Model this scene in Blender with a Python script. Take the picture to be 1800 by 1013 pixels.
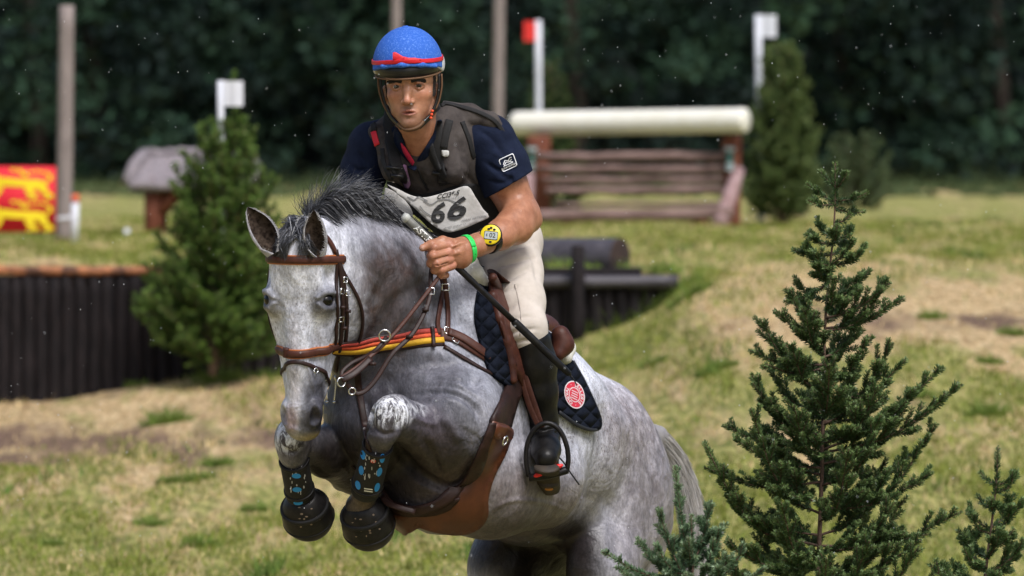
import bpy, math, random, os
import numpy as np
from mathutils import Vector, Matrix, noise as mnoise
from mathutils.bvhtree import BVHTree
from mathutils.geometry import delaunay_2d_cdt

for o in list(bpy.data.objects):
    bpy.data.objects.remove(o)
SC = bpy.context.scene
COL = SC.collection
R = math.radians

# ------------------------------------------------------------------ camera, sky, sun, exposure
CAM_H = 1.9
PITCH = math.atan((506.5 - 290) / 10000.0)
cam_data = bpy.data.cameras.new("camera")
cam = bpy.data.objects.new("camera", cam_data)
COL.objects.link(cam)
cam.location = (0, 0, CAM_H)
cam.rotation_euler = (math.pi / 2 - PITCH, 0, 0)
cam_data.sensor_width = 36
cam_data.lens = 200
cam_data.clip_end = 2000
cam_data.dof.use_dof = True
cam_data.dof.focus_distance = 16.6
cam_data.dof.aperture_fstop = 4.8
SC.camera = cam

world = bpy.data.worlds.new("World")
SC.world = world
world.use_nodes = True
wn = world.node_tree
sky = wn.nodes.new("ShaderNodeTexSky")
sky.sky_type = 'NISHITA'
sky.sun_disc = False
SUN_EL, SUN_AZ = R(54), R(150)
sky.sun_elevation = SUN_EL
sky.sun_rotation = SUN_AZ
sky.dust_density = 4.0
sky.air_density = 1.0
wn.links.new(sky.outputs[0], wn.nodes["Background"].inputs[0])
wn.nodes["Background"].inputs[1].default_value = 0.075
sun_d = bpy.data.lights.new("sun", 'SUN')
sun_d.energy = 1.5
sun_d.angle = R(20)
sun_d.color = (0.98, 0.985, 1.0)
sun = bpy.data.objects.new("sun", sun_d)
COL.objects.link(sun)
# direction towards the sun (azimuth measured from +Y towards +X, as in the sky texture)
sd = Vector((math.sin(SUN_AZ) * math.cos(SUN_EL), math.cos(SUN_AZ) * math.cos(SUN_EL), math.sin(SUN_EL)))
sun.rotation_euler = sd.to_track_quat('Z', 'Y').to_euler()
sun.location = (4, -4, 12)
SC.view_settings.view_transform = 'Standard'
SC.view_settings.look = 'None'
SC.view_settings.exposure = 0.90
SC.view_settings.gamma = 1.0

# ------------------------------------------------------------------ coordinates
FWD = np.array((0, math.cos(PITCH), -math.sin(PITCH)))
UP = np.array((0, math.sin(PITCH), math.cos(PITCH)))
RT = np.array((1.0, 0, 0))
CAMP = np.array((0, 0, CAM_H))

def at(px, py, Y):
    """point seen at px,py of the 1800 wide photo, Y metres along the view axis"""
    return CAMP + RT * ((px - 900) * Y / 1e4) + UP * ((506.5 - py) * Y / 1e4) + FWD * Y

def uvw(P):
    """modelling space of horse and rider: u right, v down, w away, 1.7 mm units"""
    P = np.asarray(P, dtype=np.float64).reshape(-1, 3)
    Y = 17 + P[:, 2] * 0.0017
    return (CAMP[None] + RT[None] * ((P[:, 0] - 900) * Y / 1e4)[:, None]
            + UP[None] * ((506.5 - P[:, 1]) * Y / 1e4)[:, None] + FWD[None] * Y[:, None])

# ------------------------------------------------------------------ objects
BASE = {}

def tag(o, label=None, cat=None, group=None, kind=None):
    if label: o["label"] = label
    if cat: o["category"] = cat
    if group: o["group"] = group
    if kind: o["kind"] = kind
    return o

def thing(name, loc, label=None, cat=None, group=None):
    o = bpy.data.objects.new(name, None)
    o.empty_display_size = 0.1
    COL.objects.link(o)
    o.location = loc
    BASE[o.name] = np.array(loc, dtype=float)
    return tag(o, label, cat, group)

def mesh(name, V, F, mats, parent=None, smooth=True, fm=None, base=None, colors=None, label=None):
    V = np.asarray(V, dtype=np.float64).reshape(-1, 3)
    b = BASE[parent.name] if parent is not None else (np.array(base, float) if base is not None else np.zeros(3))
    me = bpy.data.meshes.new(name)
    me.from_pydata((V - b).tolist(), [], [tuple(map(int, f)) for f in F] if not isinstance(F, np.ndarray) else F.tolist())
    if not isinstance(mats, (list, tuple)): mats = [mats]
    for m in mats: me.materials.append(m)
    if fm is not None: me.polygons.foreach_set("material_index", np.asarray(fm, dtype=np.int32))
    if smooth: me.polygons.foreach_set("use_smooth", np.ones(len(me.polygons), dtype=bool))
    if colors is not None:
        ca = me.color_attributes.new("Col", 'FLOAT_COLOR', 'POINT')
        c4 = np.ones((len(V), 4), dtype=np.float32); c4[:, :3] = colors
        ca.data.foreach_set("color", c4.ravel())
    me.update()
    o = bpy.data.objects.new(name, me)
    COL.objects.link(o)
    if parent is not None:
        o.parent = parent
        BASE[o.name] = BASE[parent.name]
    else:
        o.location = b
        BASE[o.name] = b
    if label: o["label"] = label
    return o

class MB:
    """collects geometry for one mesh"""
    def __init__(s): s.V = []; s.F = []; s.M = []; s.n = 0; s.C = []
    def add(s, V, F, m=0, c=None):
        V = np.asarray(V, dtype=float).reshape(-1, 3)
        s.V.append(V)
        s.F += [tuple(int(i) + s.n for i in f) for f in F]
        s.M += [m] * len(F)
        if c is not None: s.C.append(np.broadcast_to(np.asarray(c, float), (len(V), 3)))
        s.n += len(V)
        return s
    def done(s, name, mats, parent=None, uv=False, smooth=True, base=None, label=None):
        V = np.concatenate(s.V)
        if uv: V = uvw(V)
        return mesh(name, V, s.F, mats, parent, smooth, s.M, base, np.concatenate(s.C) if s.C else None, label)

def box(c, sx, sy, sz, rot=None):
    v = np.array([(x, y, z) for x in (-.5, .5) for y in (-.5, .5) for z in (-.5, .5)]) * (sx, sy, sz)
    if rot is not None: v = v @ np.array(rot).T
    f = [(0, 1, 3, 2), (4, 6, 7, 5), (0, 4, 5, 1), (2, 3, 7, 6), (0, 2, 6, 4), (1, 5, 7, 3)]
    return v + np.array(c), f

def frames(P):
    P = np.asarray(P, float)
    T = np.gradient(P, axis=0) if len(P) > 2 else np.repeat((P[-1] - P[0])[None], len(P), 0)
    T /= np.linalg.norm(T, axis=1)[:, None] + 1e-9
    return P, T

def tube(P, rad, n=8, cap=True, squash=None, rough=0, seed=0):
    """round tube along P with radii rad"""
    P, T = frames(P)
    rad = np.broadcast_to(np.asarray(rad, float), (len(P),))
    ref = np.array((0.0, 0, 1)) if abs(T[0][2]) < .9 else np.array((1.0, 0, 0))
    N = np.cross(T[0], ref); N /= np.linalg.norm(N)
    V = []; F = []
    rng = np.random.default_rng(seed)
    for i in range(len(P)):
        N = N - T[i] * N.dot(T[i]); N /= np.linalg.norm(N) + 1e-9
        B = np.cross(T[i], N)
        for k in range(n):
            a = 2 * math.pi * k / n
            rr = rad[i] * (1 + (rng.uniform(-rough, rough) if rough else 0))
            V.append(P[i] + (N * math.cos(a) + B * math.sin(a)) * rr)
    for i in range(len(P) - 1):
        for k in range(n):
            a = i * n + k; b = i * n + (k + 1) % n
            F.append((a, b, b + n, a + n))
    if cap:
        F.append(tuple(range(n - 1, -1, -1)))
        F.append(tuple((len(P) - 1) * n + k for k in range(n)))
    return np.array(V), F

def cr(pts, step):
    """Catmull-Rom resample of a polyline in any dimension"""
    P = np.asarray(pts, float)
    if len(P) == 2:
        n = max(2, int(np.linalg.norm(P[1] - P[0]) / step) + 1)
        return P[0] + (P[1] - P[0]) * np.linspace(0, 1, n)[:, None]
    Q = np.vstack([2 * P[0] - P[1], P, 2 * P[-1] - P[-2]])
    out = []
    for i in range(1, len(Q) - 2):
        L = np.linalg.norm(Q[i + 1] - Q[i])
        n = max(1, int(L / step))
        t = (np.arange(n) / n)[:, None]
        p0, p1, p2, p3 = Q[i - 1], Q[i], Q[i + 1], Q[i + 2]
        out.append(.5 * ((2 * p1) + (-p0 + p2) * t + (2 * p0 - 5 * p1 + 4 * p2 - p3) * t ** 2 + (-p0 + 3 * p1 - 3 * p2 + p3) * t ** 3))
    out.append(P[-1:])
    return np.concatenate(out)

# ------------------------------------------------------------------ signed distance modelling
class Field:
    def __init__(s, lo, hi, h):
        s.lo = np.array(lo, float); s.h = h
        s.n = np.ceil((np.array(hi, float) - s.lo) / h).astype(int) + 1
        s.F = np.full(tuple(s.n), 60.0, dtype=np.float32)
        s.ax = [(s.lo[i] + h * np.arange(s.n[i])).astype(np.float32) for i in range(3)]
    def _sub(s, lo, hi):
        a = np.clip(np.floor((lo - s.lo) / s.h).astype(int), 0, s.n)
        b = np.clip(np.ceil((hi - s.lo) / s.h).astype(int) + 1, 0, s.n)
        if np.any(b <= a): return None
        sl = tuple(slice(a[i], b[i]) for i in range(3))
        X = s.ax[0][sl[0]][:, None, None]; Y = s.ax[1][sl[1]][None, :, None]; Z = s.ax[2][sl[2]][None, None, :]
        return sl, X, Y, Z
    def _mix(s, sl, d, k, op):
        A = s.F[sl]
        if op == 'sub': d = -d; A = -A; 
        if op == 'sub':
            # smooth max of F and -d  == -(smin(-F, d))
            B = -d
            if k > 0:
                hh = np.maximum(k - np.abs(A - B), 0) / k
                s.F[sl] = -(np.minimum(A, B) - hh * hh * k * .25)
            else: s.F[sl] = -np.minimum(A, B)
        else:
            if k > 0:
                hh = np.maximum(k - np.abs(A - d), 0) / k
                s.F[sl] = np.minimum(A, d) - hh * hh * k * .25
            else: s.F[sl] = np.minimum(A, d)
    def rc(s, p0, p1, r0, r1, k=10, n=None, sq=1.0, op='add'):
        p0 = np.array(p0, np.float32); p1 = np.array(p1, np.float32)
        m = max(r0, r1) * max(1, 1) + k + 3 * s.h
        g = s._sub(np.minimum(p0, p1) - m, np.maximum(p0, p1) + m)
        if g is None: return s
        sl, X, Y, Z = g
        ba = p1 - p0; L2 = float(ba.dot(ba)) + 1e-9
        qx = X - p0[0]; qy = Y - p0[1]; qz = Z - p0[2]
        t = np.clip((qx * ba[0] + qy * ba[1] + qz * ba[2]) / L2, 0, 1)
        qx = qx - t * ba[0]; qy = qy - t * ba[1]; qz = qz - t * ba[2]
        r = r0 + (r1 - r0) * t
        q = np.sqrt(qx * qx + qy * qy + qz * qz)
        if n is not None:
            n = np.array(n, np.float32); n /= np.linalg.norm(n)
            dn = (qx * n[0] + qy * n[1] + qz * n[2]) * (1 / sq - 1)
            qq = np.sqrt((qx + n[0] * dn) ** 2 + (qy + n[1] * dn) ** 2 + (qz + n[2] * dn) ** 2) + 1e-4
            d = np.where(q < 1e-3, -r * sq, q * (1 - r / qq))
        else: d = q - r
        s._mix(sl, d, k, op); return s
    def chain(s, pts, k=10, n=None, sq=1.0, op='add'):
        for a, b in zip(pts[:-1], pts[1:]): s.rc(a[:3], b[:3], a[3], b[3], k, n, sq, op)
        return s
    def ell(s, c, rad, ax=None, k=10, op='add'):
        c = np.array(c, np.float32); rad = np.array(rad, np.float32)
        m = float(rad.max()) + k + 3 * s.h
        g = s._sub(c - m, c + m)
        if g is None: return s
        sl, X, Y, Z = g
        qx = X - c[0]; qy = Y - c[1]; qz = Z - c[2]
        if ax is not None:
            A = np.array(ax, np.float32)
            A = A / np.linalg.norm(A, axis=1)[:, None]
            qx, qy, qz = (qx * A[0, 0] + qy * A[0, 1] + qz * A[0, 2], qx * A[1, 0] + qy * A[1, 1] + qz * A[1, 2], qx * A[2, 0] + qy * A[2, 1] + qz * A[2, 2])
        k0 = np.sqrt((qx / rad[0]) ** 2 + (qy / rad[1]) ** 2 + (qz / rad[2]) ** 2)
        k1 = np.sqrt((qx / rad[0] ** 2) ** 2 + (qy / rad[1] ** 2) ** 2 + (qz / rad[2] ** 2) ** 2) + 1e-6
        d = np.where(k0 < .05, -rad.min(), k0 * (k0 - 1) / k1)
        s._mix(sl, d.astype(np.float32), k, op); return s
    def surf(s):
        F = s.F; ins = F < 0
        n = F.shape
        cs = [ins[i:n[0] - 1 + i, j:n[1] - 1 + j, k:n[2] - 1 + k] for i in (0, 1) for j in (0, 1) for k in (0, 1)]
        cnt = sum(c.astype(np.int8) for c in cs)
        act = (cnt > 0) & (cnt < 8)
        idx = np.argwhere(act)
        ids = np.full(act.shape, -1, dtype=np.int64)
        ids[tuple(idx.T)] = np.arange(len(idx))
        acc = np.zeros((len(idx), 3)); num = np.zeros(len(idx))
        corners = [(i, j, k) for i in (0, 1) for j in (0, 1) for k in (0, 1)]
        val = {c: F[idx[:, 0] + c[0], idx[:, 1] + c[1], idx[:, 2] + c[2]].astype(float) for c in corners}
        for c in corners:
            for ax in range(3):
                if c[ax] == 0:
                    e = list(c); e[ax] = 1; e = tuple(e)
                    a = val[c]; b = val[e]
                    m = (a < 0) != (b < 0)
                    t = np.where(m, a / np.where(m, a - b, 1), 0)
                    p = np.array(c, float)[None].repeat(len(idx), 0)
                    p[:, ax] += t
                    acc[m] += p[m]; num[m] += 1
        V = s.lo + (idx + acc / num[:, None]) * s.h
        Q = []
        for ax in range(3):
            o1, o2 = [(1, 2), (2, 0), (0, 1)][ax]
            a = ins.take(range(n[ax] - 1), ax); b = ins.take(range(1, n[ax]), ax)
            for sgn, msk in ((0, a & ~b), (1, ~a & b)):
                e = np.argwhere(msk)
                e = e[(e[:, o1] > 0) & (e[:, o2] > 0) & (e[:, o1] < n[o1] - 1) & (e[:, o2] < n[o2] - 1)]
                if not len(e): continue
                d1 = np.zeros(3, int); d1[o1] = 1; d2 = np.zeros(3, int); d2[o2] = 1
                q = [ids[tuple((e - d1 - d2).T)], ids[tuple((e - d2).T)], ids[tuple(e.T)], ids[tuple((e - d1).T)]]
                if sgn: q = q[::-1]
                Q.append(np.stack(q, 1))
        Q = np.concatenate(Q)
        Q = Q[:, ::-1] if False else Q
        return V, Q

def vnormals(V, F):
    N = np.zeros_like(V); q = V[F]; n = np.cross(q[:, 2] - q[:, 0], q[:, 3] - q[:, 1])
    for k in range(4): np.add.at(N, F[:, k], n)
    return N / (np.linalg.norm(N, axis=1)[:, None] + 1e-9)
def folds(V, F, lines, wr=None):
    """carve folds (pts, depth, width) into the side of a surface that faces -w"""
    V = V.copy(); N = vnormals(V, F); D = np.zeros(len(V))
    if (N[:, 2] * (V[:, 2] - V[:, 2].mean())).sum() < 0: N = -N
    for pts, depth, width in lines:
        P = cr(np.array(pts, float), 3)
        lo = P.min(0) - width * 3; hi = P.max(0) + width * 3
        idx = np.where((V[:, 0] > lo[0]) & (V[:, 0] < hi[0]) & (V[:, 1] > lo[1]) & (V[:, 1] < hi[1]) & (N[:, 2] < .1))[0]
        q = V[idx, :2]; best = np.full(len(idx), 1e9); bt = np.zeros(len(idx))
        for k, p in enumerate(P):
            d = ((q - p) ** 2).sum(1); m = d < best; best[m] = d[m]; bt[m] = k / (len(P) - 1)
        D[idx] -= depth * np.exp(-best / width ** 2) * np.clip(np.sin(np.pi * np.clip(bt, .03, .97)) * 1.6, 0, 1)
    return V + N * D[:, None]

class Surf:
    """ray-castable surface in modelling space"""
    def __init__(s, V, F):
        s.V = V; s.t = BVHTree.FromPolygons([tuple(p) for p in V.tolist()], [tuple(f) for f in (F.tolist() if isinstance(F, np.ndarray) else F)])
    def hit(s, u, v, w0=-1500):
        h = s.t.ray_cast(Vector((u, v, w0)), Vector((0, 0, 1)))
        if h[0] is None:
            h = s.t.find_nearest(Vector((u, v, -400)))
            for _ in range(3):
                h = s.t.find_nearest(Vector((u, v, h[0].z)))
            nn = np.array(h[1]); 
            if nn[2] > 0: nn = nn * 1
            return np.array(h[0]), nn, False
        nn = np.array(h[1])
        if nn[2] > 0: nn = -nn
        return np.array(h[0]), nn, True
    def w(s, u, v): return s.hit(u, v)[0][2]
    def near(s, p):
        h = s.t.find_nearest(Vector(p)); return np.array(h[0]), np.array(h[1])
# ------------------------------------------------------------------ materials
def mat(name, col, rough=.6, metal=0, spec=.5, col2=None, nscale=20, detail=4, bump=0, bscale=None, bdist=.002, contrast=(.35, .65),
        stretch=None, attr=False, coat=0, sheen=0, trans=0, sss=0, ncolor=None, emis=0):
    m = bpy.data.materials.new(name); m.use_nodes = True
    nt = m.node_tree; N = nt.nodes; L = nt.links
    b = N["Principled BSDF"]
    b.inputs["Roughness"].default_value = rough
    b.inputs["Metallic"].default_value = metal
    b.inputs["Specular IOR Level"].default_value = spec
    b.inputs["Coat Weight"].default_value = coat
    b.inputs["Sheen Weight"].default_value = sheen
    b.inputs["Base Color"].default_value = (*col, 1)
    if sss:
        b.inputs["Subsurface Weight"].default_value = sss
        b.inputs["Subsurface Radius"].default_value = (.01, .004, .002)
        b.inputs["Subsurface Scale"].default_value = 1
    tc = N.new("ShaderNodeTexCoord"); mp = N.new("ShaderNodeMapping")
    L.new(tc.outputs["Object"], mp.inputs[0])
    if stretch: mp.inputs["Scale"].default_value = stretch
    src = None
    if attr:
        a = N.new("ShaderNodeVertexColor"); a.layer_name = "Col"; src = a.outputs[0]
    if col2 is not None:
        no = N.new("ShaderNodeTexNoise"); no.inputs["Scale"].default_value = nscale; no.inputs["Detail"].default_value = detail
        no.inputs["Roughness"].default_value = .62
        L.new(mp.outputs[0], no.inputs["Vector"])
        mr = N.new("ShaderNodeMapRange"); mr.inputs[1].default_value = contrast[0]; mr.inputs[2].default_value = contrast[1]
        L.new(no.outputs[0], mr.inputs[0])
        mx = N.new("ShaderNodeMix"); mx.data_type = 'RGBA'
        if attr:
            mx.blend_type = 'MULTIPLY'; mx.inputs[0].default_value = 1
            cc = N.new("ShaderNodeMix"); cc.data_type = 'RGBA'
            cc.inputs[6].default_value = (*col, 1); cc.inputs[7].default_value = (*col2, 1)
            L.new(mr.outputs[0], cc.inputs[0])
            L.new(src, mx.inputs[6]); L.new(cc.outputs[2], mx.inputs[7])
        else:
            mx.inputs[6].default_value = (*col, 1); mx.inputs[7].default_value = (*col2, 1)
            L.new(mr.outputs[0], mx.inputs[0])
        src = mx.outputs[2]
    if src is not None: L.new(src, b.inputs["Base Color"])
    if bump:
        nb = N.new("ShaderNodeTexNoise"); nb.inputs["Scale"].default_value = bscale or nscale * 3; nb.inputs["Detail"].default_value = 5
        L.new(mp.outputs[0], nb.inputs["Vector"])
        bp = N.new("ShaderNodeBump"); bp.inputs["Strength"].default_value = bump; bp.inputs["Distance"].default_value = bdist
        L.new(nb.outputs[0], bp.inputs["Height"]); L.new(bp.outputs[0], b.inputs["Normal"])
    if trans:
        tr = N.new("ShaderNodeBsdfTranslucent"); ms = N.new("ShaderNodeMixShader"); ms.inputs[0].default_value = trans
        if src is not None: L.new(src, tr.inputs[0])
        else: tr.inputs[0].default_value = (*col, 1)
        L.new(b.outputs[0], ms.inputs[1]); L.new(tr.outputs[0], ms.inputs[2])
        L.new(ms.outputs[0], N["Material Output"].inputs[0])
    return m
# ================================================================== strap helpers
def put(pts, surf, off=2, step=6, sm=2):
    """list of (u,v) laid on surf, or (u,v,w) free points -> points and normals"""
    P2 = cr([p[:2] for p in pts], step)
    full = []
    # parameter of free w values
    key = []
    acc = 0
    for i, p in enumerate(pts): key.append(i)
    # w per control point: None = lay on the surface
    Q = []; N = []
    ctrl = np.array([p[:2] for p in pts], float)
    for q in P2:
        dd = np.linalg.norm(ctrl - q, axis=1)
        # locate the segment
        best = None
        for i in range(len(ctrl) - 1):
            ab = ctrl[i + 1] - ctrl[i]; t = np.clip(np.dot(q - ctrl[i], ab) / (ab.dot(ab) + 1e-9), 0, 1)
            e = np.linalg.norm(ctrl[i] + ab * t - q)
            if best is None or e < best[0]: best = (e, i, t)
        _, i, t = best
        h, n, ok = surf.hit(q[0], q[1])
        if not ok: n = n * .5 + np.array((0, 0, -.5))
        w = h[2] - 0
        wa = pts[i][2] if len(pts[i]) > 2 else None
        wb = pts[i + 1][2] if len(pts[i + 1]) > 2 else None
        if wa is not None or wb is not None:
            A = wa if wa is not None else w; B = wb if wb is not None else w
            wf = A * (1 - t) + B * t
            w = min(wf, w); 
            n = np.array((0, -.2, -1.)) * .6 + n * .4
        if ok or wa is not None or wb is not None: Q.append((q[0], q[1], w))
        else: Q.append(tuple(h))
        N.append(n)
    Q = np.array(Q); N = np.array(N)
    for _ in range(sm):
        if len(Q) > 4:
            Q[1:-1, 2] = Q[1:-1, 2] * .5 + (Q[:-2, 2] + Q[2:, 2]) * .25
            N[1:-1] = N[1:-1] * .5 + (N[:-2] + N[2:]) * .25
    N /= np.linalg.norm(N, axis=1)[:, None] + 1e-9
    return Q + N * off, N

def ring(c, e1, e2, a0, a1, n, surf, off=2, far=300, sm=2):
    Q = []; N = []
    c = np.array(c, float)
    for a in np.linspace(R(a0), R(a1), n):
        d = e1 * math.cos(a) + e2 * math.sin(a); d /= np.linalg.norm(d)
        h = surf.t.ray_cast(Vector(c + d * far), Vector(-d))
        p = np.array(h[0]) if h[0] is not None else c + d * 20
        nn = np.array(h[1]) if h[0] is not None else d
        if nn.dot(d) < 0: nn = -nn
        Q.append(p); N.append(nn * .5 + d * .5)
    Q = np.array(Q); N = np.array(N)
    for _ in range(sm):
        Q[1:-1] = Q[1:-1] * .5 + (Q[:-2] + Q[2:]) * .25
    N /= np.linalg.norm(N, axis=1)[:, None]
    return Q + N * off, N

def ribbon(P, N, width, th=3, prof=None, taper=None):
    """strap with a soft rectangular section"""
    P, T = frames(P)
    V = []; F = []
    prof = prof or [(-.5, -.5), (-.5, .2), (-.42, .5), (-.2, .62), (.2, .62), (.42, .5), (.5, .2), (.5, -.5)]
    n = len(prof)
    for i in range(len(P)):
        s = np.cross(N[i], T[i]); s /= np.linalg.norm(s) + 1e-9
        nn = np.cross(T[i], s)
        if nn.dot(N[i]) < 0: nn = -nn; 
        wd = width if taper is None else width * (taper[0] + (taper[1] - taper[0]) * i / (len(P) - 1))
        for a, b in prof: V.append(P[i] + s * a * wd + nn * b * th)
    for i in range(len(P) - 1):
        for k in range(n):
            a = i * n + k; b = i * n + (k + 1) % n
            F.append((a, a + n, b + n, b))
    F.append(tuple(range(n))); F.append(tuple((len(P) - 1) * n + k for k in range(n - 1, -1, -1)))
    return np.array(V), F

def torus(c, ax, R0, r, n=24, m=8, sy=1.0, e=None):
    ax = np.array(ax, float); ax /= np.linalg.norm(ax)
    if e is None: e = np.cross(ax, (0, 1, 0.1))
    e = np.array(e, float); e -= ax * e.dot(ax); e /= np.linalg.norm(e); f = np.cross(ax, e)
    V = []; F = []
    for i in range(n):
        a = 2 * math.pi * i / n
        cc = np.array(c) + e * math.cos(a) * R0 + f * math.sin(a) * R0 * sy
        o = e * math.cos(a) + f * math.sin(a)
        for k in range(m):
            b = 2 * math.pi * k / m
            V.append(cc + (o * math.cos(b) + ax * math.sin(b)) * r)
    for i in range(n):
        for k in range(m):
            F.append((i * m + k, ((i + 1) % n) * m + k, ((i + 1) % n) * m + (k + 1) % m, i * m + (k + 1) % m))
    return np.array(V), F

def patch(poly, surf, off=3, step=8, th=3, mirror=False, rim=1):
    """leather or cloth cut to poly (u,v), laid on surf, with thickness"""
    poly = cr(list(poly) + [poly[0]], step)[:-1]
    lo = poly.min(0); hi = poly.max(0)
    pts = [Vector(p) for p in poly]; n0 = len(pts)
    gx = np.arange(lo[0], hi[0], step); gy = np.arange(lo[1], hi[1], step)
    def inside(x, y):
        c = False; j = n0 - 1
        for i in range(n0):
            xi, yi = poly[i]; xj, yj = poly[j]
            if (yi > y) != (yj > y) and x < (xj - xi) * (y - yi) / (yj - yi) + xi: c = not c
            j = i
        return c
    for i, x in enumerate(gx):
        for y in gy + (step / 2 if i % 2 else 0):
            if inside(x, y) and np.min(np.abs(poly - (x, y)).sum(1)) > step * .6: pts.append(Vector((x, y)))
    r = delaunay_2d_cdt(pts, [(i, (i + 1) % n0) for i in range(n0)], [], 1, 1e-4)
    vv = [np.array(p) for p in r[0]]
    V = []; N = []; OK_ = []
    for p in vv:
        h, n, ok = surf.hit(p[0], p[1]); V.append((p[0], p[1], h[2])); N.append(n if ok else (0, .5, -.8)); OK_.append(ok)
    V = np.array(V); N = np.array(N, float)
    F = [tuple(f) for f in r[2]]
    adj = {}
    for f in F:
        for a, b in zip(f, f[1:] + f[:1]): adj.setdefault(a, set()).add(b); adj.setdefault(b, set()).add(a)
    for it in range(12):
        V2 = V.copy(); N2 = N.copy()
        for i, a in adj.items():
            if it > 2 and OK_[i]: continue
            a = list(a); V2[i, 2] = .5 * V[i, 2] + .5 * V[a, 2].mean(); N2[i] = N[i] + N[a].mean(0)
        V = V2; N = N2 / (np.linalg.norm(N2, axis=1)[:, None] + 1e-9)
    # outline edges
    cnt = {}
    for f in F:
        for a, b in zip(f, f[1:] + f[:1]): cnt[(a, b)] = 1
    edge = [(a, b) for (a, b) in cnt if (b, a) not in cnt]
    top = V + N * (off + th); bot = V + N * off
    n = len(V)
    VV = np.vstack([top, bot])
    FF = list(F) + [tuple(i + n for i in f[::-1]) for f in F] + [(b, a, a + n, b + n) for a, b in edge]
    if mirror:
        m = mir(VV); k = len(VV)
        VV = np.vstack([VV, m]); FF = FF + [tuple(i + k for i in f[::-1]) for f in FF]
    return VV, FF

def mir(P):
    P = np.asarray(P, float); return P - 2 * ((P - HW) @ Hl)[:, None] * Hl[None]

def glyphs(text, size, bold=0.0, align='CENTER'):
    cu = bpy.data.curves.new("t", 'FONT'); cu.body = text; cu.size = size; cu.offset = bold; cu.align_x = align; cu.align_y = 'CENTER'
    cu.resolution_u = 3
    o = bpy.data.objects.new("t", cu); COL.objects.link(o)
    me = o.to_mesh(); V = np.array([v.co[:] for v in me.vertices]); F = [tuple(p.vertices) for p in me.polygons]
    o.to_mesh_clear(); bpy.data.objects.remove(o); bpy.data.curves.remove(cu)
    return V, F

def disc2(c, rx, ry, n=24, r0=0):
    if r0 == 0:
        V = [(c[0], c[1])] + [(c[0] + rx * math.cos(2 * math.pi * i / n), c[1] + ry * math.sin(2 * math.pi * i / n)) for i in range(n)]
        return V, [(0, 1 + i, 1 + (i + 1) % n) for i in range(n)]
    V = []
    for i in range(n):
        a = 2 * math.pi * i / n
        V += [(c[0] + rx * math.cos(a), c[1] + ry * math.sin(a)), (c[0] + rx * r0 * math.cos(a), c[1] + ry * r0 * math.sin(a))]
    return V, [(2 * i, 2 * ((i + 1) % n), 2 * ((i + 1) % n) + 1, 2 * i + 1) for i in range(n)]

def stick(V2, F, surf, off=4.0):
    """flat shape in (u,v) stuck on the surface seen there"""
    V = []
    for p in V2:
        h, n, ok = surf.hit(p[0], p[1]); V.append((p[0], p[1], h[2] - off))
    return np.array(V), F

def aff(V, c, ex, ey):
    V = np.asarray(V, float); return np.array(c)[None, :2] + V[:, :1] * np.array(ex)[None] + V[:, 1:2] * np.array(ey)[None]
# ================================================================== GROUND
def ss(t): t = np.clip(t, 0, 1); return t * t * (3 - 2 * t)
BX = [-40, -6, -3.15, -1.4, .14, .35, .70, .91, 1.05, 1.2, 1.75, 6, 40]
BZ = [-1.6, -1.52, -1.48, -1.29, -1.17, -1.11, -.98, -.86, -.75, -.69, -.67, -.67, -.6]
PLY = [0, 35, 50, 75, 110, 400]; PLZ = [-.67, -.665, -.525, -.45, -.385, 0]
def gz(x, Y, after=None):
    """ground height (world z) at x, distance Y"""
    x = np.asarray(x, float); Y = np.asarray(Y, float)
    base = np.interp(x, BX, BZ)
    low = np.interp(Y, [-50, 0, 18, 24], [-2.0, -1.95, -1.9, -1.735])
    t = np.clip((Y - 24) / 11, 0, 1)
    z = low + (base + 1.735) * t
    pl = np.interp(Y, PLY, PLZ)
    back = pl + (base - pl) * np.where(x > 1.05, 1, 0) * (1 - ss((Y - 35) / 3))
    k = (Y > 35.03) if after is None else after
    z = np.where(k, back, z)
    n = .018 * np.sin(x * 2.1 + Y * .9) - .005 + .014 * np.sin(x * 5.3 - Y * 2.2 + 1) + .02 * np.sin(Y * 1.1 - x * .7) + .01 * np.sin(9 * x + 4.1 * Y)
    return z + CAM_H + n * np.clip((Y - 10) / 10, 0, 1) * np.where(Y > 60, .3, 1)

def gpt(px, Y):
    x = (px - 900) * Y / 1e4
    return np.array((x, Y, float(gz(x, Y))))

ys = np.concatenate([np.arange(-30, 18, 3), np.arange(18, 35, .12), [35.0, 35.06], np.arange(35.2, 60, .3), np.arange(60, 130, 2.5), np.arange(130, 400, 15)])
xs = np.concatenate([np.arange(-150, -8, 8), np.arange(-8, 8, .12), np.arange(8, 150, 8)])
GX, GY = np.meshgrid(xs, ys)
GZ = gz(GX, GY)
V = np.stack([GX, GY, GZ], -1).reshape(-1, 3)
nx = len(xs)
ii, jj = np.meshgrid(np.arange(len(ys) - 1), np.arange(nx - 1), indexing='ij')
a = (ii * nx + jj).ravel()
F = np.stack([a, a + 1, a + 1 + nx, a + nx], 1)

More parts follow.
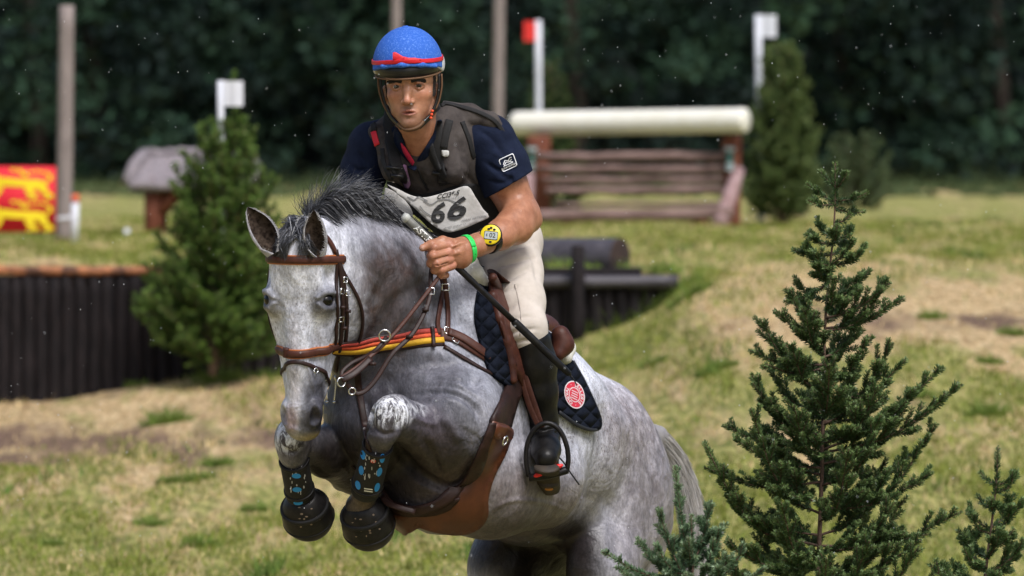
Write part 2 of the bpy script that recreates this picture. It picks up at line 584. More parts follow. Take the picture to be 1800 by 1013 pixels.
def ground_mat():
    m = bpy.data.materials.new("meadow"); m.use_nodes = True
    nt = m.node_tree; N = nt.nodes; L = nt.links; b = N["Principled BSDF"]
    b.inputs["Roughness"].default_value = .95; b.inputs["Specular IOR Level"].default_value = .1
    tc = N.new("ShaderNodeTexCoord")
    def noise(scale, det, st=(1, 1, 1), off=0):
        mp = N.new("ShaderNodeMapping"); mp.inputs["Scale"].default_value = st; mp.inputs["Location"].default_value = (off, off * .7, 0)
        L.new(tc.outputs["Object"], mp.inputs[0])
        n = N.new("ShaderNodeTexNoise"); n.inputs["Scale"].default_value = scale; n.inputs["Detail"].default_value = det
        n.inputs["Roughness"].default_value = .65
        L.new(mp.outputs[0], n.inputs["Vector"]); return n.outputs[0]
    def rng(s, a, b2):
        r = N.new("ShaderNodeMapRange"); r.inputs[1].default_value = a; r.inputs[2].default_value = b2; L.new(s, r.inputs[0]); return r.outputs[0]
    def mix(f, c1, c2):
        x = N.new("ShaderNodeMix"); x.data_type = 'RGBA'; L.new(f, x.inputs[0])
        for i, c in ((6, c1), (7, c2)):
            if isinstance(c, tuple): x.inputs[i].default_value = (*c, 1)
            else: L.new(c, x.inputs[i])
        return x.outputs[2]
    tan = mix(rng(noise(22, 8, (1, .3, 1)), .38, .62), (.48, .31, .15), (.86, .66, .38))
    grn = mix(rng(noise(18, 8, (1, .3, 1), off=5), .38, .62), (.16, .20, .045), (.55, .50, .18))
    att = N.new("ShaderNodeVertexColor"); att.layer_name = "Col"
    sep = N.new("ShaderNodeSeparateColor"); L.new(att.outputs[0], sep.inputs[0])
    ad = N.new("ShaderNodeMath"); ad.operation = 'ADD'; L.new(noise(3.0, 9, (1, .17, 1), 2), ad.inputs[0])
    L.new(sep.outputs[0], ad.inputs[1])
    c = mix(rng(ad.outputs[0], .93, 1.07), tan, grn)
    ad2 = N.new("ShaderNodeMath"); ad2.operation = 'ADD'; L.new(noise(3.4, 8, (1, .2, 1), 9), ad2.inputs[0]); L.new(sep.outputs[1], ad2.inputs[1])
    dk = mix(rng(noise(24, 8, off=3), .35, .65), (.11, .065, .050), (.36, .24, .17))
    c = mix(rng(ad2.outputs[0], .90, 1.08), c, dk)
    c = mix(rng(noise(45, 6, (1, .3, 1), off=8), .52, .70), c, (.10, .085, .03))
    L.new(c, b.inputs["Base Color"])
    bp = N.new("ShaderNodeBump"); bp.inputs["Strength"].default_value = 1; bp.inputs["Distance"].default_value = .05
    L.new(noise(22, 8), bp.inputs["Height"]); L.new(bp.outputs[0], b.inputs["Normal"])
    return m

def greenness(x, Y):
    """share of green turf against dry grass; second value: bare brown earth"""
    px = 900 + x * 1e4 / np.maximum(Y, 1); py = 290 - (gz(x, Y) - CAM_H) / np.maximum(Y, 1) * 1e4
    g = np.full(np.shape(x), .50)
    g = g + .10 * ss((Y - 37) / 2)                                         # plateau greener
    g = g - .20 * np.exp(-((Y - 33) / 1.7) ** 2) * ss((x - .8) / 1)       # dry band on the bank
    g = g - .18 * np.exp(-((x + 3) / 1.6) ** 2 - ((Y - 33) / 2.5) ** 2)     # left dry
    g = g + .28 * np.exp(-((x - .55) / .55) ** 2 - ((Y - 33.8) / 1.1) ** 2) # lush foot of the right wall
    g = g + .10 * np.exp(-((Y - 24.5) / 2.5) ** 2) + .07 * ss((x - .2) / .8) * (1 - ss((Y - 30) / 2))
    g = g - .15 * ss((Y - 70) / 30)
    e = np.full(np.shape(x), .30)
    e = e + .30 * np.exp(-((x + 2.3) / 1.3) ** 2 - ((Y - 31) / 2.2) ** 2)
    e = e + .26 * np.exp(-((x - 2.4) / 1.0) ** 2 - ((Y - 32.6) / .8) ** 2)
    return g, e
G1, E1 = greenness(V[:, 0], V[:, 1])
ground = mesh("ground", V, F, ground_mat(), colors=np.stack([G1, E1, np.zeros_like(G1)], 1))
tag(ground, kind="structure")

# ------------------------------------------------------------------ grass blades
grass_m = mat("grass_blade", (1, 1, 1), .8, spec=.15, col2=(.8, .8, .8), nscale=5, attr=True, trans=.2)
def grass():
    rng = np.random.default_rng(3)
    n = 340000
    Y = 21 + 31 * rng.random(n) ** 1.25
    x = rng.uniform(-.13, .13, n) * Y
    # clumping
    def nz(x, y, s, o): return np.sin(x * s + o) * np.cos(y * s * .8 + o * 2) + .6 * np.sin(x * s * 2.3 + y * s * 1.7 + o) + .5 * np.cos(x * s * 3.7 - y * s * 3.1)
    g, e = greenness(x, Y)
    c = nz(x, Y * .3, 2.4, 1.3) + .7 * nz(x, Y * .3, 6.1, 4.1)
    keep = rng.random(n) < np.clip(.35 + .3 * c + (g - .5) * 3, .04, 1)
    x, Y, g, c, e = x[keep], Y[keep], g[keep], c[keep], e[keep]; n = len(x)
    tuft = nz(x, Y * .35, 5.3, 7.7) + nz(x, Y * .35, 2.1, 2.2) > 1.9
    h = rng.uniform(.012, .04, n) * (1 + .8 * (Y < 36) * tuft + tuft * .5)
    z = gz(x, Y)
    ang = rng.uniform(0, math.pi, n); wd = rng.uniform(.004, .009, n) * (Y / 28)
    lean = rng.normal(0, .5, (n, 2)) * h[:, None]
    dx = np.cos(ang) * wd; dy = np.sin(ang) * wd
    a = np.stack([x - dx, Y - dy, z - .01], 1); b = np.stack([x + dx, Y + dy, z - .01], 1)
    t = np.stack([x + lean[:, 0], Y + lean[:, 1], z + h], 1)
    V = np.stack([a, b, t], 1).reshape(-1, 3); F = np.arange(3 * n).reshape(-1, 3)
    dry = rng.random(n) > np.clip(.5 + .35 * c + (g - .5) * 3.0, .08, .95)
    G = np.array((.24, .30, .06))[None] * rng.uniform(.5, 1.3, (n, 1)) + np.array((.05, .01, .0))[None] * rng.random((n, 1))
    G[tuft] = G[tuft] * np.array((.55, .75, .8))
    D = np.array((.80, .62, .32))[None] * rng.uniform(.5, 1.2, (n, 1))
    C = np.where(dry[:, None], D, G)
    o = mesh("grass", V, F, grass_m, colors=np.repeat(C, 3, 0), smooth=False)
    tag(o, kind="stuff")

    # explicit larger tufts seen on the slope
    rng = np.random.default_rng(8)
    VV = []; CC = []
    for px, py, s in [(295, 742, 1), (300, 850, .5), (385, 672, 1.1), (345, 660, .8), (430, 660, .8), (480, 665, .8), (820, 640, .5), (380, 818, .6), (345, 845, .6), (240, 665, .5), (60, 825, .35),
                      (260, 925, .5), (90, 960, .4), (450, 900, .5), (1040, 560, 1), (1090, 545, 1), (1140, 530, 1), (1190, 500, 1.2), (1215, 520, .9), (990, 590, .9),
                      (1240, 660, .5), (1150, 640, .6), (1740, 640, .5), (1640, 560, .6), (1780, 590, .6), (1620, 700, .6), (1750, 395, 1.0), (1600, 395, .6), (1640, 398, .6), (1560, 400, .5), (1700, 410, .5), (1270, 645, .6), (1740, 730, .8), (350, 960, .6)]:
        # find distance on the ground that shows at px,py
        Yg = np.arange(20, 60, .05); pyg = 290 - (gz((px - 900) * Yg / 1e4, Yg) - CAM_H) / Yg * 1e4
        Y0 = Yg[np.argmin(np.abs(pyg - py))]; x0 = (px - 900) * Y0 / 1e4
        m = 260
        r = .11 * s * rng.random(m) ** .6; an = rng.uniform(0, 6.28, m)
        x = x0 + r * np.cos(an) * 1.3; y = Y0 + r * np.sin(an); z = gz(x, y) - .01
        h = rng.uniform(.05, .15, m) * s * (1.2 - r / (.14 * s))
        ln = rng.normal(0, .35, (m, 2)) * h[:, None] + np.stack([np.cos(an), np.sin(an)], 1) * h[:, None] * .6
        w = .006; a2 = rng.uniform(0, 3.14, m)
        a = np.stack([x - np.cos(a2) * w, y - np.sin(a2) * w, z], 1); b = np.stack([x + np.cos(a2) * w, y + np.sin(a2) * w, z], 1)
        t = np.stack([x + ln[:, 0], y + ln[:, 1], z + h], 1)
        VV.append(np.stack([a, b, t], 1).reshape(-1, 3))
        col = np.array((.18, .27, .06)) * rng.uniform(.6, 1.3, (m, 1)) + np.array((.03, .03, .0)) * rng.random((m, 1))
        CC.append(np.repeat(col, 3, 0))
    VV = np.concatenate(VV)
    o = mesh("tall_grass", VV, np.arange(len(VV)).reshape(-1, 3), grass_m, colors=np.concatenate(CC), smooth=False)
    tag(o, kind="stuff")
grass()

# ================================================================== WOOD BEHIND
def wood():
    rng = np.random.default_rng(11)
    VV = []; CC = []
    nc = 2500
    cx = np.concatenate([rng.uniform(-24, 24, 1400), rng.uniform(-62, 62, 1100)]); cy = rng.uniform(108, 124, nc); cz = rng.uniform(.1, 8, nc) ** 1.0
    # shape of the wood edge: bays and headlands
    cy = 108 + (cy - 108) * (.55 + .45 * np.sin(cx * .9 + 1) * np.cos(cx * .37)) 
    low = cz < 1.2; cy[low] += 1.5
    rad = rng.uniform(.35, 1.1, nc)
    bright = rng.random(nc) ** 2.2
    for i in range(nc):
        m = int(55 + 60 * rad[i])
        d = rng.normal(size=(m, 3)); d /= np.linalg.norm(d, axis=1)[:, None]
        r = rad[i] * rng.uniform(.35, 1, m) ** .5
        p = np.array((cx[i], cy[i], cz[i])) + d * r[:, None] * np.array((1.15, .8, .7))
        s = rng.uniform(.07, .16, m)
        u = rng.normal(size=(m, 3)); u /= np.linalg.norm(u, axis=1)[:, None]
        v = np.cross(u, rng.normal(size=(m, 3))); v /= np.linalg.norm(v, axis=1)[:, None]
        q = np.stack([p - u * s[:, None], p - v * s[:, None] * .6, p + u * s[:, None], p + v * s[:, None] * .6], 1)
        VV.append(q.reshape(-1, 3))
        base = np.array((.006, .017, .015)) * (1 - bright[i]) + np.array((.050, .110, .062)) * bright[i]
        col = base * rng.uniform(.6, 1.3, (m, 1))
        CC.append(np.repeat(col, 4, 0))
    V = np.concatenate(VV); C = np.concatenate(CC)
    F = [tuple(r) for r in np.arange(len(V)).reshape(-1, 4)]
    mb = MB(); mb.add(V, F, 0, C)
    # trunks
    for px, py0 in [(172, 250), (250, 260), (165, 200), (60, 230), (1010, 210), (640, 220), (1480, 200), (1620, 190), (1755, 215), (420, 220)]:
        Y = 110 + rng.uniform(0, 3); x = (px - 900) * Y / 1e4; z = float(gz(x, Y))
        P = np.array([(x + .1 * math.sin(k) , Y, z - .2 + k * .8) for k in range(9)])
        t, f = tube(P, np.linspace(.17, .1, 9), 8, rough=.1); mb.add(t, f, 1, (.05, .038, .03))
    # solid dark depth of the wood: uneven thicket far inside
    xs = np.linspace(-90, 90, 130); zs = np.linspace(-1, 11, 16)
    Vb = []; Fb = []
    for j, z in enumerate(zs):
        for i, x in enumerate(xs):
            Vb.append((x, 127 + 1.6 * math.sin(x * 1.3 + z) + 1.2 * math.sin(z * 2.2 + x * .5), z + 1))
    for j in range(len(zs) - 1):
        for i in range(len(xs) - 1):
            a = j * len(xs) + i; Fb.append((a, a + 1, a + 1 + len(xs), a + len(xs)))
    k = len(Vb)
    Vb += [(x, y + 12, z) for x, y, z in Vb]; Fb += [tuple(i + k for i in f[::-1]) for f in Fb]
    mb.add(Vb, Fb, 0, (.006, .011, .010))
    leaf = mat("wood_leaves", (1, 1, 1), .75, spec=.2, col2=(.7, .7, .7), nscale=1.0, attr=True)
    bark = mat("wood_bark", (1, 1, 1), .9, attr=True, col2=(.6, .6, .6), nscale=8)
    o = mb.done("wood", [leaf, bark], smooth=False)
    tag(o, "dark far-off wood of broadleaf trees along the back of the meadow", "wood", kind="stuff")
wood()

def undergrowth():
    rng = np.random.default_rng(5)
    VV = []; CC = []
    for k in range(420):
        Y = rng.uniform(78, 106); x = rng.uniform(-.11, .11) * Y
        edge = (Y > 96)
        m = 60; s = rng.uniform(.12, .34) * (1.3 if edge else .5)
        d = rng.normal(size=(m, 3)); d[:, 2] = np.abs(d[:, 2]); d /= np.linalg.norm(d, axis=1)[:, None]
        p = np.array((x, Y, float(gz(x, Y)))) + d * (s * rng.random((m, 1)) ** .4) * (1.6, 1, .8)
        q = rng.uniform(.03, .07, m)[:, None]; u = rng.normal(size=(m, 3)); v = rng.normal(size=(m, 3))
        u /= np.linalg.norm(u, axis=1)[:, None]; v /= np.linalg.norm(v, axis=1)[:, None]
        VV.append(np.stack([p - u * q, p - v * q, p + u * q], 1).reshape(-1, 3))
        b = np.array((.05, .075, .03)) if edge else np.array((.12, .16, .07))
        CC.append(np.repeat(b * rng.uniform(.6, 1.4, (m, 1)), 3, 0))
    V = np.concatenate(VV)
    tag(mesh("undergrowth", V, np.arange(len(V)).reshape(-1, 3), grass_m, colors=np.concatenate(CC), smooth=False), kind="stuff")
undergrowth()

# ================================================================== CONIFERS
def needles(P, T, r0, length, per_m, width, rng, col, tipcol=None, gap=55):
    """needles around the polyline P (n,3)"""
    seg = np.linalg.norm(np.diff(P, axis=0), axis=1); L = seg.sum()
    n = max(4, int(L * per_m))
    s = rng.random(n) * L; cum = np.concatenate([[0], np.cumsum(seg)])
    i = np.clip(np.searchsorted(cum, s) - 1, 0, len(seg) - 1)
    f = (s - cum[i]) / seg[i]
    p = P[i] + (P[i + 1] - P[i]) * f[:, None]
    t = (P[i + 1] - P[i]) / seg[i][:, None]
    side = np.cross(t, rng.normal(size=(n, 3))); side /= np.linalg.norm(side, axis=1)[:, None] + 1e-9
    side[:, 2] += .35 * np.abs(rng.normal(size=n)) * .8
    side /= np.linalg.norm(side, axis=1)[:, None]
    a = np.radians(rng.normal(gap, 10, n))
    d = t * np.cos(a)[:, None] + side * np.sin(a)[:, None]
    ln = length * rng.uniform(.75, 1.1, n) * np.clip((1 - s / L) * 6 + .45, .45, 1)
    w = np.cross(d, rng.normal(size=(n, 3))); w /= np.linalg.norm(w, axis=1)[:, None] + 1e-9; w *= width / 2
    q = np.stack([p - w * .6, p + d * (ln * .55)[:, None] - w, p + d * ln[:, None], p + d * (ln * .55)[:, None] + w], 1)
    c = np.array(col)[None] * rng.uniform(.65, 1.3, (n, 1))
    if tipcol is not None:
        k = np.clip((s / L - .55) / .45, 0, 1)[:, None] * .8
        c = c * (1 - k) + np.array(tipcol)[None] * k * rng.uniform(.8, 1.2, (n, 1))
    return q.reshape(-1, 3), np.repeat(c, 4, 0)

class Fir:
    def __init__(s, rng, nlen, per_m, width, col, tip): s.rng = rng; s.nlen = nlen; s.pm = per_m; s.w = width; s.col = col; s.tip = tip; s.V = []; s.C = []; s.W = MB()
    def shoot(s, P, r, k=1.0, bare=0.0):
        P = np.asarray(P, float)
        n0 = int(len(P) * bare)
        a, c = needles(P[n0:] if len(P) - n0 > 1 else P, None, r, s.nlen * k, s.pm, s.w, s.rng, s.col * s.rng.uniform(.75, 1.2), s.tip)
        s.V.append(a); s.C.append(c)
        t, f = tube(P, np.linspace(r, r * .45, len(P)), 5); s.W.add(t, f)
    def branch(s, P, r, twig, order=1, up=.25):
        """P polyline of the main axis; side shoots both sides"""
        rng = s.rng
        P = cr(P, .02 if s.nlen < .02 else .05)
        s.shoot(P, r, 1.0, .12)
        T = np.gradient(P, axis=0); T /= np.linalg.norm(T, axis=1)[:, None]
        L = np.linalg.norm(np.diff(P, axis=0), axis=1).sum(); n = len(P)
        step = max(1, int(n * .050 / L)) if s.nlen < .02 else max(1, int(n * .09 / L))
        sgn = 1
        for i in range(max(2, int(n * .18)), n - 1, step):
            for sgn in ((1, -1) if rng.random() < .8 else (1,)):
                fr = 1 - i / n
                l = twig * (.35 + .85 * fr) * rng.uniform(.65, 1.15)
                sd = np.cross(T[i], (0, 0, 1)); sd /= np.linalg.norm(sd) + 1e-9
                roll = rng.normal(0, .6)
                upv = np.cross(sd, T[i])
                d = T[i] * .72 + sgn * (sd * math.cos(roll) + upv * math.sin(roll)) * .68 + np.array((0, 0, up * .6))
                d /= np.linalg.norm(d)
                m = 5
                Q = [P[i]]
                for k in range(m):
                    d = d + np.array((0, 0, up * .12)) + T[i] * .06; d /= np.linalg.norm(d)
                    Q.append(Q[-1] + d * l / m)
                Q = np.array(Q)
                s.shoot(Q, r * .5, .95)
                if order > 1 and l > twig * .75:
                    for q in (2, 3):
                        for g in (1, -1):
                            sd2 = np.cross(d, (0, 0, 1)); sd2 /= np.linalg.norm(sd2) + 1e-9
                            dd = d * .7 + g * sd2 * .6 + np.array((0, 0, .15)); dd /= np.linalg.norm(dd)
                            s.shoot(np.array([Q[q] + dd * l * .4 * k / 3 for k in range(4)]), r * .4, .9)
    def build(s, name, base, trunkP, trunkR, mats, label, cat="fir tree", group=None):
        root = thing(name, base, label, cat, group)
        t, f = tube(cr(trunkP, .04), np.linspace(trunkR, trunkR * .18, len(cr(trunkP, .04))), 9, rough=.08)
        b = MB(); b.add(t, f); b.done("trunk", mats[1], root)
        V = np.concatenate(s.V); C = np.concatenate(s.C)
        k = len(V) // 4
        F = np.arange(len(V)).reshape(-1, 4)
        cr_ = mesh("crown", V, F, mats[0], root, smooth=False, colors=C)
        s.W.done("twigs", mats[1], cr_)
        return root

needle_m = mat("fir_needles", (1, 1, 1), .55, spec=.3, attr=True, col2=(.75, .75, .75), nscale=30, trans=.15)
bark_m = mat("fir_bark", (.10, .062, .04), .85, col2=(.19, .135, .09), nscale=60, bump=.5)

def auto_fir(name, label, px, Y, py_base, py_top, halfw, seed, col, tip, nlen=.045, per_m=260, width=.012, n=60, cat="spruce tree", twig=.22, lean=0, group=None, lw=.9, up=.4, spike=None):
    rng = np.random.default_rng(seed)
    x = (px - 900) * Y / 1e4
    z0 = CAM_H - (py_base - 290) * Y / 1e4; z1 = CAM_H + (290 - py_top) * Y / 1e4
    Hh = z1 - z0
    f = Fir(rng, nlen, per_m, width, np.array(col), np.array(tip))
    tr = np.array([(x + lean * t, Y, z0 - .03 + Hh * t) for t in np.linspace(0, 1, 6)])
    f.shoot(np.array([(x + lean, Y, z1 - Hh * .12 * (1 - k)) for k in np.linspace(0, 1, 5)]), .01)
    hw = halfw * Y / 1e4
    if spike:
        for (sx, sy, ex_, ey_, tw) in spike:
            a = np.array(((sx - 900) * Y / 1e4, Y, CAM_H - (sy - 290) * Y / 1e4)); b = np.array(((ex_ - 900) * Y / 1e4, Y, CAM_H - (ey_ - 290) * Y / 1e4))
            f.branch([a, (a + b) / 2 + (0, .01, 0), b], .007, twig * tw, up=.5)
    for i in range(n):
        t = (i + rng.random() * .6) / n * .95 + .015
        a = i * 2.4 + rng.uniform(-.4, .4)
        l = hw * (1 - t) ** lw * rng.uniform(.75, 1.15) + .06
        if t < .12: l *= .8 + t
        d = np.array((math.cos(a), math.sin(a), 0))
        p0 = np.array((x + lean * t, Y, z0 + Hh * t))
        u = up * (.5 + t)
        P = [p0, p0 + d * l * .5 + np.array((0, 0, l * u * .3)), p0 + d * l + np.array((0, 0, l * u))]
        f.branch(P, .006, twig * (.35 + .65 * (1 - t)), up=.35)
    return f.build(name, (x, Y, z0), tr, .028 * Y / 35, [needle_m, bark_m], label, cat, group)
# ================================================================== THINGS BEHIND THE HORSE
log_dark = mat("stained_logs", (.006, .005, .006), .85, col2=(.020, .015, .016), nscale=6, stretch=(6, 6, 1), bump=.6, spec=.25)
log_brown = mat("brown_logs", (.11, .030, .015), .75, col2=(.20, .070, .040), nscale=8, bump=.4, spec=.3)
log_orange = mat("bark_cap", (.42, .17, .075), .75, col2=(.09, .04, .025), nscale=12, bump=.5, contrast=(.42, .6))
rail_m = mat("weathered_rails", (.10, .058, .048), .85, col2=(.30, .20, .18), nscale=7, stretch=(.5, 3, 3), bump=.4)
rail_pink = mat("weathered_brace", (.36, .24, .24), .8, col2=(.25, .15, .14), nscale=9)
cream = mat("cream_paint", (.86, .84, .76), .5, col2=(.80, .77, .66), nscale=5)
white_p = mat("white_plastic", (.68, .70, .76), .45, col2=(.62, .64, .70), nscale=6)
red_p = mat("red_plastic", (.72, .03, .025), .5)
orange_p = mat("orange_paint", (.75, .14, .06), .5)
post_m = mat("grey_timber", (.19, .155, .145), .85, col2=(.30, .25, .235), nscale=9, stretch=(4, 4, .5), bump=.4)
thatch_m = mat("thatch", (.20, .175, .19), .95, col2=(.34, .30, .32), nscale=14, stretch=(2, 2, .6), bump=.9, bdist=.02)
clip_m = mat("green_strap", (.01, .09, .07), .5)
roller_m = mat("roller_log", (.035, .031, .037), .5, col2=(.10, .09, .105), nscale=8, stretch=(.4, 4, 4), bump=.3)
bed_m = mat("log_end", (.05, .028, .022), .9, col2=(.02, .014, .012), nscale=20)

def Z(py, Y): return CAM_H - (py - 290) * Y / 1e4
def X(px, Y): return (px - 900) * Y / 1e4

def wobble(P, amt, seed):
    rng = np.random.default_rng(seed); P = np.array(P, float)
    P[:, 0] += rng.uniform(-amt, amt, len(P)) * .3; P[:, 2] += rng.uniform(-amt, amt, len(P)); return P

# retaining wall of upright logs, left
def log_wall(name, label, px0, px1, ztop0, ztop1, Y, seed, pitch=.083):
    rng = np.random.default_rng(seed)
    x0, x1 = X(px0, Y), X(px1, Y)
    root = thing(name, ((x0 + x1) / 2, Y, float(gz((x0 + x1) / 2, Y))), label, "log wall")
    x = x0; k = 0
    mb = MB()
    while x < x1:
        r = rng.uniform(.036, .045)
        t = (x - x0) / (x1 - x0); zt = ztop0 + (ztop1 - ztop0) * t - rng.uniform(0, .02)
        zb = float(gz(x, Y - .1)) - .12
        if zt - zb > .05:
            n = 8
            P = np.array([(x + rng.uniform(-.005, .005), Y - .045 + rng.uniform(-.008, .008), zb + (zt - zb) * i / n) for i in range(n + 1)])
            v, f = tube(P, r * np.linspace(1.03, .97, n + 1), 10, rough=.05, seed=k); mb.add(v, f)
        x += pitch * rng.uniform(.9, 1.08); k += 1
    mb.done("upright_logs", log_dark, root)
    V = []; F = []; n = 60
    for i in range(n + 1):
        xx = x0 + (x1 - .02 - x0) * i / n; zt = ztop0 + (ztop1 - ztop0) * i / n - .01; zb = float(gz(xx, Y - .1)) - .12
        for yy in (Y - .045, Y - .012): V += [(xx, yy, min(zb, zt - .02)), (xx, yy, zt)]
    for i in range(n):
        a = 4 * i; F += [(a, a + 4, a + 5, a + 1), (a + 2, a + 3, a + 7, a + 6), (a + 1, a + 5, a + 7, a + 3), (a, a + 2, a + 6, a + 4)]
    F += [(0, 1, 3, 2), (4 * n, 4 * n + 2, 4 * n + 3, 4 * n + 1)]
    MB().add(V, F).done("backing_board", log_dark, root, smooth=False)
    return root, x0, x1
r_, a0, a1 = log_wall("log_wall", "long dark retaining wall of upright logs with an orange-brown cap beside the left spruce", -420, 590, Z(482, 35), Z(484, 35), 35.0, 1)
P = wobble([(a0 + (a1 - a0) * i / 24, 34.93, Z(473, 35) + (Z(478, 35) - Z(473, 35)) * i / 24) for i in range(25)], .004, 4)
v, f = tube(P, .029, 12, rough=.08, seed=2); MB().add(v, f).done("cap_log", log_orange, r_)
v, f = box(((a0 + a1) / 2, 34.96, Z(491, 35)), a1 - a0, .05, .05); MB().add(v, f).done("rail", log_dark, r_)
r2, b0, b1 = log_wall("log_wall", "low dark wall of upright logs carrying the big dark roller log", 596, 1186, Z(496, 35), Z(498, 35), 35.0, 9)
P = wobble([(b0 + (b1 + .02 - b0) * i / 16, 34.9, Z(495, 35) + .000 * i) for i in range(17)], .002, 5)
v, f = tube(P, .040, 12, rough=.03); MB().add(v, f).done("cap_log", roller_m, r2)
for px in (1016, 760):
    v, f = tube([(X(px, 34.8), 34.8, Z(y, 34.8)) for y in (620, 560, 500, 432)], .042, 12, rough=.04); MB().add(v, f).done("post", log_dark, r2)
# roller log
ra = np.array((X(1090, 35.1), 35.1, Z(453, 35.1))); rb = np.array((X(690, 36.0), 36.0, Z(457, 35.4)))
root = thing("roller_log", (ra + rb) / 2, "big dark round log lying on top of the low log wall", "log")
v, f = tube([ra + (rb - ra) * i / 12 for i in range(13)], .122, 26, cap=False, rough=.010); MB().add(v, f).done("log", roller_m, root)
v, f = tube([(X(600, 34.98), 34.985, Z(480, 35)), (X(1128, 34.98), 34.985, Z(480, 35))], .034, 12); MB().add(v, f).done("shadow_strip", log_dark, root)  # dark strip added to stand in for the shadow beneath the roller
d = (ra - rb) / np.linalg.norm(ra - rb)
for c, s in ((ra, 1), (rb, -1)):
    v, f = tube([c - d * s * .02, c + d * s * .003, c + d * s * .004], [.121, .121, .105], 26); MB().add(v, f).done("cut_end", bed_m, root)

# cream topped jump
def jump():
    Y = 50
    c = at(1110, 300, Y); root = thing("cross_country_jump", (X(1110, Y), Y, float(gz(X(1110, Y), Y))), "post and rail jump of brown logs under one thick cream painted top log", "horse jump")
    A = np.array((X(908, 50.4), 50.4, Z(218, 50.4))); B = np.array((X(1308, 49.4), 49.4, Z(212, 49.4)))
    rr = .108
    n = 30; P = [A + (B - A) * i / n for i in range(n + 1)]
    d = (B - A) / np.linalg.norm(B - A)
    P = [A - d * .03, A - d * .015] + P + [B + d * .012, B + d * .02]
    rad = [rr * .82, rr * .95] + [rr] * (n + 1) + [rr * .97, rr * .9]
    v, f = tube(P, rad, 28); MB().add(v, f).done("top_log", cream, root)
    for (px, Yp, w) in ((947, 50.1, .21), (1286, 49.6, .165)):
        x = X(px, Yp); zt = Z(238, Yp); zb = float(gz(x, Yp)) - .1
        P = [(x, Yp + .04, zb + (zt - zb) * i / 8) for i in range(9)]
        v, f = tube(P, w / 2 * 1.02, 12, rough=.03, seed=int(px)); MB().add(v, f).done("post", log_brown, root)
        # green strap with pale buckles
        x2 = X(935 if px < 1000 else 1283, Yp - .14)
        v, f = box((x2, Yp - .09, Z(284, Yp)), .055, .03, .16); s_ = MB().add(v, f).done("quick_release_strap", clip_m, root)
        for pz in (263, 291, 298):
            v, f = box((x2, Yp - .112, Z(pz, Yp)), .085 if pz == 263 else .06, .02, .035); MB().add(v, f).done("buckle", mat("pale_buckle", (.33, .42, .42), .5) if pz == 263 else bpy.data.materials["pale_buckle"], s_)
    # diagonal braces
    for (p0, p1, m) in (((1300, 300), (1262, 396), rail_pink), ((930, 310), (918, 402), rail_pink)):
        a = np.array((X(p0[0], 49.3), 49.45, Z(p0[1], 49.3))); b = np.array((X(p1[0], 49.3), 48.9, Z(p1[1], 48.9)))
        v, f = tube([a + (b - a) * t for t in (0, .3, .6, 1)], [.05, .062, .068, .075], 10, rough=.05); MB().add(v, f).done("brace", m, root)
    for py, pl, pr, r in ((279, 970, 1272, 15), (301, 972, 1270, 13), (320, 978, 1272, 11), (338, 985, 1268, 13), (362, 1000, 1262, 8)):
        a = np.array((X(pl - 25, 49.9), 49.9, Z(py - 3, 49.9))); b = np.array((X(pr + 20, 49.6), 49.6, Z(py - 4, 49.6)))
        P = wobble([a + (b - a) * t for t in np.linspace(0, 1, 12)], .008, py)
        v, f = tube(P, np.linspace(r * .6, r * .7, 12) * .0042, 10, rough=.05, seed=py); MB().add(v, f).done("rail", rail_m, root)
    a = np.array((X(930, 49.1), 49.1, Z(381, 49.1))); b = np.array((X(1290, 48.95), 48.95, Z(375, 49)))
    v, f = tube(wobble([a + (b - a) * t for t in np.linspace(0, 1, 12)], .006, 2), .056, 10, rough=.05); MB().add(v, f).done("ground_rail", rail_m, root)
    for px, w in ((985, .22), (1232, .14)):
        v, f = tube([(X(px, 49.0), 49.2, Z(y, 49)) for y in (383, 392, 402, 410)], w * .5, 12, rough=.05); MB().add(v, f).done("footing", log_brown, root)
jump()

def flag(name, label, px, Y, py_top, py_bot, fx0, fx1, fy0, fy1, m, group, lean=0):
    x = X(px, Y)
    root = thing(name, (x + X(900 + lean, Y), Y, Z(py_bot, Y)), label, "flag", group)
    v, f = tube([(x + X(900 + lean, Y) * (1 - t), Y, Z(py_bot + (py_top - py_bot) * t, Y)) for t in np.linspace(0, 1, 5)], .0062 * Y / 10, 10); MB().add(v, f).done("pole", white_p, root)
    vx0, vx1 = X(fx0, Y), X(fx1, Y)
    V = []; F = []
    n = 8
    for s in (-.006, .006):
        for i in range(n + 1):
            xx = vx0 + (vx1 - vx0) * i / n
            for z in (Z(fy0, Y), Z(fy1, Y)): V.append((xx, Y - .02 + s + .006 * math.sin(i), z))
    k = 2 * (n + 1)
    for i in range(n):
        a = 2 * i; F.append((a, a + 1, a + 3, a + 2)); F.append((a + k, a + 2 + k, a + 3 + k, a + 1 + k)); F.append((a, a + 2, a + 2 + k, a + k)); F.append((a + 1, a + 1 + k, a + 3 + k, a + 3))
    F += [(0, k, k + 1, 1), (2 * n, 2 * n + 1, 2 * n + 1 + k, 2 * n + k)]
    MB().add(V, F).done("flag_board", m, root, smooth=False)
flag("marker_flag", "red flag on a white pole above the left end of the cream log", 946, 50.9, 36, 400, 921, 941, 38, 73, red_p, None, 2)
flag("marker_flag", "white flag on a white pole above the right end of the cream log", 1332, 51.1, 27, 400, 1337, 1364, 27, 66, white_p, None, 5)
flag("marker_flag", "white flag on a white pole rising behind the left spruce's top", 388, 34.22, 142, 470, 394, 428, 143, 187, white_p, None, 2)

